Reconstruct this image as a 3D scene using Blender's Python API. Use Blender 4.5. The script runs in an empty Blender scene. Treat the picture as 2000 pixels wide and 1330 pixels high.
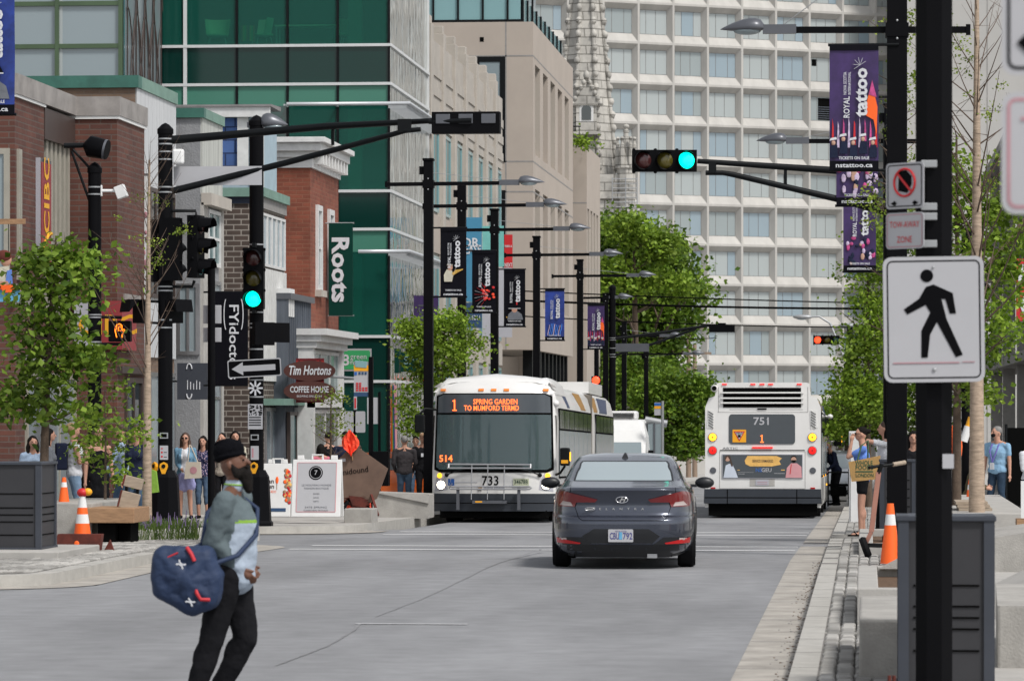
import bpy, bmesh, math, random
import numpy as np
from mathutils import Vector, Matrix, noise
R = math.radians
C = bpy.context.scene.collection
random.seed(7)

# ---------------------------------------------------------------- camera
FP = 7560.0                      # focal length in photo pixels (photo 2000 wide)
TH = math.atan(0.0913)           # camera turned left of the street direction (+Y)
CZ = 1.95                        # eye height over the road at the camera
CT, ST = math.cos(TH), math.sin(TH)
cam = bpy.data.objects.new('camera', bpy.data.cameras.new('camera')); C.objects.link(cam)
cam.location = (0, 0, CZ); cam.rotation_euler = (R(90), 0, TH)
cam.data.sensor_width = 36; cam.data.lens = FP*36/2000; cam.data.shift_y = 0.0675
cam.data.clip_start = 0.5; cam.data.clip_end = 3000
cam.data.dof.use_dof = True; cam.data.dof.focus_distance = 66; cam.data.dof.aperture_fstop = 8
bpy.context.scene.camera = cam
# ---------------------------------------------------------------- light: overcast
SUN_EL, SUN_AZ = 52, 132         # soft sun behind and right of the camera
w = bpy.data.worlds.new('World'); bpy.context.scene.world = w; w.use_nodes = True
nt = w.node_tree; nt.nodes.clear()
sky = nt.nodes.new('ShaderNodeTexSky'); sky.sky_type = 'NISHITA'; sky.sun_disc = False
sky.sun_elevation = R(SUN_EL); sky.sun_rotation = R(SUN_AZ); sky.air_density = 1.0; sky.dust_density = 1.2; sky.ozone_density = 1.0
hs = nt.nodes.new('ShaderNodeHueSaturation'); hs.inputs['Saturation'].default_value = 0.22
bg = nt.nodes.new('ShaderNodeBackground'); bg.inputs['Strength'].default_value = 0.12
ow = nt.nodes.new('ShaderNodeOutputWorld')
nt.links.new(sky.outputs[0], hs.inputs['Color']); nt.links.new(hs.outputs[0], bg.inputs[0]); nt.links.new(bg.outputs[0], ow.inputs[0])
sl = bpy.data.lights.new('sun', 'SUN'); sl.energy = 2.1; sl.angle = R(11); sl.color = (1, .965, .92)
so = bpy.data.objects.new('sun', sl); C.objects.link(so)
_el, _az = R(SUN_EL), R(SUN_AZ)
so.rotation_euler = Vector((-math.sin(_az)*math.cos(_el), -math.cos(_az)*math.cos(_el), -math.sin(_el))).to_track_quat('-Z', 'Y').to_euler()
vs = bpy.context.scene.view_settings
vs.view_transform = 'Standard'; vs.look = 'None'; vs.gamma = 1; vs.exposure = 0.42
bpy.context.scene.cycles.max_bounces = 8
bpy.context.scene.cycles.transparent_max_bounces = 12

# ---------------------------------------------------------------- where a photo pixel lies in the street frame
def wp(px, d):
    a = (px-1000)/FP
    return (-d*ST + d*a*CT, d*CT + d*a*ST)
def zp(py, d): return CZ-(py-800)/FP*d
def at(px, py, d):
    x, y = wp(px, d); return Vector((x, y, zp(py, d)))
def dX(px, X): return X/(((px-1000)/FP)*CT-ST)          # depth where the ray of px meets the plane x = X
def yX(px, X): return wp(px, dX(px, X))[1]
def dY(px, Y): return Y/(CT+((px-1000)/FP)*ST)          # depth where it meets y = Y
def xY(px, Y): return wp(px, dY(px, Y))[0]
def gz(Y): return -0.0125*max(0.0, Y-50)
SW = 0.13                                                # kerb height

# ---------------------------------------------------------------- materials
MATS = {}
def new_mat(name):
    m = bpy.data.materials.new(name); m.use_nodes = True; MATS[name] = m
    n = m.node_tree; b = n.nodes['Principled BSDF']
    return m, n, b
def N(n, t, **kw):
    x = n.nodes.new(t)
    for k, v in kw.items():
        if k in x.inputs: x.inputs[k].default_value = v
        else: setattr(x, k, v)
    return x
def mat(name, col, rough=.6, metal=0, var=.12, scale=3.0, bump=0, bscale=40, spec=.5, coat=0, emit=0, stretch=None):
    m, n, b = new_mat(name)
    b.inputs['Roughness'].default_value = rough; b.inputs['Metallic'].default_value = metal
    b.inputs['Specular IOR Level'].default_value = spec; b.inputs['Coat Weight'].default_value = coat
    b.inputs['Coat Roughness'].default_value = .08
    tc = N(n, 'ShaderNodeTexCoord'); src = tc.outputs['Object']
    if stretch:
        mp = N(n, 'ShaderNodeMapping'); mp.inputs['Scale'].default_value = stretch; n.links.new(src, mp.inputs[0]); src = mp.outputs[0]
    if var:
        nz = N(n, 'ShaderNodeTexNoise', Scale=scale, Detail=7.0, Roughness=.65); n.links.new(src, nz.inputs['Vector'])
        mx = N(n, 'ShaderNodeMapRange'); mx.inputs['From Min'].default_value = .28; mx.inputs['From Max'].default_value = .72
        mx.inputs['To Min'].default_value = 1-var; mx.inputs['To Max'].default_value = 1+var
        n.links.new(nz.outputs[0], mx.inputs[0])
        mu = N(n, 'ShaderNodeVectorMath', operation='SCALE'); mu.inputs[0].default_value = col[:3]
        n.links.new(mx.outputs[0], mu.inputs['Scale']); n.links.new(mu.outputs[0], b.inputs['Base Color'])
        if emit: n.links.new(mu.outputs[0], b.inputs['Emission Color'])
    else: b.inputs['Base Color'].default_value = (*col[:3], 1)
    if emit:
        b.inputs['Emission Color'].default_value = (*col[:3], 1); b.inputs['Emission Strength'].default_value = emit
    if bump:
        n2 = N(n, 'ShaderNodeTexNoise', Scale=bscale, Detail=5.0); n.links.new(src, n2.inputs['Vector'])
        bp = N(n, 'ShaderNodeBump', Strength=bump, Distance=.02); n.links.new(n2.outputs[0], bp.inputs['Height']); n.links.new(bp.outputs[0], b.inputs['Normal'])
    return m
def brick_mat(name, c1, c2, mortar, scale=1.0, bw=.21, bh=.075, ms=.012, rough=.85, var=.25, bump=.5):
    m, n, b = new_mat(name); b.inputs['Roughness'].default_value = rough
    tc = N(n, 'ShaderNodeTexCoord'); sp = N(n, 'ShaderNodeSeparateXYZ'); n.links.new(tc.outputs['Object'], sp.inputs[0])
    ad = N(n, 'ShaderNodeMath', operation='ADD'); n.links.new(sp.outputs[0], ad.inputs[0]); n.links.new(sp.outputs[1], ad.inputs[1])
    cb = N(n, 'ShaderNodeCombineXYZ'); n.links.new(ad.outputs[0], cb.inputs[0]); n.links.new(sp.outputs[2], cb.inputs[1])
    bt = N(n, 'ShaderNodeTexBrick'); n.links.new(cb.outputs[0], bt.inputs['Vector'])
    bt.inputs['Color1'].default_value = (*c1, 1); bt.inputs['Color2'].default_value = (*c2, 1); bt.inputs['Mortar'].default_value = (*mortar, 1)
    bt.inputs['Scale'].default_value = scale; bt.inputs['Brick Width'].default_value = bw; bt.inputs['Row Height'].default_value = bh; bt.inputs['Mortar Size'].default_value = ms
    nz = N(n, 'ShaderNodeTexNoise', Scale=.9, Detail=8.0, Roughness=.7); n.links.new(tc.outputs['Object'], nz.inputs['Vector'])
    mx = N(n, 'ShaderNodeMapRange'); mx.inputs['From Min'].default_value = .3; mx.inputs['From Max'].default_value = .7
    mx.inputs['To Min'].default_value = 1-var; mx.inputs['To Max'].default_value = 1+var; n.links.new(nz.outputs[0], mx.inputs[0])
    mu = N(n, 'ShaderNodeVectorMath', operation='SCALE'); n.links.new(bt.outputs['Color'], mu.inputs[0]); n.links.new(mx.outputs[0], mu.inputs['Scale'])
    n.links.new(mu.outputs[0], b.inputs['Base Color'])
    bp = N(n, 'ShaderNodeBump', Strength=bump, Distance=.01); bp.invert = True; n.links.new(bt.outputs['Fac'], bp.inputs['Height']); n.links.new(bp.outputs[0], b.inputs['Normal'])
    return m
def glass_mat(name, col, rough=.05, spec=1.0, wave=0.0, wscale=1.2, trans=0.0, metal=0.0, st=(1, 1, 1)):
    m, n, b = new_mat(name)
    b.inputs['Base Color'].default_value = (*col, 1); b.inputs['Roughness'].default_value = rough; b.inputs['Metallic'].default_value = metal
    b.inputs['Specular IOR Level'].default_value = spec; b.inputs['IOR'].default_value = 1.55
    if wave:
        tc = N(n, 'ShaderNodeTexCoord'); mp = N(n, 'ShaderNodeMapping'); mp.inputs['Scale'].default_value = st
        nz = N(n, 'ShaderNodeTexNoise', Scale=wscale, Detail=2.0); bp = N(n, 'ShaderNodeBump', Strength=wave, Distance=.05)
        n.links.new(tc.outputs['Object'], mp.inputs[0]); n.links.new(mp.outputs[0], nz.inputs['Vector'])
        n.links.new(nz.outputs[0], bp.inputs['Height']); n.links.new(bp.outputs[0], b.inputs['Normal'])
    if trans:
        tr = N(n, 'ShaderNodeBsdfTransparent'); tr.inputs[0].default_value = (*[min(1, c*3+.35) for c in col], 1)
        ms = N(n, 'ShaderNodeMixShader'); ms.inputs[0].default_value = trans
        o = n.nodes['Material Output']; n.links.new(b.outputs[0], ms.inputs[1]); n.links.new(tr.outputs[0], ms.inputs[2]); n.links.new(ms.outputs[0], o.inputs[0])
    return m
def leaf_mat(name, c1, c2, c3, tr=.35):
    m, n, b = new_mat(name)
    ge = N(n, 'ShaderNodeNewGeometry'); rp = N(n, 'ShaderNodeValToRGB'); cr = rp.color_ramp
    cr.elements[0].color = (*c1, 1); cr.elements[1].color = (*c3, 1); e = cr.elements.new(.55); e.color = (*c2, 1)
    n.links.new(ge.outputs['Random Per Island'], rp.inputs[0])
    tc = N(n, 'ShaderNodeTexCoord'); nz = N(n, 'ShaderNodeTexNoise', Scale=.8, Detail=3.0); n.links.new(tc.outputs['Object'], nz.inputs['Vector'])
    mx = N(n, 'ShaderNodeMapRange'); mx.inputs['From Min'].default_value = .3; mx.inputs['From Max'].default_value = .7; mx.inputs['To Min'].default_value = .5; mx.inputs['To Max'].default_value = 1.4
    n.links.new(nz.outputs[0], mx.inputs[0])
    mu = N(n, 'ShaderNodeVectorMath', operation='SCALE'); n.links.new(rp.outputs[0], mu.inputs[0]); n.links.new(mx.outputs[0], mu.inputs['Scale'])
    n.links.new(mu.outputs[0], b.inputs['Base Color']); b.inputs['Roughness'].default_value = .55; b.inputs['Specular IOR Level'].default_value = .3
    tl = N(n, 'ShaderNodeBsdfTranslucent'); n.links.new(mu.outputs[0], tl.inputs[0])
    ms = N(n, 'ShaderNodeMixShader'); ms.inputs[0].default_value = tr
    n.links.new(b.outputs[0], ms.inputs[1]); n.links.new(tl.outputs[0], ms.inputs[2]); n.links.new(ms.outputs[0], n.nodes['Material Output'].inputs[0])
    return m

# ---------------------------------------------------------------- mesh builder
_TXT = {}
def text_geo(s, bold=0.0, align='CENTER', shear=0.0, space=1.0):
    k = (s, bold, align, shear, space)
    if k not in _TXT:
        cu = bpy.data.curves.new('t', 'FONT'); cu.body = s; cu.align_x = align; cu.align_y = 'CENTER'; cu.offset = bold; cu.shear = shear
        cu.space_character = space; cu.resolution_u = 2; cu.size = 1.0
        o = bpy.data.objects.new('t', cu); C.objects.link(o)
        dg = bpy.context.evaluated_depsgraph_get(); me = bpy.data.meshes.new_from_object(o.evaluated_get(dg))
        _TXT[k] = ([tuple(v.co) for v in me.vertices], [tuple(p.vertices) for p in me.polygons])
        bpy.data.objects.remove(o); bpy.data.curves.remove(cu); bpy.data.meshes.remove(me)
    return _TXT[k]
def frame(o, u, v):
    """matrix whose x axis is u, y axis is v, z axis u x v, origin o"""
    u = Vector(u).normalized(); v = Vector(v).normalized(); wv = u.cross(v)
    return Matrix(((u.x, v.x, wv.x, o[0]), (u.y, v.y, wv.y, o[1]), (u.z, v.z, wv.z, o[2]), (0, 0, 0, 1)))
class MB:
    def __init__(s, M=None): s.v = []; s.f = []; s.m = []; s.sm = []; s.mats = []; s.M = M
    def mi(s, m):
        if m not in s.mats: s.mats.append(m)
        return s.mats.index(m)
    def add(s, vs_, fs, m, smooth=False, M=None):
        b = len(s.v); MM = M
        if s.M is not None: MM = s.M @ M if M is not None else s.M
        s.v += [tuple(MM @ Vector(p)) for p in vs_] if MM is not None else [tuple(p) for p in vs_]
        i = s.mi(m)
        for f in fs: s.f.append([b+k for k in f]); s.m.append(i); s.sm.append(smooth)
        return s
    def box(s, x0, x1, y0, y1, z0, z1, m, M=None):
        V = [(x, y, z) for z in (z0, z1) for y in (y0, y1) for x in (x0, x1)]
        return s.add(V, [(0, 2, 3, 1), (4, 5, 7, 6), (0, 1, 5, 4), (2, 6, 7, 3), (0, 4, 6, 2), (1, 3, 7, 5)], m, M=M)
    def bar(s, p, q, w, h, m, up=(0, 0, 1)):
        p = Vector(p); q = Vector(q); d = (q-p); L = d.length; d.normalize()
        u = d.cross(Vector(up)); 
        if u.length < 1e-4: u = d.cross(Vector((1, 0, 0)))
        u.normalize(); v = u.cross(d)
        M = Matrix(((u.x, d.x, v.x, p.x), (u.y, d.y, v.y, p.y), (u.z, d.z, v.z, p.z), (0, 0, 0, 1)))
        return s.box(-w/2, w/2, 0, L, -h/2, h/2, m, M=M)
    def tube(s, pts, r, m, n=8, cap=True, smooth=True):
        pts = [Vector(p) for p in pts]; rs = r if isinstance(r, (list, tuple)) else [r]*len(pts)
        V = []; F = []; pu = None
        for i, p in enumerate(pts):
            t = (pts[min(i+1, len(pts)-1)]-pts[max(i-1, 0)]).normalized()
            if pu is None:
                u = t.cross(Vector((0, 0, 1)))
                if u.length < .1: u = t.cross(Vector((1, 0, 0)))
            else: u = pu-t*pu.dot(t)
            u.normalize(); pu = u; v = t.cross(u)
            for k in range(n):
                a = 2*math.pi*k/n; V.append(tuple(p+(u*math.cos(a)+v*math.sin(a))*rs[i]))
        for i in range(len(pts)-1):
            for k in range(n): F.append((i*n+k, i*n+(k+1) % n, (i+1)*n+(k+1) % n, (i+1)*n+k))
        s.add(V, F, m, smooth)
        if cap: s.add(V[:n], [tuple(range(n))], m); s.add(V[-n:], [tuple(range(n))[::-1]], m)
        return s
    def lathe(s, prof, m, n=16, M=None, smooth=True, mats=None):
        V = []; 
        for (r, z) in prof:
            for k in range(n): a = 2*math.pi*k/n; V.append((r*math.cos(a), r*math.sin(a), z))
        for i in range(len(prof)-1):
            F = [(i*n+k, i*n+(k+1) % n, (i+1)*n+(k+1) % n, (i+1)*n+k) for k in range(n)]
            if mats: s.add([V[q] for q in range(i*n, (i+2)*n)], [tuple(x-i*n for x in f) for f in F], mats[i], smooth, M)
            else: s.add([V[q] for q in range(i*n, (i+2)*n)], [tuple(x-i*n for x in f) for f in F], m, smooth, M)
        if prof[0][0] > 1e-4: s.add(V[:n], [tuple(range(n))[::-1]], mats[0] if mats else m, False, M)
        if prof[-1][0] > 1e-4: s.add(V[-n:], [tuple(range(n))], mats[-1] if mats else m, False, M)
        return s
    def ell(s, c, r, m, nu=14, nv=8, M=None):
        T = Matrix.Translation(c); T = M @ T if M is not None else T
        V = [(0, 0, -r[2])]; F = []
        for j in range(1, nv):
            ph = -math.pi/2+math.pi*j/nv
            for k in range(nu): a = 2*math.pi*k/nu; V.append((r[0]*math.cos(ph)*math.cos(a), r[1]*math.cos(ph)*math.sin(a), r[2]*math.sin(ph)))
        V.append((0, 0, r[2])); t = len(V)-1
        for k in range(nu):
            F.append((0, 1+(k+1) % nu, 1+k)); F.append((t, 1+(nv-2)*nu+k, 1+(nv-2)*nu+(k+1) % nu))
            for j in range(nv-2): F.append((1+j*nu+k, 1+j*nu+(k+1) % nu, 1+(j+1)*nu+(k+1) % nu, 1+(j+1)*nu+k))
        return s.add(V, F, m, True, T)
    def prism(s, poly, h, m, M=None, side=None):
        """polygon in local xy, from z=0 (or h[0]) to z=h"""
        z0, z1 = h if isinstance(h, (tuple, list)) else (0, h)
        n = len(poly)
        V = [(x, y, z0) for x, y in poly]+[(x, y, z1) for x, y in poly]
        s.add(V, [tuple(range(n))[::-1], tuple(range(n, 2*n))], m, M=M)
        return s.add(V, [(k, (k+1) % n, n+(k+1) % n, n+k) for k in range(n)], side or m, M=M)
    def quad(s, a, b, c, d, m): return s.add([a, b, c, d], [(0, 1, 2, 3)], m)
    def text(s, t, size, m, M, bold=0.0, align='CENTER', shear=0.0, sx=1.0, space=1.0, width=None):
        V, F = text_geo(t, bold, align, shear, space)
        if width and V:
            wd = max(v[0] for v in V)-min(v[0] for v in V); sx = width/(wd*size)
        return s.add([(x*size*sx, y*size, 0) for x, y, z in V], F, m, M=M)
    def build(s, name, parent=None, loc=None, bevel=0, seg=2, rot=None):
        me = bpy.data.meshes.new(name); me.from_pydata(s.v, [], s.f)
        for m in s.mats: me.materials.append(MATS[m])
        me.polygons.foreach_set('material_index', s.m); me.polygons.foreach_set('use_smooth', s.sm); me.update()
        o = bpy.data.objects.new(name, me); C.objects.link(o)
        if parent: o.parent = parent
        if loc: o.location = loc
        if rot: o.rotation_euler = rot
        if bevel:
            b = o.modifiers.new('bevel', 'BEVEL'); b.width = bevel; b.segments = seg; b.limit_method = 'ANGLE'; b.angle_limit = R(40); b.harden_normals = False
        return o
def rrect(w_, h_, r, n=4, cx=0, cy=0):
    P = []
    for (sx, sy, a0) in ((1, 1, 0), (-1, 1, 90), (-1, -1, 180), (1, -1, 270)):
        for k in range(n+1):
            a = R(a0+90*k/n); P.append((cx+sx*(w_/2-r)+r*math.cos(a), cy+sy*(h_/2-r)+r*math.sin(a)))
    return P
def circ(r, n=20, cx=0, cy=0): return [(cx+r*math.cos(2*math.pi*k/n), cy+r*math.sin(2*math.pi*k/n)) for k in range(n)]
XZ = lambda x=0, y=0, z=0: frame((x, y, z), (1, 0, 0), (0, 0, 1))      # drawing plane facing the camera: local x right, local y up, local z towards -Y

def thing(name, label, cat, loc=(0, 0, 0), rz=0, group=None, kind=None):
    o = bpy.data.objects.new(name, None); C.objects.link(o); o.location = loc; o.rotation_euler = (0, 0, rz); o.empty_display_size = .2
    return tag(o, label, cat, group, kind)
def tag(o, label, cat, group=None, kind=None):
    if label: o['label'] = label
    if cat: o['category'] = cat
    if group: o['group'] = group
    if kind: o['kind'] = kind
    return o
def struct(o): o['kind'] = 'structure'; return o
def copy_tree(o, parent=None):
    c = o.copy(); C.objects.link(c); c.parent = parent
    for ch in list(o.children): copy_tree(ch, c)
    return c

# colours (real-world base colours)
mat('asphalt', (.258, .260, .268), .92, var=.14, scale=2.6, bump=.35, bscale=180, spec=.25)
mat('concrete', (.40, .385, .36), .9, var=.13, scale=2.5, bump=.25, bscale=60, spec=.2)
mat('concrete_old', (.36, .345, .32), .9, var=.22, scale=3, bump=.3, bscale=50, spec=.2)
mat('concrete_dark', (.27, .26, .25), .9, var=.15, scale=4, bump=.2, bscale=60, spec=.2)
mat('gutter', (.37, .345, .31), .93, var=.30, scale=2.2, bump=.3, bscale=70, spec=.2)
mat('kerb', (.41, .395, .365), .9, var=.14, scale=5, bump=.2, bscale=60, spec=.2)
mat('road_paint', (.72, .72, .72), .8, var=.12, scale=9)
mat('soil', (.12, .07, .04), 1, var=.4, scale=20, bump=.8, bscale=60)
mat('black_paint', (.004, .004, .005), .5, var=.1, spec=.07)
mat('black_metal', (.006, .007, .008), .45, var=.1, spec=.15)
mat('black_matte', (.004, .004, .004), .8, var=0, spec=.03)
mat('dark_blue_metal', (.012, .018, .035), .4, var=.1)
mat('lamp_grey', (.11, .115, .13), .35, metal=.3, var=.08)
mat('steel', (.45, .45, .46), .35, metal=.9, var=.08)
mat('galv', (.38, .39, .40), .5, metal=.5, var=.1)
mat('white_paint', (.78, .78, .77), .35, var=.04, spec=.5)
mat('white_matte', (.72, .72, .71), .8, var=.05)
mat('bus_white', (.72, .71, .69), .28, var=.08, scale=.9, spec=.5, coat=.4)
mat('rubber', (.010, .010, .011), .8, var=.15, spec=.08)
mat('orange', (.95, .13, .01), .55, var=.06)
mat('orange_cloth', (.95, .08, .03), .8, var=.1, scale=8, emit=0)
mat('amber_lamp', (1, .45, .02), .2, var=.0, emit=1.6)
mat('red_lamp', (.8, .01, .008), .2, var=0, emit=.55)
mat('red_dull', (.45, .01, .012), .2, var=.1)
mat('amber_dull', (.75, .22, .03), .3, var=.05)
mat('head_lamp', (1, .86, .68), .2, var=0, emit=9)
mat('led', (1, .16, .03), .5, var=0, emit=1.6)
mat('green_light', (.0, .95, .62), .3, var=0, emit=1.7)
mat('red_light', (1, .06, .02), .3, var=0, emit=2.0)
mat('hand_light', (1, .19, .01), .3, var=0, emit=2.6)
mat('lens_red', (.06, .018, .018), .15, var=.1, spec=.6)
mat('lens_yellow', (.09, .075, .012), .15, var=.1, spec=.6)
mat('lens_green', (.01, .05, .05), .15, var=.1, spec=.6)
mat('sign_white', (.43, .43, .45), .5, var=.03)
mat('sign_black', (.004, .004, .005), .6, var=0, spec=.05)
mat('sign_red', (.55, .015, .02), .5, var=0)
mat('yellow', (.85, .38, .01), .45, var=.05)
mat('skin', (.50, .27, .19), .55, var=.06, scale=20, spec=.35)
mat('skin_tan', (.34, .17, .10), .55, var=.06, scale=20, spec=.35)
mat('skin_brown', (.14, .062, .038), .5, var=.10, scale=20, spec=.4)
mat('hair_dark', (.009, .007, .006), .7, spec=.15, var=.3, scale=40, bump=.5, bscale=120)
mat('hair_brown', (.06, .03, .018), .5, var=.3, scale=40, bump=.5, bscale=120)
mat('hair_blond', (.33, .22, .11), .5, var=.3, scale=40, bump=.5, bscale=120)
mat('hair_grey', (.22, .21, .20), .6, var=.3, scale=40, bump=.5, bscale=120)
mat('wood', (.33, .19, .10), .65, var=.3, scale=3, stretch=(2, 12, 12))
mat('wood_grey', (.36, .29, .22), .75, var=.25, scale=3, stretch=(2, 12, 12))
mat('pole_wood', (.26, .19, .14), .9, var=.3, scale=3, stretch=(8, 8, .6))
mat('bark', (.10, .07, .05), .95, var=.35, scale=9, bump=.8, bscale=50)
mat('birch', (.38, .29, .215), .85, var=.4, scale=7, bump=.3, bscale=30, stretch=(1, 1, 5)); mat('twig', (.11, .075, .055), .9, var=.2)
leaf_mat('leaf_oak', (.05, .11, .008), (.14, .23, .02), (.26, .38, .05))
leaf_mat('leaf_lime', (.08, .15, .01), (.19, .30, .025), (.33, .46, .06))
leaf_mat('leaf_deep', (.05, .11, .01), (.13, .225, .02), (.24, .36, .045), .35)
leaf_mat('leaf_young', (.10, .16, .015), (.20, .28, .03), (.33, .40, .06))
mat('lavender', (.14, .10, .20), .8, var=.3)
leaf_mat('grass_blade', (.05, .10, .02), (.10, .16, .03), (.17, .22, .06))
def cobble():
    m, n, b = new_mat('cobble'); b.inputs['Roughness'].default_value = .85
    tc = N(n, 'ShaderNodeTexCoord'); mp = N(n, 'ShaderNodeMapping'); mp.inputs['Rotation'].default_value = (0, 0, R(90))
    nz0 = N(n, 'ShaderNodeTexNoise', Scale=3.0, Detail=2.0); n.links.new(tc.outputs['Object'], nz0.inputs['Vector'])
    sc = N(n, 'ShaderNodeVectorMath', operation='SCALE', Scale=.10); n.links.new(nz0.outputs['Color'], sc.inputs[0])
    ad = N(n, 'ShaderNodeVectorMath', operation='ADD'); n.links.new(tc.outputs['Object'], ad.inputs[0]); n.links.new(sc.outputs[0], ad.inputs[1])
    n.links.new(ad.outputs[0], mp.inputs[0])
    bt = N(n, 'ShaderNodeTexBrick'); n.links.new(mp.outputs[0], bt.inputs['Vector'])
    bt.inputs['Color1'].default_value = (.20, .19, .175, 1); bt.inputs['Color2'].default_value = (.16, .15, .14, 1); bt.inputs['Mortar'].default_value = (.10, .09, .075, 1)
    bt.inputs['Scale'].default_value = 1; bt.inputs['Brick Width'].default_value = .20; bt.inputs['Row Height'].default_value = .125; bt.inputs['Mortar Size'].default_value = .014; bt.inputs['Mortar Smooth'].default_value = .6
    nz = N(n, 'ShaderNodeTexNoise', Scale=14.0, Detail=6.0); n.links.new(tc.outputs['Object'], nz.inputs['Vector'])
    mx = N(n, 'ShaderNodeMapRange'); mx.inputs['To Min'].default_value = .7; mx.inputs['To Max'].default_value = 1.3; n.links.new(nz.outputs[0], mx.inputs[0])
    mu = N(n, 'ShaderNodeVectorMath', operation='SCALE'); n.links.new(bt.outputs['Color'], mu.inputs[0]); n.links.new(mx.outputs[0], mu.inputs['Scale']); n.links.new(mu.outputs[0], b.inputs['Base Color'])
    bp = N(n, 'ShaderNodeBump', Strength=1.0, Distance=.03); bp.invert = True; n.links.new(bt.outputs['Fac'], bp.inputs['Height']); n.links.new(bp.outputs[0], b.inputs['Normal'])
cobble()
def add_patches():
    """asphalt: broad worn patches, wheel tracks and a few sealed cracks"""
    n = MATS['asphalt'].node_tree; b = n.nodes['Principled BSDF']; tc = [x for x in n.nodes if x.type == 'TEX_COORD'][0]
    old = b.inputs['Base Color'].links[0].from_socket
    mp = N(n, 'ShaderNodeMapping'); mp.inputs['Scale'].default_value = (1.0, .22, 1); n.links.new(tc.outputs['Object'], mp.inputs[0])
    nz = N(n, 'ShaderNodeTexNoise', Scale=.55, Detail=4.0); n.links.new(mp.outputs[0], nz.inputs['Vector'])
    mx = N(n, 'ShaderNodeMapRange'); mx.inputs['From Min'].default_value = .35; mx.inputs['From Max'].default_value = .65; mx.inputs['To Min'].default_value = .80; mx.inputs['To Max'].default_value = 1.10
    n.links.new(nz.outputs[0], mx.inputs[0])
    mu = N(n, 'ShaderNodeVectorMath', operation='SCALE'); n.links.new(old, mu.inputs[0]); n.links.new(mx.outputs[0], mu.inputs['Scale']); n.links.new(mu.outputs[0], b.inputs['Base Color'])
add_patches()
# ================================================================= SETTING
KL, KR = -9.0, -0.52         # kerb faces left and right
def strip(name, pieces, m, Ys, bevel=0):
    """pieces: list of (x0, x1, dz) laid along Ys following the slope"""
    mb = MB()
    for (x0, x1, dz) in pieces:
        V = []; 
        for y in Ys: V += [(x0, y, gz(y)+dz), (x1, y, gz(y)+dz)]
        mb.add(V, [(2*i, 2*i+1, 2*i+3, 2*i+2) for i in range(len(Ys)-1)], m)
    return struct(mb.build(name))
YS = [2, 20, 35, 50, 52, 60, 70, 80, 100, 130, 170, 220, 300, 420]
strip('ground', [(-400, 400, -.30)], 'concrete_dark', [-60, 2, 50, 100, 220, 420, 1200])
strip('road', [(-8.5, -.95, 0)], 'asphalt', YS)
# side street on the left (Y 59.5-66.5) and the gap on the right
SY0, SY1 = 58.8, 66.2
struct(MB().add([(-60, SY0-4, gz(SY0-4)-.006), (-8.4, SY0-4, gz(SY0-4)-.006), (-8.4, SY1+5, gz(SY1+5)-.006), (-60, SY1+5, gz(SY1+5)-.006)], [(0, 1, 2, 3)], 'asphalt').build('side_street'))
RY0, RY1 = 58.2, 60.6
struct(MB().add([(-.95, RY0, gz(RY0)-.002), (30, RY0, gz(RY0)-.002), (30, RY1, gz(RY1)-.002), (-.95, RY1, gz(RY1)-.002)], [(0, 1, 2, 3)], 'asphalt').build('driveway'))
strip('gutter', [(-.965, KR, .006)], 'gutter', [2, 20, 35, 50, 58.2])
strip('gutter', [(-.965, KR, .006)], 'gutter', [60.6, 70, 100, 170, 300])
def walk(name, poly, m, h=SW, edge='kerb', kw=.15, joints=True):
    """raised slab with a kerb lip; poly in plan, counter-clockwise"""
    mb = MB(); n = len(poly)
    top = [(x, y, gz(y)+h) for x, y in poly]; bot = [(x, y, gz(y)-.25) for x, y in poly]
    mb.add(top+bot, [tuple(range(n))], m)
    mb.add(top+bot, [(k, n+k, n+(k+1) % n, (k+1) % n) for k in range(n)], edge)
    return struct(mb.build(name))
def yline(x, y0, y1, st=12):
    n = max(1, int(abs(y1-y0)/st)); return [(x, y0+(y1-y0)*k/n) for k in range(n+1)]
# right side: kerb course, cobble band, concrete walk
for (a, b) in ((3, 58.0), (60.8, 300)):
    walk('kerb', yline(KR, b, a)+yline(KR+.19, a, b), 'kerb', h=SW+.002)
    walk('cobble_band', yline(KR+.19, b, a)+yline(KR+.95, a, b), 'cobble')
    walk('sidewalk', yline(KR+.95, b, a)+yline(14, a, b), 'concrete')
def setts(name, inside, x0, x1, y0, y1, h, sx=.118, sy=.20):
    V = []; F = []; rr_ = random.Random(3); row = 0; x = x0
    while x < x1-.02:
        y = y0-rr_.random()*sy; wx = sx*rr_.uniform(.9, 1.08)
        while y < y1:
            L = sy*rr_.uniform(.75, 1.25); cx_, cy_ = x+wx/2+rr_.uniform(-.006, .006), y+L/2
            if inside(cx_, cy_) and y > y0-.01:
                b = len(V); z = gz(cy_)+h; a = wx/2-.007; l = L/2-.012; t = rr_.uniform(-.004, .006); rt = rr_.uniform(-.06, .06)
                for (k, e, zz) in ((1, 1, z-.03), (.97, .97, z+.006), (.72, .80, z+.017+t)):
                    for (p, q) in ((-1, -1), (1, -1), (1, 1), (-1, 1)): u, v = a*k*p, l*e*q; V.append((cx_+u-v*rt, cy_+v+u*rt, zz+rr_.uniform(-.002, .002)))
                for j in (0, 4): F += [(b+j+i, b+j+(i+1) % 4, b+j+4+(i+1) % 4, b+j+4+i) for i in range(4)]
                F.append((b+8, b+9, b+10, b+11))
            y += L
        x += wx; row += 1
    return struct(MB().add(V, F, 'sett').build(name))
leaf_mat('sett', (.24, .23, .215), (.32, .31, .29), (.40, .385, .36), 0); MATS['sett'].node_tree.nodes['Principled BSDF'].inputs['Roughness'].default_value = .9
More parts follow.
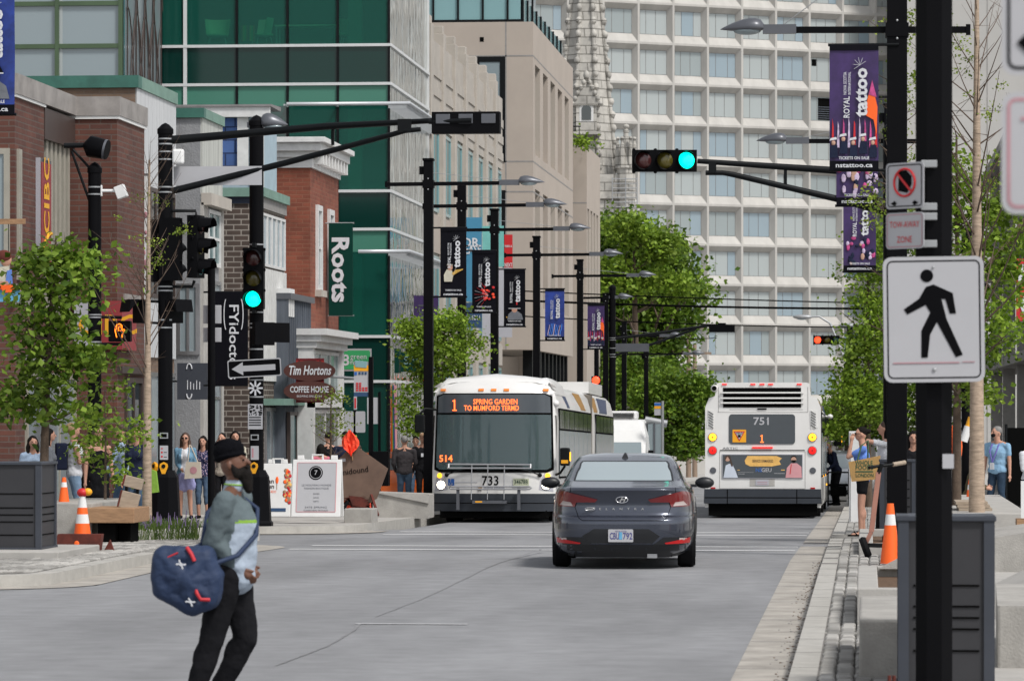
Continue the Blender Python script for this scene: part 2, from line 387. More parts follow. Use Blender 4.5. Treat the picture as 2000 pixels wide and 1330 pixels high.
for (a, b) in ((25, 58.0), (60.8, 100)): setts('cobblestones', lambda x, y: True, KR+.20, KR+.94, a, b, SW)
# stone cross bands in the right cobbles
for y in (31.6, 41.0, 57.5):
    struct(MB().box(KR+.19, KR+.95, y, y+.13, SW-.05+gz(y), SW+.004+gz(y), 'kerb').build('stone_band'))
# left side, near island (ends at the driveway near the camera, bulb-out to the side street)
def arc(cx, cy, r, a0, a1, n=8): return [(cx+r*math.cos(R(a0+(a1-a0)*k/n)), cy+r*math.sin(R(a0+(a1-a0)*k/n))) for k in range(n+1)]
nearL = arc(KL-1.0, 42.6, 1.0, -90, 0)+yline(KL, 43, 56.2, 4)+arc(KL-2.4, 56.2, 2.4, 0, 90)+[(-40, 58.6), (-40, 41.6)]
walk('sidewalk', nearL, 'cobble')
def kerb_path(path, w_=.16, h=SW+.003, name='kerb'):
    mb = MB(); L = []; Rr = []
    for i, p in enumerate(path):
        p = Vector((p[0], p[1])); a = Vector(path[max(i-1, 0)]); b = Vector(path[min(i+1, len(path)-1)]); t = (b-a).normalized(); nn = Vector((-t.y, t.x))
        L.append(p-nn*.004); Rr.append(p+nn*w_)
    V = [];
    for a, b in zip(L, Rr): V += [(a.x, a.y, gz(a.y)+h), (b.x, b.y, gz(b.y)+h), (a.x, a.y, gz(a.y)-.2), (b.x, b.y, gz(b.y)-.2)]
    F = []
    for i in range(len(path)-1):
        k = 4*i; F += [(k, k+4, k+5, k+1), (k+2, k+6, k+4, k), (k+1, k+5, k+7, k+3)]
    return struct(mb.add(V, F, 'kerb').build(name))
kerb_path(nearL[:-2], .22)
def gutter_path(path, w_=.45, dz=.006):
    V = []
    for i, p in enumerate(path):
        a = Vector(path[max(i-1, 0)]); b = Vector(path[min(i+1, len(path)-1)]); t = (b-a).normalized(); nn = Vector((-t.y, t.x)); p = Vector(p); q = p-nn*w_
        V += [(p.x, p.y, gz(p.y)+dz), (q.x, q.y, gz(q.y)+dz)]
    return struct(MB().add(V, [(2*i, 2*i+1, 2*i+3, 2*i+2) for i in range(len(path)-1)], 'gutter').build('gutter'))
gutter_path([(-14, 41.6)]+nearL[:-2], .5)
walk('sidewalk', [(-40, 3), (-10.2, 3), (-10.2, 36), (-11.2, 38), (-40, 38)], 'concrete')
farL = [(-40, SY1+.2), (-11.4, SY1+.2)]+arc(-11.2, SY1+2.4, 2.2, -90, 0)+yline(KL, SY1+3.5, 300, 14)
walk('sidewalk', farL+[(-40, 300)], 'concrete')
kerb_path(farL[1:], .2)
gutter_path(farL[1:12], .4)
jm = MB()
for k in range(24):
    y = 24+k*1.7; jm.box(KR+.002, KR+.188, y, y+.018, gz(y)+SW-.01, gz(y)+SW+.004, 'concrete_dark')
    if k % 2: jm.box(-.96, KR, y, y+.02, gz(y)-.01, gz(y)+.0085, 'concrete_dark')
for k in range(9): y = 43+k*1.5; jm.box(KL-.2, KL+.003, y, y+.018, gz(y)+SW-.12, gz(y)+SW+.006, 'concrete_dark')
struct(jm.build('kerb_joints'))
rnd_ = random.Random(6); jm = MB()
for k in range(420):
    y = rnd_.uniform(25, 50); x = KR-.01-abs(rnd_.gauss(0, .07)); s_ = rnd_.uniform(.004, .016); jm.ell((x, y, .008), (s_, s_*rnd_.uniform(.8, 4), .004), rnd_.choice(['soil', 'concrete_dark']), 5, 4)
tag(jm.build('gutter_debris'), None, None, kind='stuff')
setts('cobblestones', lambda x, y: x < KL-.24 and (y > 42.6 or x < KL-1) and (y < 56.2 or (x-(KL-2.4))**2+(y-56.2)**2 < 2.1**2), -12.6, KL-.2, 41.8, 58.2, SW)
# painted lines of the crosswalks
def line(x0, x1, y, w_, dz=.006, m='road_paint', slope=0):
    V = [(x0, y, gz(y)+dz), (x1, y+slope, gz(y)+dz), (x1, y+slope+w_, gz(y+w_)+dz), (x0, y+w_, gz(y+w_)+dz)]
    return struct(MB().add(V, [(0, 1, 2, 3)], m).build('crosswalk_line'))
line(-8.3, -1.0, 55.3, .32); line(-8.3, -1.0, 57.6, .32); line(-8.3, -1.0, 66.2, .35); line(-8.3, -1.0, 68.6, .35)
mat('dash_paint', (.42, .42, .43), .9, var=.3, scale=14)
line(-4.62, -3.6, 34.9, .13, m='dash_paint')
mat('crack', (.205, .205, .21), .95, var=.3, scale=8)
def crack(pts, w0, w1):
    V = []; n = len(pts)
    for i, (px, py) in enumerate(pts):
        d = CZ*FP/(py-800); x, y = wp(px, d); ww = (w0+(w1-w0)*i/(n-1))*(.6+.8*random.random())
        V += [(x-ww, y, .005), (x+ww, y, .005)]
    return struct(MB().add(V, [(2*i, 2*i+1, 2*i+3, 2*i+2) for i in range(n-1)], 'crack').build('road_crack'))
def smooth_line(P, n=40):
    out = []
    for i in range(n):
        t = i/(n-1)*(len(P)-1); k = min(int(t), len(P)-2); f = t-k; f = f*f*(3-2*f) if False else f
        out.append((P[k][0]+(P[k+1][0]-P[k][0])*f+random.uniform(-1.5, 1.5), P[k][1]+(P[k+1][1]-P[k][1])*f))
    return out
crack(smooth_line([(540, 1300), (640, 1262), (690, 1232), (705, 1216)]), .010, .016)
crack(smooth_line([(735, 1205), (830, 1168), (905, 1132), (960, 1105), (1020, 1085), (1060, 1072)]), .006, .014)

struct(MB().add([(-60, 36.5, -.002), (-8.5, 36.5, -.002), (-8.5, 42.4, -.002), (-60, 42.4, -.002)], [(0, 1, 2, 3)], 'asphalt').build('driveway'))
# ================================================================= BUILDINGS
brick_mat('brick_brown', (.125, .045, .030), (.085, .032, .024), (.11, .075, .062), bw=.40, bh=.10, ms=.012)
brick_mat('brick_tan', (.19, .125, .085), (.15, .098, .068), (.17, .125, .095), bw=.3, bh=.08)
brick_mat('brick_dark', (.075, .052, .042), (.055, .040, .033), (.26, .23, .20), bw=.34, bh=.12, ms=.014)
brick_mat('brick_red', (.24, .068, .038), (.17, .048, .028), (.22, .085, .05), bw=.32, bh=.1, ms=.012, var=.3)
brick_mat('stone_blocks', (.47, .45, .41), (.37, .355, .325), (.20, .19, .17), bw=1.15, bh=.52, ms=.035, var=.35, bump=1)
brick_mat('shingle_blue', (.045, .095, .25), (.06, .12, .30), (.015, .03, .09), bw=.45, bh=.30, ms=.018)
mat('coping', (.27, .25, .235), .6, var=.3, scale=2)
mat('brown_metal', (.055, .038, .033), .45, var=.15)
mat('green_metal', (.035, .13, .10), .5, var=.25, scale=3)
mat('green_copper', (.16, .27, .22), .6, var=.2, scale=3)
mat('white_siding', (.52, .53, .54), .7, var=.12, scale=2, stretch=(6, 6, .4))
mat('stucco', (.25, .255, .265), .95, var=.12, scale=2, bump=.6, bscale=25)
mat('siding_stained', (.44, .45, .42), .8, var=.3, scale=1.5, stretch=(4, 4, .3))
mat('siding_pale_blue', (.34, .44, .50), .7, var=.1)
mat('trim_white', (.62, .62, .61), .6, var=.12, scale=5)
mat('limestone', (.42, .385, .34), .85, var=.13, scale=1.2)
mat('precast', (.41, .355, .305), .85, var=.07, scale=.5)
mat('precast_white', (.455, .44, .412), .9, var=.13, scale=.5, bump=.15, bscale=8, stretch=(1.6, 1, .35))
mat('precast_plain', (.45, .44, .42), .9, var=.07, scale=.2)
mat('beige_frame', (.33, .31, .26), .5, var=.1)
mat('tube_white', (.50, .52, .54), .35, metal=.3, var=.05)
mat('mullion_white', (.60, .61, .61), .4, var=.05)
mat('green_mullion', (.06, .10, .05), .4, var=.2, scale=.6)
glass_mat('glass_dark', (.012, .02, .022), .06, wave=.05)
glass_mat('glass_green', (.004, .045, .036), .05, spec=.9, wave=.03, wscale=.6)
glass_mat('glass_green_spandrel', (.003, .030, .024), .10, spec=.35, wave=.03, wscale=.6)
glass_mat('glass_green_light', (.06, .20, .145), .25, spec=.3)
glass_mat('glass_clear_green', (.02, .14, .11), .04, spec=.3, trans=.62)
glass_mat('glass_mirror', (.52, .54, .51), .03, metal=1.0, wave=1.0, wscale=2.2, st=(1, 1, .22))
glass_mat('glass_pale', (.24, .29, .31), .12, spec=.6, wave=.05)
glass_mat('glass_curtain', (.35, .385, .385), .2, spec=.5)
glass_mat('glass_curtain_dim', (.27, .31, .315), .2, spec=.5)
glass_mat('glass_sky', (.23, .30, .345), .12, spec=.7, wave=.1)
glass_mat('glass_teal', (.03, .12, .13), .1, spec=.8)
glass_mat('glass_teal_pale', (.22, .38, .40), .15, spec=.8)
glass_mat('windscreen', (.05, .085, .095), .04, spec=.7, trans=.28)
mat('interior_dark', (.012, .05, .042), .9, var=0)
mat('chair_green', (.62, .75, .45), .7, var=.1)

def side_window(par, X, y0, y1, z0, z1, fm='beige_frame', gm='glass_dark', f=.08, nm=1, nh=0, proud=.05):
    """window on a wall that faces the street (+X)"""
    mb = MB(); fr = MB()
    mb.box(X-.02, X+.012, y0+f, y1-f, z0+f, z1-f, gm)
    for (a, b, c, d) in ((y0, y1, z0, z0+f), (y0, y1, z1-f, z1), (y0, y0+f, z0+f, z1-f), (y1-f, y1, z0+f, z1-f)): fr.box(X-.03, X+proud, a, b, c, d, fm)
    for k in range(1, nm): yy = y0+(y1-y0)*k/nm; fr.box(X-.02, X+proud*.8, yy-.03, yy+.03, z0+f, z1-f, fm)
    for k in range(1, nh+1): zz = z0+(z1-z0)*k/(nh+1); fr.box(X-.02, X+proud*.7, y0+f, y1-f, zz-.03, zz+.03, fm)
    w_ = fr.build('window', par); mb.build('pane', w_); return w_
def front_window(par, x0, x1, Y, z0, z1, fm='beige_frame', gm='glass_dark', f=.08, nm=1, nh=0, proud=.05):
    mb = MB(); fr = MB()
    mb.box(x0+f, x1-f, Y-.012, Y+.02, z0+f, z1-f, gm)
    for (a, b, c, d) in ((x0, x1, z0, z0+f), (x0, x1, z1-f, z1), (x0, x0+f, z0+f, z1-f), (x1-f, x1, z0+f, z1-f)): fr.box(a, b, Y-proud, Y+.03, c, d, fm)
    for k in range(1, nm): xx = x0+(x1-x0)*k/nm; fr.box(xx-.03, xx+.03, Y-proud*.8, Y+.02, z0+f, z1-f, fm)
    for k in range(1, nh+1): zz = z0+(z1-z0)*k/(nh+1); fr.box(x0+f, x1-f, Y-proud*.7, Y+.02, zz-.03, zz+.03, fm)
    w_ = fr.build('window', par); mb.build('pane', w_); return w_
GB = -1.2
# ---- A: brown brick bank
XA, XJ = -14.5, -13.7
YA0 = 65.2; YA1 = yX(86, XA); YA2 = yX(145, XA); YA3 = yX(282, XJ)
bk = thing('brick_building', 'two storey dark brown brick building with ribbed window strip at the left edge', 'building')
MB().box(-30, XA, YA0, YA1, GB, 7.35, 'brick_brown').box(-30, XA-.35, YA1, YA2, GB, 7.35, 'brick_brown').box(-30, XJ, YA2, YA3, GB, 7.35, 'brick_brown').box(XA-.35, XA, YA1, YA2, GB, 3.6, 'brick_brown').build('wall', bk)
c = MB()
c.box(-30, XA+.06, YA0-.06, YA1, 7.35, 7.7, 'coping').box(-30, XA+.06, YA1, YA2-.06, 7.35, 7.7, 'coping').box(-30, XJ+.06, YA2-.06, YA3+.04, 7.35, 7.7, 'coping')
c.box(-30, XA+.04, YA0-.04, YA1, 7.30, 7.352, 'white_matte').box(-30, XJ+.04, YA2-.04, YA3+.04, 7.29, 7.352, 'white_matte')
c.build('parapet', bk)
MB().box(XA-.34, XA+.02, YA1, YA2-.01, 6.75, 7.3, 'brown_metal').box(XA, XJ+.03, YA2-.03, YA2, 7.30, 7.66, 'brown_metal').build('fascia_panel', bk)
fins = MB(); n = 7
fins.box(XA-.30, XA-.24, YA1, YA2, 3.6, 6.75, 'glass_teal')
for k in range(n): y = YA1+(YA2-YA1)*(k+.5)/n; fins.box(XA-.24, XA-.06, y-.09, y+.09, 3.6, 6.75, 'beige_frame')
fins.build('ribbed_window', bk)
front_window(bk, -17.5, XA-.08, YA0, zp(545, 66), zp(288, 66), nm=3, f=.1, gm='glass_pale'); side_window(bk, XA, YA0+.15, yX(38, XA), zp(545, 66), zp(288, 66), nm=1, f=.12)
MB().box(XJ, XJ+.03, YA2+.6, YA3-.5, 3.75, 4.1, 'coping').box(XA, XA+.03, YA1-2.5, YA1-.4, 3.75, 4.1, 'coping').build('stone_inset', bk)
side_window(bk, XA, 66.0, 70.2, -.1, 2.6, nm=3, f=.1, gm='glass_pale')
side_window(bk, XJ, YA2+.7, YA3-.35, -.3, 2.55, nm=2, f=.1, fm='brown_metal')
MB().box(XA-.02, XA+.06, 66.05, YA1, 2.75, 2.95, 'concrete_dark').box(XJ, XJ+.1, YA2, YA3, 2.62, 2.75, 'brown_metal').build('ledge', bk)
mat('bank_red', (.27, .035, .04), .5, var=.1)
s = thing('bank_sign', 'tall projecting sign box, silver edge and dark red face with yellow letters', 'sign')
X0s, X1s = xY(57, 66.9), xY(79, 66.9)
MB().box(X0s, X1s, 66.9, 67.8, 4.5, 6.36, 'lamp_grey').box(X1s, X1s+.012, 66.95, 67.75, 4.56, 6.3, 'bank_red').build('sign_box', s)
mat('sign_yellow', (.80, .40, .02), .5, var=0); mat('panel_silver', (.42, .42, .46), .5, var=.03)
mb = MB(); mb.text('CIBC', .62, 'sign_yellow', frame((X1s+.02, 67.36, 5.72), (0, 0, 1), (0, -1, 0)), bold=.02)
mb.tube([(X1s+.02, 67.0+.7*k/10, 4.75+.32*math.sin(k/10*1.7)) for k in range(11)], .035, 'sign_yellow'); mb.build('lettering', s)
MB().box(X0s-.002, X1s+.001, 66.885, 66.9, 4.5, 6.37, 'panel_silver').box(X0s-.3, X0s, 67.2, 67.3, 5, 5.1, 'black_metal').build('sign_edge', s)
s = thing('bank_sign', 'wide dark red wall sign with yellow script behind the orange hand signal', 'sign')
ys = YA2-.14; xa, xb = xY(145, ys), xY(259, ys)
MB().box(xa, xY(174, ys), ys, ys+.1, zp(682, 71.8), zp(588, 71.8), 'panel_silver').box(xY(174, ys), XJ+.12, ys, ys+.1, zp(684, 71.8), zp(590, 71.8), 'bank_red').box(XJ+.02, XJ+.12, ys+.1, ys+1.4, zp(684, 71.8), zp(590, 71.8), 'bank_red').build('sign_panel', s)
MB().text('CIBC', .5, 'sign_yellow', XZ((xY(174, ys)+XJ)/2+.1, ys-.012, zp(638, 71.8)), bold=.02).build('lettering', s)
# ---- B: white sided building with tan brick front
XB = -14.3; YB0 = yX(265, XB); YB1 = yX(341, XB)
b = thing('sided_building', 'taller building with white sided street wall and tan brick end under green coping', 'building')
MB().box(-32, XB-.01, YB0, YB1, GB, 8.3, 'brick_tan').build('wall', b)
sd = MB(); k = 0; yy = YB0
while yy < YB1-.1: sd.box(XB-.01, XB+.03, yy+.012, min(yy+.40, YB1), 3.0, 8.3, 'white_siding'); yy += .41
sd.box(XB-.01, XB+.015, YB0, YB1, 3.0, 8.3, 'concrete_dark'); sd.build('siding', b)
MB().box(-32, XB+.07, YB0-.07, YB0+.3, 8.28, 8.52, 'green_metal').box(XB-.3, XB+.07, YB0+.3, YB1, 8.28, 8.52, 'green_copper').build('coping', b)
side_window(b, XB+.03, YB0+1.2, YB0+2.6, 4.2, 6.4, fm='brown_metal', nm=2, nh=1); side_window(b, XB+.03, YB0+3.0, YB1-.3, 4.2, 6.4, fm='brown_metal', nm=2, nh=1)
side_window(b, XB+.03, YB0+.4, YB1-.3, -.4, 2.7, fm='steel', nm=4, gm='glass_pale')
s = thing('wall_banner', 'pale banner with faint pink flowers on the corner of the brown brick building', 'banner')
mb = MB(); bx0, bx1 = xY(247, 73.7), xY(290, 73.7)
mb.box(bx0, bx1, 73.7, 73.73, zp(592, 74.3), zp(342, 74.3), 'white_matte')
mat('pink_print', (.45, .22, .25), .8, var=.2)
for k in range(26): mb.ell((bx0+(bx1-bx0)*(.45+.5*random.random()), 73.695, zp(592-240*random.random()**1.5, 74.3)), (.02+.03*random.random(), .006, .02+.06*random.random()), 'pink_print', 6, 4)
mb.build('banner_sheet', s)
MB().box(bx0-.02, bx1+.02, 73.72, 73.80, zp(342, 74.3), zp(342, 74.3)+.05, 'steel').build('mounting_bar', s)
# ---- C: grey stucco building
XC = -13.9; YC0 = yX(393, XC); YC1 = yX(433, XC)
b = thing('stucco_building', 'narrow grey stucco building with streaked pale street wall and green cap', 'building')
MB().box(-30, XC-.02, YC0, YC1, GB, 8.1, 'stucco').build('wall', b)
MB().box(XC-.02, XC+.02, YC0+.02, YC1, 6.3, 8.1, 'siding_stained').box(XC-.02, XC+.05, YC0, YC0+.55, GB, 6.3, 'concrete').box(XC-.02, XC+.05, YC1-.25, YC1, GB, 6.3, 'concrete').build('cladding', b)
MB().box(-30, XC+.07, YC0-.07, YC0+.2, 8.08, 8.28, 'green_metal').box(XC-.3, XC+.07, YC0+.2, YC1, 8.08, 8.28, 'green_copper').box(XC, XC+.22, YC0, YC1, 6.25, 6.5, 'limestone').build('cap', b)
side_window(b, XC, YC0+.7, YC1-.35, 5.0, 6.2, fm='trim_white', gm='glass_teal', nm=2, nh=1)
side_window(b, XC, YC0+.7, YC1-.35, -.3, 4.7, fm='steel', gm='glass_pale', nm=2, nh=1)
front_window(b, xY(345, YC0), xY(390, YC0), YC0, 3.1, 4.6, fm='steel', gm='glass_pale', nm=2)
# ---- D: blue shingled house
YD = 87.5; XD = xY(512, YD)
b = thing('shingled_house', 'house with dark blue shingle wall, white trim and low grey roof', 'building')
zd = zp(200, 87.5)
MB().box(-24, XD, YD, YD+2.2, GB, zd-.2, 'siding_pale_blue').box(xY(432, YD), xY(468, YD), YD-.04, YD, zp(330, 87), zp(222, 87), 'shingle_blue').build('wall', b)
t = MB(); t.box(-24, XD+.2, YD-.25, YD-.05, zd-.28, zd-.02, 'trim_white').box(xY(465, YD), xY(486, YD), YD-.12, YD-.04, zp(330, 87), zp(205, 87), 'trim_white').box(XD-.12, XD+.03, YD-.05, YD+.1, GB, zd-.2, 'trim_white').build('trim', b)
mat('roof_grey', (.22, .21, .21), .9, var=.2, scale=4)
MB().add([(-24, YD-.3, zd), (XD+.25, YD-.3, zd), (XD+.1, YD+2.2, zd+.12), (-24, YD+2.2, zd+.12), (-24, YD-.3, zd-.05), (XD+.25, YD-.3, zd-.05), (XD+.1, YD+2.2, zd+.02), (-24, YD+2.2, zd+.02)], [(0, 1, 2, 3), (4, 7, 6, 5), (0, 4, 5, 1), (1, 5, 6, 2), (2, 6, 7, 3), (3, 7, 4, 0)], 'roof_grey').build('roof', b)
mb = MB()
for k in range(7): zz = zd-.6-k*.24; mb.box(XD-.5, XD, YD-.018, YD, zz, zz+.012, 'steel')
mb.build('siding_lines', b)
front_window(b, xY(490, YD), xY(508, YD), YD-.01, zp(360, 87), zp(250, 87), fm='trim_white', gm='glass_pale', nm=1, nh=2, f=.05)
# ---- E: dark brick building with green cornice
XE = -13.6; YE0 = yX(508, XE); YE1 = yX(556, XE)
b = thing('brick_building', 'small dark brown brick building with sea green cornice and tall white window bays', 'building')
MB().box(-20, XE, YE0, YE1, GB, 6.75, 'brick_dark').build('wall', b)
MB().box(-20, XE+.12, YE0-.12, YE0+.2, 6.75, 6.95, 'green_copper').box(XE-.3, XE+.12, YE0+.2, YE1+.05, 6.75, 6.95, 'green_copper').box(-20, XE+.05, YE0-.05, YE0, 6.6, 6.75, 'dark_blue_metal').box(XE, XE+.05, YE0, YE1, 6.5, 6.75, 'concrete_dark').build('cornice', b)
yy = YE0+.15
for k in range(5):
    y2 = yy+(YE1-YE0-.3)/5; side_window(b, XE, yy, y2, 5.2, 6.4, fm='trim_white', gm='glass_sky', f=.06); yy = y2
wb = MB(); yy = YE0+.1
while yy < YE1-.1: wb.box(XE, XE+.06, yy, yy+.13, 2.6, 5.15, 'trim_white'); yy += .26
wb.box(XE-.02, XE+.02, YE0+.1, YE1-.1, 2.6, 5.15, 'siding_stained').build('shutter_panel', b)
side_window(b, XE, YE0+.6, YE1-.2, -.5, 2.0, fm='steel', gm='glass_pale', nm=3)
MB().box(XE, XE+.5, YE0+.3, YE1, 2.05, 2.2, 'green_copper').build('canopy', b)
MB().box(XE+.02, XE+.34, YE1-1.6, YE1-.7, 4.1, 4.75, 'white_matte').build('vent_box', b)
# ---- F: red brick building with white cornice
XF = -13.5; YF0 = yX(606, XF); YF1 = yX(661, XF)
b = thing('brick_building', 'orange red brick building with heavy white cornice behind the dark green hanging banner', 'building')
MB().box(-22, XF, YF0, YF1, GB, 8.05, 'brick_red').build('wall', b)
mb = MB()
for i, (e, z0, z1) in enumerate(((.06, 7.85, 8.1), (.16, 8.1, 8.25), (.30, 8.25, 8.45), (.42, 8.45, 8.58))): mb.box(-22, XF+e, YF0-e, YF1, z0, z1, 'trim_white')
y = YF0+.3
while y < YF1: mb.box(XF, XF+.28, y, y+.12, 7.95, 8.26, 'trim_white'); y += .55
mb.build('cornice', b, bevel=.01)
for (ya, yb) in ((YF0+.9, YF0+1.75), (YF0+3.0, YF0+3.9)):
    side_window(b, XF, ya, yb, 4.9, 7.0, fm='trim_white', gm='glass_pale', f=.14, nh=1, proud=.07)
    MB().box(XF, XF+.16, ya-.1, yb+.1, 4.74, 4.9, 'limestone').build('window_sill', b)
mat('tin_grey', (.11, .125, .15), .6, metal=.4, var=.25, scale=3, stretch=(4, 4, .4))
b2 = thing('shop_annex', 'narrow shopfront clad in grey blue ribbed metal beside the red brick building', 'building')
ya0, ya1 = yX(560, -13.3), yX(607, -13.3)
mb = MB(); mb.box(-16, -13.3, ya0, ya1, 2.0, 4.55, 'tin_grey').box(-16, -13.35, ya0, ya1, GB, 2.0, 'tin_grey')
y = ya0
while y < ya1: mb.box(-13.3, -13.26, y, y+.05, 2.0, 4.5, 'tin_grey'); y += .3
mb.box(-16, -13.2, ya0-.03, ya1, 4.5, 4.64, 'lamp_grey'); mb.build('wall', b2)
side_window(b2, -13.3, ya0+.2, ya1-.2, -.5, 1.9, fm='brown_metal', gm='glass_teal', nm=3)
b3 = thing('shopfront', 'white shop bay with moulded cornice and teal glazing below the red brick wall', 'building')
XS = -12.9; y0, y1 = yX(612, XS), yX(672, XS)
MB().box(-16, XS-.15, y0, y1, GB, 3.6, 'trim_white').box(XS-.15, XS, y0, y1, 2.0, 2.25, 'trim_white').box(XS-.15, XS, y0, y0+.3, GB, 3.4, 'trim_white').box(XS-.15, XS, y1-.3, y1, GB, 3.4, 'trim_white').build('wall', b3)
mb = MB()
for (e, z0, z1) in ((.08, 3.4, 3.55), (.2, 3.55, 3.7), (.34, 3.7, 3.85)): mb.box(-16, XS+e, y0-e*.5, y1+e*.5, z0, z1, 'trim_white')
mb.build('cornice', b3)
side_window(b3, XS-.12, y0+.35, y1-.35, 2.3, 3.35, fm='trim_white', gm='glass_teal', nm=3); side_window(b3, XS-.12, y0+.35, y1-.35, -.4, 1.95, fm='trim_white', gm='glass_dark', nm=2)
# ---- G: green glass office building
XG = -13.5; YG = yX(760, XG); YG1 = yX(835, XG); DG = dX(760, XG)
g = thing('glass_office', 'large dark green glass office building with white bands and tubular sunshades', 'building')
zg = lambda py: zp(py, DG)
xl = -30.0
MB().box(xl, XG-3.0, YG+5.5, YG1, GB, 24, 'interior_dark').box(XG-3.0, XG-.12, YG+5.5, YG1, GB, 24, 'interior_dark').box(xl, xl+.2, YG+.1, YG+5.5, GB, 24, 'interior_dark').build('core', g)
floors = [-190, 88, 373, 657]
slabm = MB()
for f_ in floors: slabm.box(xl, XG-.1, YG+.06, YG+5.5, zg(f_)-.02-.95, zg(f_)-.02, 'interior_dark')
slabm.box(xl, XG-.1, YG+.06, YG+5.5, GB, -.6, 'interior_dark'); slabm.build('floor_slabs', g)
cols_px = [-140, -40, 60, 160, 262, 315, 362, 463, 562, 660, 760]
gx = [xY(p, YG) for p in cols_px]; gx[0] = xl; gx[-1] = XG
for i in range(len(gx)-1):
    for (pt, pb, gm) in ((-110, 86, 'glass_clear_green'), (91, 162, 'glass_green_spandrel'), (165, 206, 'glass_green_light'), (206, 371, 'glass_green' if cols_px[i] < 560 else 'glass_clear_green'), (375, 446, 'glass_green_spandrel'), (449, 492, 'glass_green_light' if cols_px[i] > 500 else 'glass_green'), (492, 655, 'glass_clear_green'), (660, 742, 'glass_green_spandrel'), (747, 1000, 'glass_green')):
        if cols_px[i] < 300 and pt > 206: continue
        MB().box(gx[i]+.035, gx[i+1]-.035, YG, YG+.03, zg(pb), zg(pt), gm).build('pane', g)
fr = MB()
for p in (88, 163.5, 373, 447.5, 657, 744.5): fr.box(xl, XG+.06, YG-.07, YG+.02, zg(p+3), zg(p-2.5), 'mullion_white').box(XG-.02, XG+.07, YG+.02, YG1, zg(p+3), zg(p-2.5), 'mullion_white')
fr.box(gx[6]-.05, gx[6]+.05, YG-.06, YG+.0, zg(205), 26, 'mullion_white')
for i in (5, 7, 8, 9, 10): fr.box(gx[i]-.035, gx[i]+.03, YG-.05, YG+.0, -1, 26, 'black_metal')
fr.box(XG-.01, XG+.05, YG1-.1, YG1+.05, -1, 26, 'mullion_white')
fr.box(XG-1.25, XG-.85, YG+.5, YG+.9, -1, 24, 'glass_green_light')
fr.build('mullions', g)
zt = [26, zg(88), zg(163.5), zg(373), zg(447.5), zg(657), zg(744.5), -1]
ny = 6
for i in range(ny):
    y0 = YG+.05+(YG1-YG-.1)*i/ny; y1 = YG+.05+(YG1-YG-.1)*(i+1)/ny
    for j in range(len(zt)-1): MB().box(XG-.03, XG, y0+.02, y1-.02, zt[j+1]+.04, zt[j]-.04, 'glass_mirror').build('side_pane', g)
for p, xa in ((206, 560), (493, 700)):
    mb = MB(); z = zg(p); e = .65
    mb.tube([(xY(xa, YG-e), YG-e, z), (XG+e, YG-e, z), (XG+e, YG1, z)], .055, 'tube_white')
    y = YG-e
    while y < YG1: mb.bar((XG+.02, y+.3, z-.05), (XG+e, y+.3, z-.05), .03, .12, 'tube_white'); y += .32
    for xx in gx[7:10]: mb.bar((xx, YG, z-.02), (xx, YG-e, z-.02), .05, .05, 'tube_white')
    mb.build('sunshade', g)
# office chairs and desk seen through the glass
def office_chair(px, yaw, label):
    o = thing('office_chair', label, 'chair', (*[xY(px, YG+1.0), YG+1.0], zg(88)), yaw)
    mb = MB(); V = []; 
    for j in range(5):
        for i in range(7):
            a = (i-3)/3; V.append((.33*a*(1+.12*j/4), .25-.28*abs(a)**3+.02*j, .42+.115*j))
    F = [(j*7+i, j*7+i+1, (j+1)*7+i+1, (j+1)*7+i) for j in range(4) for i in range(6)]
    mb.add(V, F, 'chair_green', True); mb.add([(x, y-.03, z) for x, y, z in V], [f[::-1] for f in F], 'chair_green', True)
    mb.build('backrest', o)
    MB().box(-.30, .30, -.25, .25, .36, .43, 'chair_green').build('seat', o, bevel=.03)
    for sx in (-1, 1):
        for sy in (-1, 1): MB().tube([(sx*.2, sy*.18, .37), (sx*.28, sy*.26, 0)], .013, 'steel', 6).build('leg', o)
    return o
office_chair(425, 0.1, 'pale green office chair alone behind the left glass panes upstairs')
office_chair(512, -1.1, 'pale green office chair with a bright striped scarf over its back')
office_chair(684, 0.0, 'pale green office chair behind the last glass pane beside the corner')
o = thing('striped_scarf', 'red, yellow and green striped scarf hung over an office chair', 'scarf', (xY(486, YG+.75), YG+.72, zg(72)))
mat('stripe_red', (.6, .05, .02), .8, var=0); mat('stripe_green', (.1, .35, .05), .8, var=0)
mb = MB()
for k in range(8): mb.box(-.22+k*.05, -.17+k*.05, -.02, .03, .0-.04*abs(k-3)*.3, .42, ('stripe_red', 'yellow', 'stripe_green', 'orange')[k % 4])
mb.build('cloth', o)
o = thing('office_desk', 'thin desk with papers seen through the green office glass', 'desk', (xY(600, YG+1.6), YG+1.6, zg(88)))
MB().box(-.9, .9, -.35, .35, .68, .72, 'chair_green').build('desk_top', o)
for sx in (-1, 1):
    for sy in (-1, 1): MB().box(sx*.85-.02, sx*.85+.02, sy*.3-.02, sy*.3+.02, 0, .68, 'steel').build('leg', o)
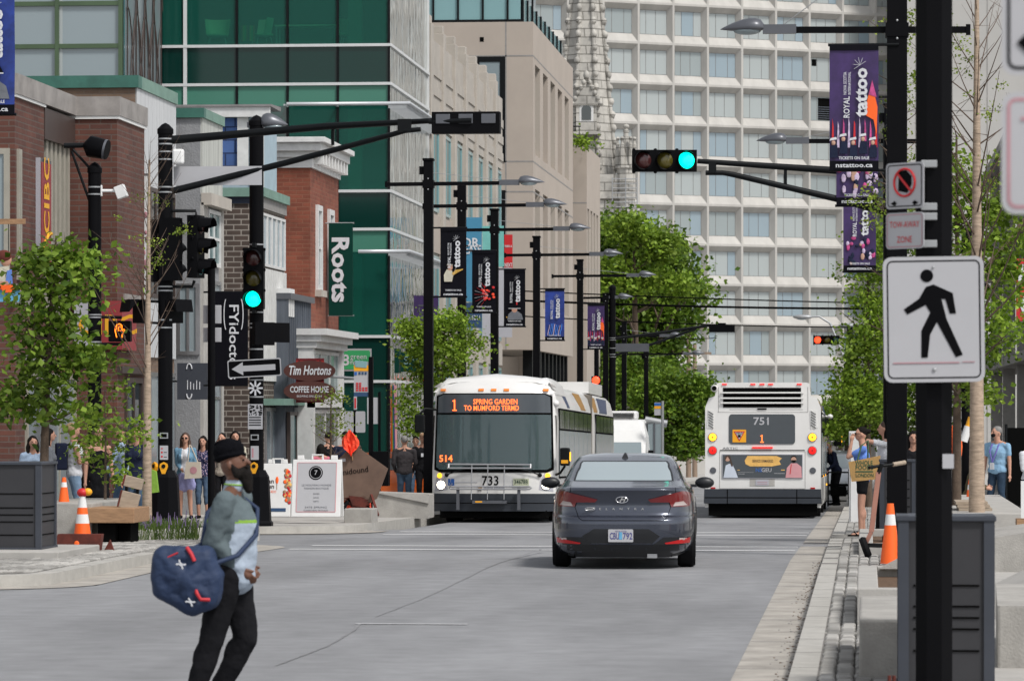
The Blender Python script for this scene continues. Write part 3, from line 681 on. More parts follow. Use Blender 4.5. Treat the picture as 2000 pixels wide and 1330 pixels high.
# ---- H: glass tower with lattice wall, top left
YH = 103.5; XH = xY(243, YH); DH = 104
h = thing('glass_tower', 'pale glass tower with green mullions and a dark pointed-arch lattice wall at the top left', 'building')
MB().box(-34, XH-.1, YH+.1, YG-.2, GB, 24, 'interior_dark').build('core', h)
hx = [-34, xY(-60, YH), xY(8, YH), xY(112, YH), xY(236, YH)]; hz = [8, zp(150, DH), zp(84, DH), zp(0, DH), zp(-90, DH), 24]
for i in range(4):
    for j in range(1, 5): MB().box(hx[i]+.06, hx[i+1]-.06, YH+.02, YH+.06, hz[j]+.05, hz[j+1]-.05, 'glass_pale').build('pane', h)
fr = MB()
for x in hx[1:]: fr.box(x-.055, x+.055, YH-.08, YH+.1, 5, 24, 'green_mullion')
for z in hz[1:]: fr.box(-34, hx[-1], YH-.06, YH+.1, z-.06, z+.06, 'green_mullion')
for x in (-27, -25.2, -23.4, -21.6): fr.box(x-.2, x-.1, YH+.0, YH+.05, hz[1], 24, 'glass_curtain')
fr.box(hx[-1]+.08, XH, YH+.0, YH+.08, 5, 24, 'glass_teal'); fr.build('mullions', h)
yh0, yh1 = yX(250, XH), YG-.3
mb = MB(); mb.box(XH-.1, XH-.04, YH+.1, yh1, 5, 24, 'glass_pale')
zb, zt2 = 9.5, 15.5; Wd = yh1-yh0
for k in range(5):
    yc = yh0+Wd*k/4
    for rr, zo in ((1.0, 0), (1.6, 1.0)):
        for sg in (-1, 1):
            pts = [(XH, yc+sg*Wd/4*rr*(1-t), zb+zo+3.4*rr*(math.sin(t*1.57))) for t in [q/8 for q in range(9)]]
            pts = [p for p in pts if yh0-.2 < p[1] < yh1]
            if len(pts) > 1: mb.tube(pts, .018, 'brown_metal', 4)
    mb.box(XH-.03, XH+.0, max(yc-.03, yh0), min(yc+.03, yh1), 6, 24, 'brown_metal')
for k in range(4):
    yc = yh0+Wd*(k+.5)/4
    for sg in (-1, 1): mb.tube([(XH+.02, yc+sg*Wd/8*(1-t), zt2-2.2+3.2*math.sin(t*1.57)) for t in [q/8 for q in range(9)]], .018, 'brown_metal', 4)
mb.build('lattice', h)
# ---- I: limestone building with piers
YI0, YI1 = YG1+.1, yX(981, XG)
b = thing('limestone_building', 'pale limestone building with stepped vertical piers between green glass and beige block', 'building')
MB().box(-30, XG-.08, YI0, YI1, GB, 13.5, 'limestone').build('wall', b)
npier = 7; pw = .62; per = (YI1-YI0)/npier
for k in range(npier):
    y = YI0+per*k
    MB().box(XG-.3, XG+.10, y+.15, y+.15+pw, GB, 13.95, 'limestone').box(XG-.25, XG+.05, y+.23, y+.07+pw, 13.95, 14.2, 'limestone').build('pier', b, bevel=.02)
    p = MB(); p.box(XG-.3, XG-.01, y+.15+pw, y+per+.15, 10.9, 13.55, 'limestone')
    for q in range(3): p.box(XG-.01, XG+.03, y+.15+pw, y+per+.15, 11.2+q*.62, 11.5+q*.62, 'limestone')
    p.build('spandrel', b)
    for (z0, z1, m_) in ((6.9, 8.1, 'precast'), (3.6, 4.4, 'limestone')): MB().box(XG-.3, XG-.01, y+.15+pw, y+per+.15, z0, z1, m_).build('spandrel', b)
    for (z0, z1) in ((8.1, 10.9), (4.4, 6.9), (.2, 3.6)):
        side_window(b, XG-.07, y+.4+pw, y+per-.1, z0+.1, z1-.1, fm='glass_teal_pale', gm='glass_teal', nm=2, f=.1)
# ---- J, K: beige precast blocks
YJ0, YJ1 = yX(1041, XG), yX(1119, XG); zJ = zp(43, dX(1041, XG))
b = thing('precast_building', 'beige precast concrete block with tall recessed slots and a glass roof terrace', 'building')
mb = MB(); X0 = -34
def slots(mb, X, y0, y1, n, z0, z1, first=.6, dep=.5):
    """street wall strip with n deep vertical slots between z0 and z1"""
    L = y1-y0-2*first; w_ = L/n
    mb.box(X-dep, X, y0, y0+first, z0, z1, 'precast').box(X-dep, X, y1-first, y1, z0, z1, 'precast')
    for k in range(n): mb.box(X-dep, X, y0+first+w_*k+w_*.62, y0+first+w_*(k+1), z0, z1, 'precast')
rows = [(6.2, 11.0), (12.4, 16.1)]
mb.box(X0, XG-.5, YJ0, YJ1, 4.4, zJ, 'precast'); z = 4.4
for (a, c_) in rows: mb.box(XG-.5, XG, YJ0, YJ1, z, a, 'precast'); slots(mb, XG, YJ0, YJ1, 5, a, c_, first=1.0); z = c_
mb.box(XG-.5, XG, YJ0, YJ1, z, zJ, 'precast')
mb.box(X0, XG-3, YJ0+3, YJ1, GB-1, 4.4, 'precast').box(XG-3, XG-2.5, YJ0+6, YJ1, GB-1, 4.4, 'glass_dark'); mb.build('wall', b)
jm = MB()
for z in (zp(110, 158), zp(316, 158), zp(375, 158)): jm.box(X0, XG+.004, YJ0-.006, YJ0, z-.03, z+.03, 'concrete_dark').box(XG, XG+.006, YJ0, YJ1, z-.03, z+.03, 'concrete_dark')
jm.box(xY(988, YJ0)-.03, xY(988, YJ0)+.03, YJ0-.006, YJ0, 4.4, zJ, 'concrete_dark'); jm.box(xY(937, YJ0), xY(945, YJ0), YJ0-.01, YJ0, zp(82, 158), zp(73, 158), 'black_matte'); jm.build('joints', b)
for (a, c_) in rows:
    L = YJ1-YJ0-2.0; w_ = L/5
    for k in range(5):
        y = YJ0+1.0+w_*k
        MB().box(XG-.51, XG-.42, y, y+w_*.62, a, c_, 'glass_dark' if k % 2 else 'glass_teal').box(XG-.42, XG-.2, y+w_*.28, y+w_*.34, a, c_, 'precast').build('slot_window', b)
front_window(b, xY(926, YJ0), xY(987, YJ0), YJ0, zp(317, 158), zp(111, 158), fm='black_metal', gm='glass_pale', f=.22, nm=1, nh=1, proud=.04)
front_window(b, xY(926, YJ0), xY(987, YJ0), YJ0, zp(640, 158), zp(372, 158), fm='black_metal', gm='glass_dark', f=.22, nh=1, proud=.04)
for k in range(10):
    y = YJ0+2+k*(YJ1-YJ0-3)/9; MB().box(XG-.6, XG-.2, y, y+.4, gz(y), 4.4, 'black_metal').build('column', b)
rl = MB(); zt = zJ+1.15
rl.box(X0, XG-.5, YJ0+.5, YJ0+.55, zJ+.15, zt, 'glass_teal_pale').box(XG-.55, XG-.5, YJ0+.5, YJ1, zJ+.15, zt, 'glass_teal_pale')
rl.box(X0, XG-.45, YJ0+.45, YJ0+.5, zt, zt+.08, 'black_metal').box(X0, XG-.45, YJ0+.45, YJ0+.5, zJ+.05, zJ+.15, 'black_metal')
x = X0
while x < XG: rl.box(x, x+.08, YJ0+.42, YJ0+.5, zJ, zt, 'black_metal'); x += 1.02
y = YJ0+.5
while y < YJ1: rl.box(XG-.5, XG-.42, y, y+.08, zJ, zt, 'black_metal'); y += 2.2
rl.build('terrace_railing', b)
MB().box(X0, xY(1000, YJ0+8), YJ0+8, YJ0+20, zJ, zJ+5, 'glass_sky').box(X0, xY(1000, YJ0+8)+.2, YJ0+7.8, YJ0+8, zJ+1.6, zJ+1.9, 'dark_blue_metal').build('penthouse', b)
XK = -13.0; YK0, YK1 = yX(1146, XK), yX(1172, XK); zK = zp(285, dX(1146, XK))
b = thing('precast_building', 'lower beige precast block with vertical slots beside the church spire', 'building')
mb = MB(); mb.box(-30, XK-.5, YK0, YK1, GB-1, zK, 'precast'); z = GB-1
for (a, c_) in ((6.2, 11.4),): mb.box(XK-.5, XK, YK0, YK1, z, a, 'precast'); slots(mb, XK, YK0, YK1, 4, a, c_, first=.5); z = c_
mb.box(XK-.5, XK, YK0, YK1, z, zK, 'precast'); mb.build('wall', b)
for k in range(4): y = YK0+.5+(YK1-YK0-1)/4*k; MB().box(XK-.51, XK-.42, y, y+1.3, 6.2, 11.4, 'glass_teal').build('slot_window', b)
jm = MB().box(-30, XK+.004, YK0-.006, YK0, 11.6, 11.66, 'concrete_dark'); jm.build('joints', b)
mb = MB().box(-20, XK-.3, YK0+.3, YK0+.34, zK+.9, zK+.96, 'black_metal'); x = -20
while x < XK-.3: mb.box(x, x+.04, YK0+.3, YK0+.34, zK, zK+.9, 'black_metal'); x += .3
mb.build('railing', b)
# ---- L: church spire
cx, cy = wp(1144, 235); zs = lambda py: zp(py, 235)
b = thing('church', 'weathered grey stone church spire with crockets and corner pinnacles', 'church', (cx, cy, 0), TH)
rp = lambda py: (30+ (57-30)*py/275)/7560*235
mb = MB(); top = -300
mb.lathe([(rp(345), zs(345)), (rp(275), zs(275)), (rp(0), zs(0)), (rp(-290), zs(-290)), (.05, zs(top))], 'stone_blocks', 8, smooth=False, M=Matrix.Rotation(R(22.5), 4, 'Z'))
mb.box(-rp(330)-.3, rp(330)+.3, -rp(330)-.3, rp(330)+.3, -4, zs(345), 'stone_blocks').box(-rp(330)-.5, rp(330)+.5, -rp(330)-.5, rp(330)+.5, zs(392), zs(383), 'stone_blocks').build('spire', b)
mb = MB()
for k in range(8):
    a = R(22.5+45*k); py = 330
    while py > -280:
        r = rp(py)+.1; mb.ell((r*math.cos(a), r*math.sin(a), zs(py)), (.2, .2, .24), 'stone_blocks', 6, 4); py -= 26
    mb.tube([(rp(330)*math.cos(a)*1.01, rp(330)*math.sin(a)*1.01, zs(330)), (rp(-280)*math.cos(a), rp(-280)*math.sin(a), zs(-280))], .14, 'stone_blocks', 5)
mb.build('crockets', b)
ld = MB(); y0 = -rp(210)-.15
ld.box(-.62, .62, y0-.5, y0+1.5, zs(265), zs(212), 'stone_blocks')
ld.prism([(-.85, zs(212)), (.85, zs(212)), (0, zs(160))], 1.6, 'stone_blocks', M=frame((0, y0+1.0, 0), (1, 0, 0), (0, 0, 1)))
ld.prism([(-.28, zs(240)), (.28, zs(240)), (.28, zs(218)), (0, zs(204)), (-.28, zs(218))], .04, 'glass_dark', M=frame((0, y0-.52, 0), (1, 0, 0), (0, 0, 1)))
ld.prism([(-.42, zs(243)), (.42, zs(243)), (.42, zs(216)), (0, zs(196)), (-.42, zs(216))], .02, 'trim_white', M=frame((0, y0-.50, 0), (1, 0, 0), (0, 0, 1)))
for sx in (-1, 1):
    for q in range(5): ld.ell((sx*.85*(1-q/5), y0-.6, zs(212)+(zs(160)-zs(212))*q/5+.1), (.15, .15, .17), 'stone_blocks', 6, 4)
ld.ell((0, y0-.55, zs(154)), (.2, .2, .3), 'stone_blocks', 6, 4).box(-.9, .9, y0-.7, y0+1, zs(268), zs(263), 'stone_blocks'); ld.build('dormer', b)
for sx in (-1, 1):
    pn = MB(); X = sx*rp(330)+sx*.45; Yp = -rp(330)-.1
    pn.lathe([(.55, -4), (.55, zs(335)), (.66, zs(333)), (.6, zs(328))], 'stone_blocks', 8, smooth=False, M=Matrix.Translation((X, Yp, 0)))
    pn.lathe([(.5, zs(328)), (.32, zs(300)), (.06, zs(252))], 'stone_blocks', 8, smooth=False, M=Matrix.Translation((X, Yp, 0)))
    for q in range(6):
        a = R(60*q); xx, yy = X+.5*math.cos(a), Yp+.5*math.sin(a)
        pn.lathe([(.16, zs(333)), (.16, zs(300)), (.03, zs(276))], 'stone_blocks', 6, smooth=False, M=Matrix.Translation((xx, yy, 0)))
        for z in (zs(300), zs(288), zs(276)): pn.ell((xx, yy, z), (.13, .13, .13), 'stone_blocks', 5, 4)
    for z in (zs(252), zs(262), zs(272), zs(285)): pn.ell((X, Yp, z), (.2, .2, .14), 'stone_blocks', 6, 4)
    pn.build('pinnacle', b)
sc_ = MB()
for py in range(355, 430, 9): sc_.tube([(rp(330)-.4, -rp(330)-.8, zs(py)), (rp(330)+1.1, -rp(330)-.8, zs(py))], .03, 'galv', 5)
for x in (rp(330)-.4, rp(330)+.4, rp(330)+1.1): sc_.tube([(x, -rp(330)-.8, zs(430)), (x, -rp(330)-.8, zs(352))], .03, 'galv', 5)
sc_.build('scaffold', b)
# ---- M: white grid office block
DM = 310.0; PM = 1383; ox, oy = wp(PM, DM)
ang = TH+math.atan2(.44, .90)             # wall direction in the world
m = thing('office_block', 'huge white concrete office block of deep square window cells closing the street', 'building', (ox, oy, 0), ang)
bw_, bh_ = 3.14, 77.6/FP*DM
z00 = zp(711, DM)
ncol0, ncol1, nrow0, nrow1 = -5, 6, -2, 10
wall = MB(); de = .52
ww_, zl, zh = 2.42, .74, 2.68
cells = []
for i in range(ncol0, ncol1):
    for j in range(nrow0, nrow1):
        x0, x1 = i*bw_, (i+1)*bw_; z0, z1 = z00+j*bh_, z00+(j+1)*bh_
        e = .09; a = [(x0+e, 0, z0+e), (x1-e, 0, z0+e), (x1-e, 0, z1-e), (x0+e, 0, z1-e)]
        xm = (x0+x1)/2; bb = [(xm-ww_/2, de, z0+zl), (xm+ww_/2, de, z0+zl), (xm+ww_/2, de, z0+zh), (xm-ww_/2, de, z0+zh)]
        o4 = [(x0, 0, z0), (x1, 0, z0), (x1, 0, z1), (x0, 0, z1)]
        wall.add(o4+a, [(0, 1, 5, 4), (1, 2, 6, 5), (2, 3, 7, 6), (3, 0, 4, 7)], 'precast_white')
        wall.add(a+bb, [(0, 1, 5, 4), (1, 2, 6, 5), (2, 3, 7, 6), (3, 0, 4, 7)], 'precast_white')
        cells.append((i, j, xm, z0))
wall.box(ncol0*bw_, ncol1*bw_, de+.12, 18, z00+nrow0*bh_, z00+nrow1*bh_, 'precast_white')
wall.box(ncol0*bw_-8, ncol1*bw_+20, de+.2, 18, -9, z00+nrow0*bh_, 'precast_white')
wall.build('wall', m)
rest = MB(); cnt = 0; rr = random.Random(3)
def cell_window(mb, xm, z0, rr):
    L = [.22, .36, .42] if rr.random() < .3 else [.25, .45, .30]
    g1 = rr.choice(['glass_curtain', 'glass_curtain', 'glass_curtain', 'glass_curtain_dim', 'glass_curtain_dim', 'glass_sky']); x = xm-ww_/2
    mb.box(xm-ww_/2, xm+ww_/2, de+.03, de+.10, z0+zl, z0+zh, 'concrete_dark')
    for q, l in enumerate(L):
        gm = g1 if rr.random() < .8 else rr.choice(['glass_sky', 'glass_curtain'])
        mb.box(x+.03, x+l*ww_-.02, de+.0, de+.03, z0+zl+.03, z0+zh-.03, gm); x += l*ww_
for (i, j, xm, z0) in cells:
    hid = (j <= 2 and i <= -2) or j < 0 or i >= 6
    if not hid and cnt < 99:
        mb = MB(); cell_window(mb, xm, z0, rr)
        if (i, j) == (3, 7): mb.box(xm-1.1, xm-.65, de-.01, de, z0+2.0, z0+2.55, 'black_matte')
        if (i, j) == (3, 6):
            mb.box(xm-.5, xm+1.12, de-.02, de, z0+.82, z0+2.6, 'black_matte')
            for q in range(6): mb.box(xm-.5, xm+1.12, de-.03, de-.02, z0+.95+q*.18, z0+1.0+q*.18, 'tin_grey')
        mb.build('window', m); cnt += 1
    else: cell_window(rest, xm, z0, rr)
rw = rest.build('window', m); rw['kind'] = 'stuff'
MB().box(ncol0*bw_-5.5, ncol0*bw_-.05, -.6, 16, -6, z00+nrow1*bh_+.5, 'precast_plain').build('end_wall', m)
# ---- N: plain concrete building behind the right hand trees
b = thing('concrete_building', 'plain windowless pale concrete building behind the right trees', 'building')
YN = 314.0
mb = MB().box(xY(1752, YN), xY(1752, YN)+30, YN, YN+20, -6, 45, 'precast_plain'); mb.build('wall', b)
j2 = MB()
for z in (8, 14, 20, 26): j2.box(xY(1752, YN), xY(1752, YN)+30, YN-.02, YN, z, z+.06, 'concrete_dark')
for k in range(1, 8): j2.box(xY(1752, YN)+k*3.6, xY(1752, YN)+k*3.6+.06, YN-.02, YN, -6, 45, 'concrete_dark')
j2.build('panel_joints', b)
# ---- O: building under construction on the right
b = thing('building_frame', 'unfinished building frame with steel studs and timber edges behind the right trees', 'building')
mb = MB()
for z in (3.3, 6.8, 10.3): mb.box(4.3, 14, 92, 150, z, z+.28, 'concrete_dark')
mb.build('floor_slab', b)
for y in (92.3, 104, 116, 128, 140):
    MB().box(4.5, 4.9, y, y+.4, gz(y), 10.3, 'concrete_dark').build('column', b); MB().box(9, 9.4, y, y+.4, gz(y), 10.3, 'concrete_dark').build('column', b)
mb = MB()
for k in range(60): mb.box(4.75+k*.15, 4.79+k*.15, 93.5, 93.56, -.6, 3.3, 'galv')
for k in range(50): mb.box(5.3, 5.36, 94+k*.6, 94.05+k*.6, 3.6, 6.8, 'galv')
mb.build('steel_studs', b)
MB().box(4.2, 14, 91.9, 92.0, 6.75, 7.1, 'wood').box(4.2, 14, 91.9, 92.0, 3.2, 3.5, 'wood').box(4.15, 4.25, 92, 150, 6.8, 7.0, 'wood').build('timber_edge', b)
MB().box(6, 14, 97, 97.2, -.6, 10.2, 'brick_brown').build('back_wall', b)
# ================================================================= VEHICLES
def poly_cols(poly, x):
    zs_ = []
    n = len(poly)
    for i in range(n):
        (x0, z0), (x1, z1) = poly[i], poly[(i+1) % n]
        if (x0-x)*(x1-x) <= 0 and abs(x1-x0) > 1e-9: zs_.append(z0+(z1-z0)*(x-x0)/(x1-x0))
    return (min(zs_), max(zs_)) if zs_ else None
def patch(mb, poly, fy, off, m, nx=10, nz=6, axis='y', smooth=True):
    """panel following the surface y = fy(x, z) (or x = fy(y, z)); lifted by off towards the outside (-y / sign x)"""
    xs = sorted({p[0] for p in poly}); x0, x1 = xs[0], xs[-1]; e = (x1-x0)*1e-3
    X = sorted(set([x0+e]+[x for x in xs[1:-1]]+[x1-e]+[x0+(x1-x0)*k/nx for k in range(1, nx)]))
    V = []; cols = []
    for x in X:
        r = poly_cols(poly, x)
        if r is None: continue
        for k in range(nz+1):
            z = r[0]+(r[1]-r[0])*k/nz; y = fy(x, z)
            V.append((x, y+off, z) if axis == 'y' else (y+off, x, z))
        cols.append(x)
    n = nz+1; F = []
    for i in range(len(cols)-1):
        for k in range(nz): F.append((i*n+k, (i+1)*n+k, (i+1)*n+k+1, i*n+k+1))
    mb.add(V, F, m, smooth)
    # rim back to the surface
    B = [i*n for i in range(len(cols))]+[(len(cols)-1)*n+k for k in range(1, n)]+[i*n+nz for i in range(len(cols)-2, -1, -1)]+[k for k in range(nz-1, 0, -1)]
    W = [V[i] for i in B]; d = (0, -off*1.6, 0) if axis == 'y' else (-off*1.6, 0, 0)
    W2 = [(a+d[0], b+d[1], c) for a, b, c in W]; q = len(W)
    mb.add(W+W2, [(k, (k+1) % q, q+(k+1) % q, q+k) for k in range(q)], m)
    return mb
def wheel(par, x, y, r=.48, wd=.28, rim='steel', out=1):
    M = Matrix.Translation((x, y, r)) @ Matrix.Rotation(R(90), 4, 'Y')
    w_ = MB().lathe([(r*.6, -wd/2), (r*.93, -wd/2), (r, -wd/2+.04), (r, wd/2-.04), (r*.93, wd/2), (r*.6, wd/2)], 'rubber', 24, M=M).build('wheel', par)
    mb = MB().lathe([(r*.6, -wd*.4), (r*.62, wd*.3*out), (r*.55, wd*.34*out), (r*.2, wd*.18*out), (0.01, wd*.2*out)], rim, 20, M=M)
    for k in range(5):
        a = 2*math.pi*k/5; mb.bar(M @ Vector((0, 0, wd*.3*out)), M @ Vector((r*.55*math.cos(a), r*.55*math.sin(a), wd*.36*out)), .07, .03, rim, up=(1, 0, 0))
    mb.build('rim', w_); return w_
def bus_y(x, z):   # front skin
    lean = .0 if z < 1.2 else (z-1.2)*.09
    top = 0 if z < 2.78 else (z-2.78)*.9
    return .10*(abs(x)/1.275)**2*1.6+.12*(abs(x)/1.275)**8+lean+top
def bus_shell(mb, y0, y1, m='bus_white', zb=.34, zt=2.98, hw=1.275, top=None, capf=True, capb=True, nst=2):
    prof = [(hw-.03, zb), (hw, zb+.15), (hw, 2.2), (hw-.03, 2.55), (hw-.10, zt-.18), (hw-.22, zt-.05), (hw-.45, zt), (0, zt+.03)]
    P = prof+[(-x, z) for x, z in prof[-2::-1]]
    V = []; n = len(P)
    ys_ = [y0+(y1-y0)*k/nst for k in range(nst+1)]
    for y in ys_: V += [(x, y, z) for x, z in P]
    F = []
    for i in range(nst):
        for k in range(n-1): F.append((i*n+k, i*n+k+1, (i+1)*n+k+1, (i+1)*n+k))
    mb.add(V, F, m, True)
    mb.add([(hw-.03, y0, zb), (-hw+.03, y0, zb), (-hw+.03, y1, zb), (hw-.03, y1, zb)], [(0, 1, 2, 3)], 'black_matte')
    if capf: mb.add(V[:n], [tuple(range(n))[::-1]], m)
    if capb: mb.add(V[-n:], [tuple(range(n))], m)
def bus_side_windows(par, sx, y0, y1, n, z0=1.05, z1=2.42, X=1.275):
    band = MB().box(sx*X-.01 if sx > 0 else -X-.012, sx*X+.012 if sx > 0 else -X+.01, y0, y1, z0-.04, z1+.04, 'black_matte'); band.build('window_band', par)
    w_ = (y1-y0)/n
    for k in range(n):
        a, b = y0+w_*k+.05, y0+w_*(k+1)-.05; xa, xb = sorted((sx*(X+.012), sx*(X+.022)))
        MB().box(xa, xb, a, b, z0, z1-.42, 'glass_pale').box(xa, xb, a, b, z1-.38, z1, 'glass_dark').build('side_window', par)
def swoosh(mb, sx, y, z0, z1, w_, m, lean=.5, X=1.275):
    P = [(y, z0), (y+w_, z0), (y+w_+lean*.6, z1), (y+lean*.6-w_*.3, z1)]
    f = lambda yy, z: sx*(X if z < 2.2 else X-.03*(z-2.2)/.35 if z < 2.55 else X-.03-.07*(z-2.55)/.25)
    patch(mb, P, f, sx*.006, m, nx=4, nz=6, axis='x')
mat('livery_gold', (.40, .20, .03), .4, var=.05); mat('livery_blue', (.03, .05, .12), .4, var=.05); mat('bellows', (.20, .175, .145), .8, var=.15)
mat('bumper_dark', (.022, .027, .036), .5, var=.12)
mat('sign_glass', (.055, .065, .075), .18, var=.05, spec=.7)
# ---------------- bus facing the camera
Db = 79.2; bx, by = wp(962.5, Db); bz = gz(by+6)-.03
bus = thing('articulated_bus', 'white articulated bus facing the camera with bike rack and lit orange destination sign', 'bus', (bx, by, bz), 0)
bus.rotation_euler = (math.atan(-.0125), 0, 0)
mb = MB()
bus_shell(mb, .42, 10.6, capf=False, nst=4)
# front skin
prof = [.34, .7, 1.18, 1.6, 2.3, 2.6, 2.78, 2.88, 2.98]
hwz = lambda z: 1.275 if z < 1.2 else 1.275-.07*(z-1.2)/1.6 if z < 2.8 else 1.205-.12*(z-2.8)/.2
NX = 24; V = []
for z in prof:
    for k in range(NX+1):
        x = (k/NX*2-1); V.append((x*hwz(z), bus_y(x*hwz(z)/hwz(z)*1.275, z)+.0, z))
F = [(i*(NX+1)+k, i*(NX+1)+k+1, (i+1)*(NX+1)+k+1, (i+1)*(NX+1)+k) for i in range(len(prof)-1) for k in range(NX)]
mb.add(V, F, 'bus_white', True)
# cheeks joining skin and shell
for sx in (-1, 1):
    for i in range(len(prof)-1):
        a, b = prof[i], prof[i+1]
        mb.quad((sx*hwz(a), bus_y(1.275, a), a), (sx*hwz(b), bus_y(1.275, b), b), (sx*min(1.275, hwz(b)+.02), .44, b), (sx*1.275, .44, a), 'bus_white')
# roof fairing with its two rounded ears
fx = [-1.20, -1.14, -1.02, -.92, -.6, 0, .6, .92, 1.02, 1.14, 1.20]
fz0 = [2.74, 2.98, 3.09, 3.08, 3.12, 3.17, 3.12, 3.08, 3.09, 2.98, 2.74]
V = []
for (yy, sc) in ((.26, 0), (.34, .55), (.55, .88), (.9, 1.0), (2.2, 1.0), (3.6, .92)):
    for x, z in zip(fx, fz0): V.append((x, yy+.10*(x/1.2)**2, 2.74+(z-2.74)*sc))
n = len(fx); F = [(i*n+k, i*n+k+1, (i+1)*n+k+1, (i+1)*n+k) for i in range(5) for k in range(n-1)]
mb.add(V, F, 'bus_white', True); mb.add(V[-n:]+[(1.2, 3.6, 2.7), (-1.2, 3.6, 2.7)], [tuple(range(n))+(n, n+1)], 'bus_white')
mb.build('body', bus)
mb = MB(); bus_shell(mb, 11.6, 18.6, nst=3); mb.box(-1.0, 1.0, 13.5, 18.2, 2.98, 3.25, 'bus_white'); mb.build('rear_body', bus)
mb = MB()
for k in range(14):
    y = 10.6+k*1.0/14; h = 1.22 if k % 2 else 1.15
    mb.box(-h, h, y, y+.072, .5, 2.9 if k % 2 else 2.84, 'bellows')
mb.build('bellows', bus)
poly_ws = [(-1.20, 1.19), (1.20, 1.19), (1.185, 2.345), (-1.185, 2.345)]
fr = MB()
patch(fr, [(-1.235, 1.19), (-1.1, 1.13), (1.1, 1.13), (1.235, 1.19), (1.195, 2.70), (1.05, 2.755), (-1.05, 2.755), (-1.195, 2.70)], bus_y, -.012, 'black_matte', 16, 8)
fr.build('windscreen_frame', bus)
ws = MB(); patch(ws, [(-1.19, 1.24), (-1.1, 1.19), (1.1, 1.19), (1.19, 1.24), (1.17, 2.315), (-1.17, 2.315)], bus_y, -.020, 'bus_glass' if 'bus_glass' in MATS else 'glass_pale', 20, 8)
sg = MB(); patch(sg, [(-1.165, 2.355), (1.165, 2.355), (1.15, 2.68), (1.04, 2.73), (-1.04, 2.73), (-1.15, 2.68)], bus_y, -.020, 'sign_glass', 16, 4); dsg = sg.build('destination_sign', bus)
def led_text(par, t, h, x, z, width=None, fy=bus_y, off=-.05, m='led'):
    mb = MB(); mb.text(t, h*1.35, m, XZ(x, fy(x, z)+off, z), bold=.012, width=width); return mb.build('led_lettering', par)
MB(M=XZ(-.805, bus_y(-.8, 2.5)-.05, 2.515)).box(-.012, .012, -.11, .11, 0, .004, 'led').box(-.045, .045, -.12, -.098, 0, .004, 'led').box(-.04, -.012, .07, .092, 0, .004, 'led').build('led_lettering', dsg); led_text(dsg, 'SPRING GARDEN', .11, .045, 2.575, .91, off=-.06); led_text(dsg, 'TO MUMFORD TERMD', .11, -.035, 2.445, 1.13, off=-.06)
# windscreen glass: see-through, dark saloon behind
glass_mat('bus_glass', (.13, .19, .20), .05, spec=.8, trans=.55)
ws.mats = ['bus_glass']; wsc = ws.build('windscreen', bus)
led_text(wsc, '514', .14, -.975, 1.41, .27, off=-.06)
# interior
mat('saloon', (.36, .42, .42), .9, var=.2); mat('saloon_floor', (.05, .05, .05), .9, var=.1); mat('seat_red', (.35, .02, .03), .8, var=.1); mat('shirt_blue', (.06, .16, .36), .8, var=.1, scale=10)
body_o = bus.children[0]
mb = MB().box(-1.1, 1.1, 5.5, 5.6, .5, 2.6, 'saloon').box(-1.1, 1.1, .9, 5.5, .42, .5, 'saloon_floor').box(.1, 1.1, .55, .95, .9, 1.22, 'saloon').box(-1.15, .1, .5, .8, .9, 1.12, 'saloon_floor')
for x in (-.55, .2): mb.tube([(x, 2.4, .5), (x, 2.4, 2.6)], .02, 'yellow', 6)
for k in range(3): mb.box(-1.05, -.5, 2.6+k*.9, 2.75+k*.9, .9, 1.6, 'seat_red'); mb.box(.5, 1.05, 2.6+k*.9, 2.75+k*.9, .9, 1.6, 'seat_red')
mb.box(-.18, .05, .75, .8, 2.2, 2.26, 'glass_sky').build('interior', bus)
mb = MB(); M = Matrix.Translation((.62, 1.25, 1.22)) @ Matrix.Rotation(R(-55), 4, 'X')
mb.tube([M @ Vector((.26*math.cos(a), .26*math.sin(a), 0)) for a in [2*math.pi*k/20 for k in range(21)]], .018, 'black_matte', 6).build('steering_wheel', bus)
# lower front
bm = MB(); patch(bm, [(-1.29, .34), (1.29, .34), (1.29, .70), (-1.29, .70)], bus_y, -.05, 'bumper_dark', 16, 3); patch(bm, [(-1.27, .50), (1.27, .50), (1.27, .515), (-1.27, .515)], bus_y, -.056, 'black_matte', 16, 1)
bm.box(-1.1, 1.1, .1, .5, .2, .36, 'black_matte').build('bumper', bus)
for sx in (-1, 1):
    hp = MB(); x = sx*1.085
    patch(hp, [(x-.15, .78), (x+.14, .74), (x+.11, 1.0), (x-.02, 1.13), (x-.12, .98)] if sx > 0 else [(x-.14, .74), (x+.15, .78), (x+.12, .98), (x+.02, 1.13), (x-.11, 1.0)], bus_y, -.006, 'panel_silver', 6, 4)
    hpo = hp.build('headlight', bus)
    patch(MB(), circ(.1, 16, x, .875), bus_y, -.02, 'steel', 8, 6).build('bezel', hpo)
    patch(MB(), circ(.082, 16, x, .875), bus_y, -.032, 'head_lamp', 8, 6).build('lamp', hpo)
    patch(MB(), circ(.052, 12, sx*1.115, 1.068), bus_y, -.022, 'amber_lamp', 6, 4).build('turn_signal', bus)
for x in (-1.06, -.26, 0, .26, 1.06): patch(MB(), [(x-.055, 2.80), (x+.055, 2.80), (x+.055, 2.85), (x-.055, 2.85)], bus_y, -.03, 'amber_dull', 3, 2).build('marker_lamp', bus)
mb = MB(); mb.text('733', .27, 'sign_black', XZ(-.05, bus_y(0, .95)-.012, .955), bold=.012, width=.34); mb.build('fleet_number', bus)
mb = MB(); mb.text('metro transit', .085, 'livery_blue', XZ(.02, bus_y(0, .8)-.012, .815), bold=.01, width=.42).box(-.30, -.22, -.02, -.01, .78, .86, 'livery_gold').build('lettering', bus)
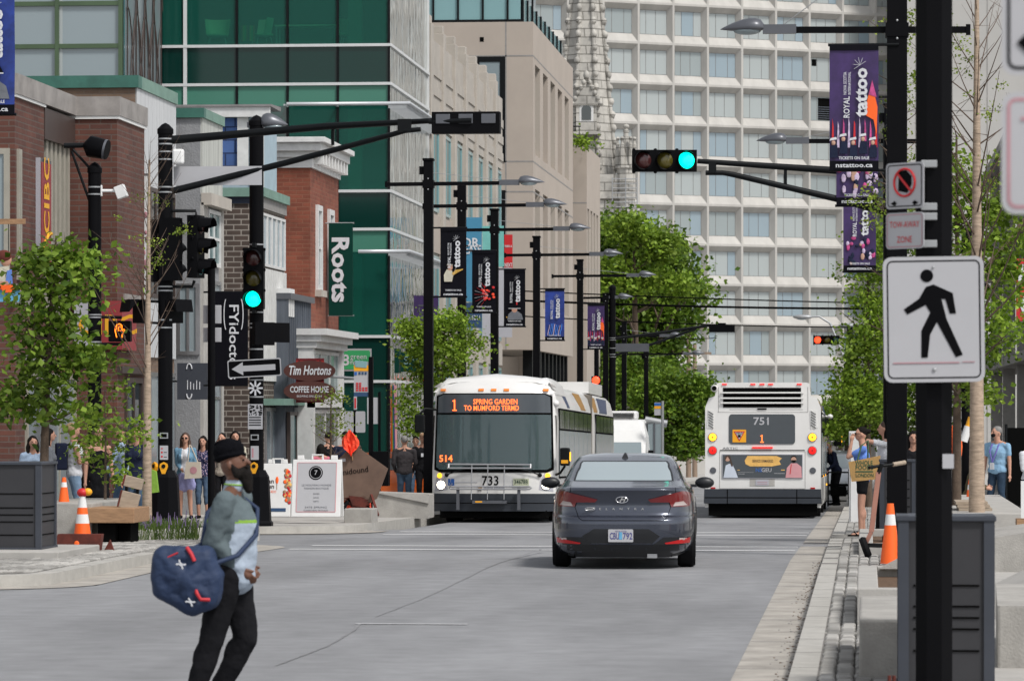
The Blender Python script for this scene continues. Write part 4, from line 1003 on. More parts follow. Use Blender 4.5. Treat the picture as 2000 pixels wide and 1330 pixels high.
mat('plate_green', (.50, .53, .38), .5, var=.1); mat('access_blue', (.02, .12, .42), .5, var=0); mat('plate_dark', (.02, .05, .03), .6, var=0)
pl = MB().box(.42, .74, bus_y(.6, .93)-.05, bus_y(.6, .93)-.02, .86, 1.01, 'plate_green').build('number_plate', bus); MB().text('34678B', .12, 'plate_dark', XZ(.58, bus_y(.6, .93)-.054, .935), bold=.01, width=.28).build('lettering', pl)
ab = MB(); patch(ab, [(-.93, .865), (-.80, .865), (-.80, 1.0), (-.93, 1.0)], bus_y, -.012, 'access_blue', 3, 3)
aw = MB(); yy = bus_y(-.87, .93)-.03; aw.ell((-.875, yy, .985), (.012, .004, .012), 'sign_white', 8, 4).bar((-.875, yy, .97), (-.87, yy, .925), .014, .004, 'sign_white').bar((-.87, yy, .925), (-.84, yy, .89), .014, .004, 'sign_white')
aw.tube([(-.87+.03*math.cos(a), yy, .905+.03*math.sin(a)) for a in [R(150+20*k) for k in range(12)]], .005, 'sign_white', 4); abo = ab.build('access_badge', bus); aw.build('symbol', abo)
# wipers
for sx in (-1, 1):
    mb = MB(); y = -.06
    mb.ell((sx*.96, bus_y(.96, 1.08)-.03, 1.08), (.045, .03, .045), 'black_metal').tube([(sx*.96, bus_y(.96, 1.08)-.05, 1.08), (sx*.72, bus_y(.7, 1.15)-.06, 1.17), (sx*.35, bus_y(.35, 1.2)-.05, 1.23)], .012, 'black_metal', 5).tube([(sx*.62, -.02, 1.25), (sx*.02, -.05, 1.27)], .012, 'black_metal', 5).build('wiper', bus)
# folded bike rack
mb = MB(); T = lambda P, r=.018: mb.tube(P, r, 'steel', 6)
for z in (.845, .795): T([(-.84, -.22, z), (.78, -.22, z)], .02)
T([(-.90, -.10, 1.30), (.78, -.14, 1.29)], .022); T([(-.88, -.12, 1.22), (.78, -.16, 1.22)], .02)
for x in (-.84, .78): T([(x, -.22, .845), (x+(.03 if x > 0 else -.03), -.22, .82), (x, -.22, .795)], .02)
for x in (-.90, .78): T([(x, -.11, 1.30), (x, -.14, 1.22)], .03)
for x in (-.42, -.09, .25): T([(x, -.13, 1.30), (x, -.20, .9), (x, -.24, .58)], .011)
for x in (-.70, .55): mb.box(x-.03, x+.03, -.2, -.12, .37, .82, 'lamp_grey')
mb.box(-.4, .3, -.22, -.1, .5, .56, 'lamp_grey').box(-.34, -.2, -.225, -.215, .52, .55, 'yellow'); T([(-.75, -.2, .93), (-.3, -.2, .93)], .014); mb.build('bike_rack', bus)
# mirrors
for sx, xc, z0, z1 in ((-1, -1.52, 1.95, 2.32), (1, 1.47, 1.27, 1.64)):
    mo = MB().box(xc-.10, xc+.10, .05, .22, z0, z1, 'black_metal').build('mirror', bus, bevel=.03)
    a = MB(); a.tube([(sx*1.22, .35, z1+.1 if sx < 0 else z0-.2), (xc-sx*.1, .15, z1+.12 if sx < 0 else z0-.15), (xc, .13, z1 if sx < 0 else z0)], .025, 'black_metal', 6).build('arm', mo)
    if sx > 0: MB().box(xc-.07, xc+.07, .035, .048, z0+.05, z0+.12, 'yellow').build('reflector', mo); MB().box(xc+.10, xc+.12, .06, .15, z0+.1, z0+.28, 'amber_lamp').build('side_lamp', mo)
mb = MB().ell((1.24, .5, 2.55), (.09, .12, .08), 'bus_white'); mb.build('camera_pod', bus)
bus_side_windows(bus, 1, 1.0, 10.3, 7); bus_side_windows(bus, 1, 11.9, 18.2, 5); bus_side_windows(bus, -1, 4.0, 10.3, 5); bus_side_windows(bus, -1, 11.9, 18.2, 5)
for a_ in ((3.6, 2.50, 2.86, .7, 'livery_blue', -1.6), (7.6, 2.50, 2.86, 1.5, 'livery_gold', -1.8), (11.7, 2.5, 2.85, 1.2, 'livery_gold', .1), (13.6, 2.5, 2.86, 2.6, 'livery_blue', 1.6)): mb = MB(); swoosh(mb, 1, *a_); mb.build('livery_stripe', bus)
MB().box(-1.26, -1.22, 1.2, 2.5, .4, 2.5, 'glass_dark').box(-1.29, -1.25, 1.2, 2.5, .4, .46, 'black_matte').build('door', bus)
for x in (-1.09, 1.09):
    for y in (2.9, 8.6, 15.2): wheel(bus, x, y, .48, .30, out=1 if x > 0 else -1)
MB().box(-1.0, 1.0, .4, 18, .2, .4, 'black_matte').build('chassis', bus)
# ---------------- bus seen from behind
Dr = 85.5; rx, ry = wp(1490, Dr); rz_ = gz(ry+6)-.03
rb = thing('articulated_bus', 'white articulated bus seen from behind with louvred top and lit tail lamps', 'bus', (rx, ry, rz_))
rb.rotation_euler = (math.atan(-.0125), 0, 0)
mb = MB(); bus_shell(mb, .25, 7.2, zt=2.76, nst=3)
mb.prism([(-1.275, .34), (1.275, .34), (1.275, 2.55), (1.19, 2.76), (1.06, 2.80), (1.02, 3.08), (.96, 3.10), (-.96, 3.10), (-1.02, 3.08), (-1.06, 2.80), (-1.19, 2.76), (-1.275, 2.55)], .25, 'bus_white', M=frame((0, .25, 0), (1, 0, 0), (0, 0, 1)))
mb.box(-1.02, 1.02, .25, 3.4, 2.70, 3.06, 'bus_white'); mb.build('rear_body', rb, bevel=.035, seg=3)
mb = MB(); bus_shell(mb, 8.2, 18.6, zt=2.80, nst=4); mb.build('body', rb)
mb = MB()
for k in range(14): y = 7.2+k/14; h = 1.22 if k % 2 else 1.15; mb.box(-h, h, y, y+.072, .5, 2.7 if k % 2 else 2.64, 'bellows')
mb.build('bellows', rb)
gr = MB().box(-.88, .84, -.012, .02, 2.55, 2.985, 'black_matte').build('engine_grille', rb)
mb = MB()
for z in (2.875, 2.755, 2.65): mb.box(-.93, .90, -.05, -.012, z-.016, z+.018, 'bus_white')
mb.build('slat', gr)
for x in (-.85, -.22, -.02, .17, .80): MB().box(x-.055, x+.055, -.03, 0, 3.045, 3.075, 'red_lamp').build('marker_lamp', rb, bevel=.008)
mb = MB(); mb.lathe([(.075, 0), (.08, .1), (.06, .16)], 'bus_white', 14, M=Matrix.Translation((-1.07, .02, 2.97)) @ Matrix.Rotation(R(90), 4, 'X')).lathe([(.055, 0), (.05, .02)], 'black_matte', 14, M=Matrix.Translation((-1.07, -.14, 2.97)) @ Matrix.Rotation(R(90), 4, 'X')).build('rear_camera', rb)
wn = MB().prism(rrect(1.46, .66, .07, cx=-.02, cy=2.07), .015, 'sign_glass', M=XZ(0, 0, 0)).build('rear_window', rb)
mb = MB(); mb.text('751', .235, 'sign_white', XZ(-.02, -.018, 2.24), bold=.015, width=.34).box(.085, .125, -.020, -.018, 2.275, 2.30, 'sign_white').build('fleet_number', wn)
MB(M=XZ(-.02, -.02, 1.865)).box(-.012, .012, -.08, .08, 0, .004, 'led').box(-.04, .04, -.09, -.07, 0, .004, 'led').box(-.036, -.012, .045, .064, 0, .004, 'led').build('led_lettering', wn)
ys_ = MB().box(-.67, -.37, -.022, -.015, 1.78, 2.06, 'yellow').build('yield_sign', wn)
mb = MB(); mb.prism([(-.645, 2.025), (-.395, 2.025), (-.52, 1.80)], .004, 'sign_red', M=XZ(0, -.022, 0)).prism([(-.612, 2.005), (-.428, 2.005), (-.52, 1.84)], .004, 'sign_white', M=XZ(0, -.026, 0)).text('YIELD', .06, 'sign_black', XZ(-.52, -.032, 1.98), bold=.01, width=.15).box(-.55, -.49, -.034, -.030, 1.89, 1.945, 'sign_black').build('symbol', ys_)
for sx in (-1, 1):
    v = MB(); x = sx*1.13-.02
    v.prism([(x-sx*.075, 2.48), (x+sx*.06, 2.50), (x+sx*.09, 2.1), (x-sx*.06, 2.08)] if sx < 0 else [(x-.075, 2.48), (x-.06, 2.08), (x+.09, 2.1), (x+.06, 2.50)], .012, 'bus_white', M=XZ())
    for k in range(6): z = 2.43-k*.06; v.bar((x-.055, -.018, z+sx*.035), (x+.055, -.018, z-sx*.035) if sx > 0 else (x+.055, -.018, z-.035-.0), .012, .016, 'black_matte', up=(0, 1, 0)) if sx > 0 else v.bar((x-.055, -.018, z+.035), (x+.055, -.018, z-.035), .012, .016, 'black_matte', up=(0, 1, 0))
    v.build('side_louvre', rb)
    for z, m_, nm_ in ((1.893, 'amber_lamp', 'turn_signal'), (1.60, 'red_lamp', 'tail_lamp')):
        l = MB().lathe([(.10, 0), (.10, .02), (.09, .03)], 'lamp_grey', 20, M=Matrix.Translation((sx*1.1-.01, 0, z)) @ Matrix.Rotation(R(90), 4, 'X')).build(nm_, rb)
        MB().lathe([(.085, .03), (.07, .045), (.001, .05)], m_, 20, M=Matrix.Translation((sx*1.1-.01, 0, z)) @ Matrix.Rotation(R(90), 4, 'X')).build('lens', l)
        MB().box(sx*1.1-.03, sx*1.1+.01, -.055, -.045, z-.02, z+.02, 'amber_dull' if 'amber' in m_ else 'red_dull').build('bulb', l)
    MB().lathe([(.07, 0), (.07, .015), (.05, .015), (.05, .02), (.001, .02)], 'lamp_grey', 16, M=Matrix.Translation((sx*1.1, 0, 1.16)) @ Matrix.Rotation(R(90), 4, 'X')).build('reversing_lamp', rb)
    MB().box(sx*1.1-.05, sx*1.1+.05, -.02, 0, .755, .79, 'red_dull').build('reflector', rb)
MB().box(-.24, .22, -.05, 0, 1.645, 1.68, 'red_lamp').build('brake_lamp', rb, bevel=.01)
mb = MB()
mb.box(-.95, .92, -.006, 0, 1.60, 1.615, 'black_matte')
for (a, b, c, d) in ((-.96, .935, .755, .765), (-.96, -.95, .765, 1.58), (.925, .935, .765, 1.58), (-.96, .935, 1.575, 1.585), (-.74, .88, 2.50, 2.508), (-1.0, .99, 2.44, 2.448), (-.985, -.975, 2.45, 3.0), (.985, .995, 2.45, 3.0)): mb.box(a, b, -.004, 0, c, d, 'concrete_dark')
mb.box(-.12, .08, -.02, 0, 2.50, 2.53, 'black_matte').build('panel_joints', rb)
ad = MB().box(-.90, .88, -.022, 0, .985, 1.52, 'panel_silver').box(-.885, .865, -.028, -.022, 1.0, 1.505, 'sign_glass').build('advert_board', rb)
mat('skin_print', (.50, .30, .22), .6, var=.1); mat('pink_shirt', (.62, .30, .32), .6, var=.08); mat('paint_gold', (.75, .44, .12), .6, var=.2, scale=8); mat('white_shirt', (.55, .60, .68), .8, var=.08)
mb = MB(); Y = -.030
def flat(mb, poly, m, y=Y): mb.prism(poly, .003, m, M=XZ(0, y, 0))
flat(mb, [(-.40, 1.38), (-.34, 1.48), (.30, 1.48), (.42, 1.43), (.36, 1.37), (.40, 1.29), (.20, 1.25), (-.28, 1.25), (-.38, 1.30)], 'paint_gold')
flat(mb, [(-.87, 1.0), (-.55, 1.0), (-.60, 1.14), (-.66, 1.27), (-.74, 1.31), (-.82, 1.27)], 'white_shirt'); flat(mb, circ(.06, 12, -.78, 1.42), 'skin_print'); flat(mb, [(-.84, 1.36), (-.84, 1.46), (-.78, 1.50), (-.72, 1.47), (-.66, 1.25), (-.70, 1.25), (-.73, 1.40), (-.78, 1.47)], 'hair_brown', Y-.003)
flat(mb, [(.50, 1.0), (.86, 1.0), (.85, 1.24), (.75, 1.32), (.62, 1.32), (.53, 1.22)], 'pink_shirt'); flat(mb, circ(.06, 12, .68, 1.40), 'skin_print', Y-.003); flat(mb, circ(.064, 12, .68, 1.425), 'hair_dark'); flat(mb, [(.62, 1.39), (.74, 1.39), (.70, 1.33), (.66, 1.33)], 'hair_dark', Y-.006); flat(mb, [(.62, 1.30), (.635, 1.30), (.61, 1.08), (.59, 1.08)], 'sign_red', Y-.004)
mb.build('artwork', ad)
mb = MB(); mb.text('SERVICE UNMASKED', .085, 'brown_metal', XZ(.0, Y-.006, 1.365), bold=.01, width=.46).text('NS', .12, 'access_blue', XZ(-.09, Y-.004, 1.165), bold=.012).text('GEU', .12, 'sign_white', XZ(.08, Y-.004, 1.165), bold=.012)
mb.box(-.55, -.2, Y-.004, Y, 1.115, 1.12, 'sign_white').box(.25, .48, Y-.004, Y, 1.09, 1.10, 'sign_white').box(.40, .48, Y-.004, Y, 1.16, 1.18, 'paint_gold').box(-.56, -.51, Y-.004, Y, 1.16, 1.175, 'paint_gold').box(-.55, -.4, Y-.004, Y, 1.08, 1.088, 'sign_white'); mb.build('lettering', ad)
mb = MB(); mb.text('ARTIC', .065, 'lamp_grey', XZ(-.72, -.006, 1.645), width=.34).build('badge', rb)
MB().box(-.29, .26, -.006, 0, .81, .98, 'concrete').box(-.16, .13, -.014, -.006, .83, .96, 'panel_silver').box(-.12, .1, -.016, -.014, .86, .87, 'pink_print').box(-.12, .1, -.016, -.014, .90, .91, 'pink_print').build('plate_recess', rb)
mb = MB().prism([(-1.30, .43), (-1.29, .75), (1.28, .75), (1.30, .43)], .12, 'bumper_dark', M=XZ(0, 0, 0)); mb.box(-1.28, 1.28, -.125, -.12, .55, .57, 'black_matte')
for x in (-.78, .75): mb.box(x-.01, x+.01, -.126, -.12, .43, .74, 'black_matte')
mb.build('bumper', rb, bevel=.02)
MB().box(-1.18, 1.18, .0, 18, .20, .45, 'black_matte').box(-1.2, 1.2, -.02, .1, .16, .44, 'black_matte').build('chassis', rb)
bus_side_windows(rb, 1, .7, 7.0, 5); bus_side_windows(rb, 1, 8.5, 18.0, 7); bus_side_windows(rb, -1, .7, 7.0, 5); bus_side_windows(rb, -1, 8.5, 18.0, 7)
for z, y in ((1.0, 4), (1.0, 9), (.75, 12)): MB().box(1.275, 1.295, y, y+.1, z, z+.05, 'amber_lamp').build('side_lamp', rb)
m1 = MB().box(1.42, 1.62, 17.7, 17.9, 1.75, 2.3, 'black_metal').build('mirror', rb, bevel=.03); MB().tube([(1.2, 18.2, 2.5), (1.52, 17.85, 2.45), (1.52, 17.8, 2.3)], .03, 'black_metal', 6).build('arm', m1); MB().box(1.625, 1.64, 17.68, 17.8, 1.85, 2.15, 'amber_lamp').build('side_lamp', m1)
MB().ell((1.4, 9.2, 2.45), (.07, .09, .06), 'bus_white').tube([(1.25, 9.2, 2.45), (1.4, 9.2, 2.45)], .02, 'bus_white', 5).build('camera_pod', rb)
for x in (-1.08, 1.08):
    for y in (3.3, 9.6, 15.7): wheel(rb, x, y, .48, .30, out=1 if x > 0 else -1)
for a_ in ((2.0, 2.50, 2.72, 1.2, 'livery_gold', 1.2), (10.0, 2.5, 2.72, 1.6, 'livery_blue', 1.2)): mb = MB(); swoosh(mb, 1, *a_); mb.build('livery_stripe', rb)

# ---------------- slices car body
class Car:
    def __init__(s, S): s.S = S
    def par(s, z):
        S = s.S
        if z <= S[0][0]: return S[0][1:]
        for a, b in zip(S, S[1:]):
            if z <= b[0]:
                t = (z-a[0])/(b[0]-a[0]); return tuple(p+(q-p)*t for p, q in zip(a[1:], b[1:]))
        return S[-1][1:]
    def rear(s, x, z):
        yr, yf, hw, n = s.par(z); yc = (yr+yf)/2; hl = (yf-yr)/2; q = min(.9999, abs(x)/hw)
        return yc-hl*(1-q**n)**(1/n)
    def front(s, x, z):
        yr, yf, hw, n = s.par(z); yc = (yr+yf)/2; hl = (yf-yr)/2; q = min(.9999, abs(x)/hw)
        return yc+hl*(1-q**n)**(1/n)
    def side(s, y, z):
        yr, yf, hw, n = s.par(z); yc = (yr+yf)/2; hl = (yf-yr)/2; q = min(.9999, abs(y-yc)/hl)
        return hw*(1-q**n)**(1/n)
    def shell(s, m, seg=96, sub=3):
        mb = MB(); zs_ = []
        for a, b in zip(s.S, s.S[1:]): zs_ += [a[0]+(b[0]-a[0])*k/sub for k in range(sub)]
        zs_.append(s.S[-1][0]); V = []
        for z in zs_:
            yr, yf, hw, n = s.par(z); yc = (yr+yf)/2; hl = (yf-yr)/2
            for k in range(seg):
                t = 2*math.pi*k/seg; c_, s_ = math.cos(t), math.sin(t)
                V.append((hw*math.copysign(abs(c_)**(2/n), c_), yc+hl*math.copysign(abs(s_)**(2/n), s_), z))
        F = [(i*seg+k, i*seg+(k+1) % seg, (i+1)*seg+(k+1) % seg, (i+1)*seg+k) for i in range(len(zs_)-1) for k in range(seg)]
        mb.add(V, F, m, True); mb.add(V[-seg:], [tuple(range(seg))], m); mb.add(V[:seg], [tuple(range(seg))[::-1]], 'black_matte')
        return mb
mat('paint_graphite', (.048, .056, .080), .25, metal=.55, var=.0, coat=.9, spec=.6)
mat('paint_silver', (.42, .44, .46), .3, metal=.5, var=.02, coat=.6); mat('paint_orange', (.62, .115, .012), .35, var=.03, coat=.5)
mat('tail_red', (.16, .004, .006), .15, var=0, spec=.7, coat=.5); mat('tail_clear', (.45, .38, .36), .2, var=.1, spec=.6); mat('chrome', (.75, .75, .76), .15, metal=1, var=0)
mat('trim_black', (.008, .009, .011), .45, var=.1)
glass_mat('car_glass', (.32, .38, .40), .05, spec=.9)
glass_mat('car_glass_dark', (.012, .016, .018), .04, spec=.7)
S = [(.17, .14, 4.40, .76, 5), (.22, .06, 4.5, .84, 5), (.30, .02, 4.56, .885, 5), (.45, .0, 4.60, .90, 5), (.60, .0, 4.58, .90, 5), (.635, .03, 4.56, .90, 5), (.66, .09, 4.54, .897, 5), (.80, .115, 4.42, .888, 5), (.92, .075, 4.15, .862, 5), (.975, .045, 3.9, .83, 5), (.995, .07, 3.6, .805, 5), (1.01, .16, 3.4, .785, 5.5), (1.05, .42, 3.2, .755, 6), (1.075, .57, 3.12, .74, 6), (1.15, .80, 2.95, .705, 6), (1.24, 1.10, 2.7, .665, 6), (1.31, 1.38, 2.5, .625, 5.5), (1.36, 1.62, 2.35, .58, 4), (1.385, 1.78, 2.25, .50, 3), (1.40, 1.9, 2.1, .3, 2.5)]
cr = Car(S); Dc = 47.2; cx_, cy_ = wp(1216, Dc)
car = thing('sedan_car', 'dark grey metallic sedan driving away in front of the buses', 'car', (cx_, cy_, 0.0), R(2.4))
cr.shell('paint_graphite').build('body', car)
px = lambda zx, zy: ((zx-853)/786, (1215-zy)/786)
gl = MB(); patch(gl, [px(365, 372), px(1340, 372), px(1325, 300), px(1290, 205), px(1270, 186), px(436, 186), px(415, 205), px(383, 300)], cr.rear, -.012, 'trim_black', 20, 10); glo = gl.build('rear_window', car)
patch(MB(), [px(385, 366), px(1320, 366), px(1306, 300), px(1272, 208), px(1258, 194), px(446, 194), px(432, 208), px(402, 300)], cr.rear, -.018, 'car_glass', 20, 10).build('glass', glo)
for sx in (-1, 1):
    L = [px(198, 500), px(225, 475), px(280, 465), px(350, 482), px(610, 546), px(585, 572), px(375, 572), px(388, 615), px(215, 612), px(200, 580)]
    if sx > 0: L = [(-x, z) for x, z in L]
    tl = MB(); patch(tl, L, cr.rear, -.014, 'tail_red', 16, 8); t_ = tl.build('tail_light', car)
    L = [px(235, 600), px(270, 562), px(350, 572), px(372, 608)]; L = [(-x, z) for x, z in L] if sx > 0 else L
    patch(MB(), L, cr.rear, -.020, 'tail_clear', 6, 4).build('reversing_lamp', t_)
    L = [px(205, 912), px(300, 930), px(450, 958), px(440, 970), px(210, 964)]; L = [(-x, z) for x, z in L] if sx > 0 else L
    patch(MB(), L, cr.rear, -.018, 'red_dull', 6, 3).build('reflector', car)
    L = [px(180, 905), px(460, 905), px(560, 980), px(190, 980)]; L = [(-x, z) for x, z in L] if sx > 0 else L
    patch(MB(), L, cr.rear, -.008, 'trim_black', 8, 3).build('bumper_vent', car)
    L = [px(240, 915), px(310, 912), px(312, 935), px(240, 932)]; L = [(-x, z) for x, z in L] if sx > 0 else L
    patch(MB(), L, cr.rear, -.016, 'tail_clear', 3, 2).build('fog_lamp', car)
patch(MB(), [px(462, 895), px(575, 825), px(1105, 825), px(1210, 895), px(1140, 962), px(530, 962)], cr.rear, -.004, 'trim_black', 14, 5).build('plate_recess', car)
lw = MB(); patch(lw, [px(180, 975), px(1530, 975), px(1520, 1075), px(1300, 1100), px(400, 1100), px(170, 1070)], cr.rear, -.01, 'trim_black', 18, 4)
for x in (583, 745, 915, 1075): patch(lw, [px(x, 1030), px(x+8, 1030), px(x+8, 1005), px(x, 1005)], cr.rear, -.02, 'bumper_dark', 2, 2)
lw.build('rear_diffuser', car)
yp = cr.rear(0, .40)
pl = MB().prism(rrect(.305, .155, .012, cx=(835-853)/786, cy=(1215-888)/786), .012, 'sign_white', M=XZ(0, yp-.012, 0)).build('number_plate', car)
mat('plate_ink', (.05, .05, .22), .6, var=0); mat('plate_sky', (.12, .38, .60), .6, var=.1)
mb = MB(); mb.box(-.045, -.005, yp-.027, yp-.0245, .37, .46, 'plate_sky'); mb.text('CBU', .115, 'plate_ink', XZ(-.098, yp-.028, .408), bold=.008, width=.115).text('792', .115, 'plate_ink', XZ(.062, yp-.028, .408), bold=.008, width=.115).text('NOVA SCOTIA', .03, 'plate_ink', XZ(-.02, yp-.028, .468), width=.14); mb.build('lettering', pl)
# trunk joint lines
jl = MB()
for sx in (-1, 1):
    for (a, b) in ((px(350, 430), px(345, 482)), (px(375, 572), px(430, 720)), (px(430, 720), px(470, 745))):
        a = (-a[0]*-sx if sx < 0 else -a[0], a[1]); b = (b[0] if sx < 0 else -b[0], b[1]); 
        a = (abs(a[0])*sx, a[1])
        jl.tube([(a[0]+(b[0]-a[0])*k/5, cr.rear(a[0]+(b[0]-a[0])*k/5, a[1]+(b[1]-a[1])*k/5)-.001, a[1]+(b[1]-a[1])*k/5) for k in range(6)], .0035, 'black_matte', 4)
jl.tube([(x/10*.49, cr.rear(x/10*.49, .598+.0)-.001, .60) for x in range(-10, 11)], .004, 'black_matte', 4)
jl.build('panel_gaps', car)
# emblem and letters
mb = MB(); ye = cr.rear(0, .85)-.012
mb.tube([(-.01+.072*math.cos(a), ye, .85+.037*math.sin(a)) for a in [2*math.pi*k/24 for k in range(25)]], .006, 'chrome', 5)
mb.text('H', .085, 'chrome', XZ(-.01, ye-.004, .85), bold=.02, shear=.45, sx=1.1); mb.tube([(-.40+.06*math.cos(a), ye+.0, .738+.02*math.sin(a)) for a in [2*math.pi*k/20 for k in range(21)]], .006, 'chrome', 4)
mb.build('emblem', car)
mb = MB(); mb.text('ELANTRA', .038, 'chrome', XZ(-.015, ye+.004, .738), bold=.01, width=.545, space=3.2).box(-.44, -.36, ye-.005, ye+.002, .732, .744, 'chrome'); mb.build('lettering', car)
yt = cr.rear(0, 1.335)
MB().add([(-.04, 1.52, 1.345), (.04, 1.52, 1.345), (.022, 1.75, 1.39), (0, 1.78, 1.395), (-.022, 1.75, 1.39), (0, 1.50, 1.30), (0, 1.60, 1.415), (0, 1.72, 1.41)], [(0, 6, 7, 4), (1, 2, 7, 6), (0, 5, 1, 6), (2, 3, 7), (7, 3, 4)], 'trim_black').build('antenna_fin', car)
for sx in (-1, 1):
    mo = MB().ell((sx*1.0, 3.05, 1.005), (.125, .07, .075), 'trim_black', 16, 10).build('wing_mirror', car); MB().box(min(sx*.78, sx*.9), max(sx*.78, sx*.9), 3.0, 3.1, .95, .985, 'trim_black').build('arm', mo)
    sw = MB(); P = [(.95, 1.06), (3.05, 1.04), (2.6, 1.25), (2.3, 1.30), (1.65, 1.30), (1.25, 1.22)]
    patch(sw, P, lambda y, z: sx*cr.side(y, z), sx*.01, 'car_glass_dark', 14, 6, axis='x'); sw.build('side_window', car)
    for yy in (.98, 3.68): ar = MB(); patch(ar, [(yy+.38*math.cos(R(a)), .32+.36*math.sin(R(a))) for a in range(0, 181, 20)], lambda y, z: sx*cr.side(y, z), sx*.006, 'trim_black', 12, 4, axis='x'); ar.build('wheel_arch', car)
    for yy in (.98, 3.68): wheel(car, sx*.775, yy, .325, .22, out=sx)
    MB().box(*sorted((sx*.895, sx*.915)), 1.9, 2.1, .82, .85, 'chrome').build('door_handle', car)
MB().box(-.6, .6, .25, 4.3, .15, .3, 'black_matte').box(.30, .42, .10, .3, .14, .19, 'steel').build('underbody', car)
# ---------------- white delivery van beyond the bus, facing the camera
Dv = 138; vx, vy = wp(1208, Dv); vz = gz(vy)
sv = FP/Dv
van = thing('delivery_van', 'tall white delivery van with roof cooling unit behind the articulated bus', 'van', (vx, vy, vz))
mb = MB(); P = [(-1.0, .35), (1.0, .35), (1.02, 1.3), (.95, 2.1), (.80, 2.62), (.62, 2.68), (-.62, 2.68), (-.80, 2.62), (-.95, 2.1), (-1.02, 1.3)]
mb.prism(P, (-6.0, -1.5), 'white_paint', M=frame((0, 0, 0), (1, 0, 0), (0, 0, 1)))
Vv = [(x, 1.5, z) for x, z in P]+[(x*.97, .95 if z > 1.25 else .0, min(z, 2.3 if z > 2.2 else z)) for x, z in P]+[(x*.93, .0 if z < 1.25 else .1, min(z, 1.25)) for x, z in P]
n = len(P); mb.add(Vv, [(n+k, n+(k+1) % n, (k+1) % n, k) for k in range(n)]+[(2*n+k, 2*n+(k+1) % n, n+(k+1) % n, n+k) for k in range(n)]+[tuple(range(2*n, 3*n))], 'white_paint'); mb.build('body', van)
mb = MB().add([(-.82, .16, 1.22), (.82, .16, 1.22), (.76, .88, 1.98), (-.76, .88, 1.98)], [(0, 1, 2, 3)], 'glass_pale'); mb.add([(-.88, .18, 1.17), (.88, .18, 1.17), (.82, .91, 2.03), (-.82, .91, 2.03)], [(0, 1, 2, 3)], 'black_matte')
mb.v = [(x, y-.08, z+.06) for x, y, z in mb.v]; mb.v[:4] = [(x, y-.02, z+.02) for x, y, z in mb.v[:4]]; mb.build('windscreen', van)
MB().box(-.55, .55, 1.7, 3.0, 2.68, 3.0, 'white_paint').build('cooling_unit', van, bevel=.08)
mb = MB()
for k in range(4): mb.box(-.45, .45, 1.66, 1.7, 2.74+k*.055, 2.76+k*.055, 'black_matte')
mb.build('unit_grille', van)
mb = MB(); mb.text('GO TO SIDES', .09, 'lamp_grey', XZ(.05, 1.2, 2.36), width=.8); mb.v = mb.v; mb = MB(); mb.ell((-.45, 1.12, 2.38), (.06, .02, .06), 'sign_red', 8, 5).box(-.3, .45, 1.10, 1.12, 2.36, 2.39, 'lamp_grey').box(-.3, .4, 1.10, 1.12, 2.30, 2.315, 'pink_print').build('logo', van)
for sx in (-1, 1):
    MB().box(sx*1.12-.1, sx*1.12+.1, .5, .65, 1.25, 1.6, 'black_metal').build('mirror', van, bevel=.03); MB().ell((sx*.78, -.02, .8), (.14, .06, .12), 'tail_clear').build('headlight', van)
    for y in (1.0, 4.6): wheel(van, sx*.88, y, .36, .24, out=sx)
MB().box(-.95, .95, -.08, 0, .35, .65, 'trim_black').box(-.4, .4, -.02, .01, .75, 1.0, 'trim_black').build('bumper', van)
# ---------------- bright orange hatchback behind the pedestrians, parked on the left, and the silver car on the right
def small_car(name, label, loc, rz, paint, glass='car_glass_dark', L=4.1, lit=False, h=1.5):
    S = [(.2, .10, L-.12, .74, 6), (.3, .03, L-.03, .84, 6), (.5, 0, L, .87, 6), (.75, .03, L-.1, .87, 6), (.92, .10, L-.55, .84, 6), (1.0, .14, L-.95, .80, 6), (1.2, .28, L-1.25, .72, 6), (h-.12, .42, L-1.6, .64, 6), (h-.04, .6, L-1.8, .56, 5), (h, .9, L-2.1, .4, 3)]
    c = Car(S); o = thing(name, label, 'car', loc, rz); c.shell(paint, 64, 2).build('body', o)
    patch(MB(), [(-.60, 1.02), (.60, 1.02), (.54, h-.15), (-.54, h-.15)], c.rear, -.012, 'car_glass', 10, 5).build('rear_window', o)
    patch(MB(), [(-.60, 1.02), (.60, 1.02), (.54, h-.15), (-.54, h-.15)], c.front, .012, 'car_glass', 10, 5).build('windscreen', o)
    for sx in (-1, 1):
        patch(MB(), [(.5, 1.0), (L-1.25, .98), (L-1.75, h-.14), (.7, h-.14)], lambda y, z: sx*c.side(y, z), sx*.01, glass, 12, 5, axis='x').build('side_window', o)
        patch(MB(), sorted([(sx*.48, .80), (sx*.82, .78), (sx*.80, .96), (sx*.50, .93)], key=lambda p: math.atan2(p[1]-.87, p[0]-sx*.65)), c.rear, -.014, 'red_lamp' if lit else 'tail_red', 6, 4).build('tail_light', o)
        for y in (.75, L-.8): wheel(o, sx*.76, y, .32, .22, out=sx)
    patch(MB(), [(-.26, .48), (.26, .48), (.26, .61), (-.26, .61)], c.rear, -.01, 'sign_white', 4, 2).build('number_plate', o)
    patch(MB(), [(-.8, .22), (.8, .22), (.8, .36), (-.8, .36)], c.rear, -.008, 'trim_black', 8, 2).build('bumper', o)
    return o
ox_, oy_ = wp(700, 91)
small_car('orange_car', 'bright orange car parked across behind the pedestrians on the left', (ox_-.9, oy_+2.2, gz(oy_)+.02), R(-84), 'paint_orange', L=4.3, h=1.42)
sx_, sy_ = wp(1633, 118)
small_car('silver_car', 'silver hatchback with lit brake lamps ahead of the rear-facing bus', (sx_-.1, sy_, gz(sy_)), 0, 'paint_silver', lit=True, h=1.55)
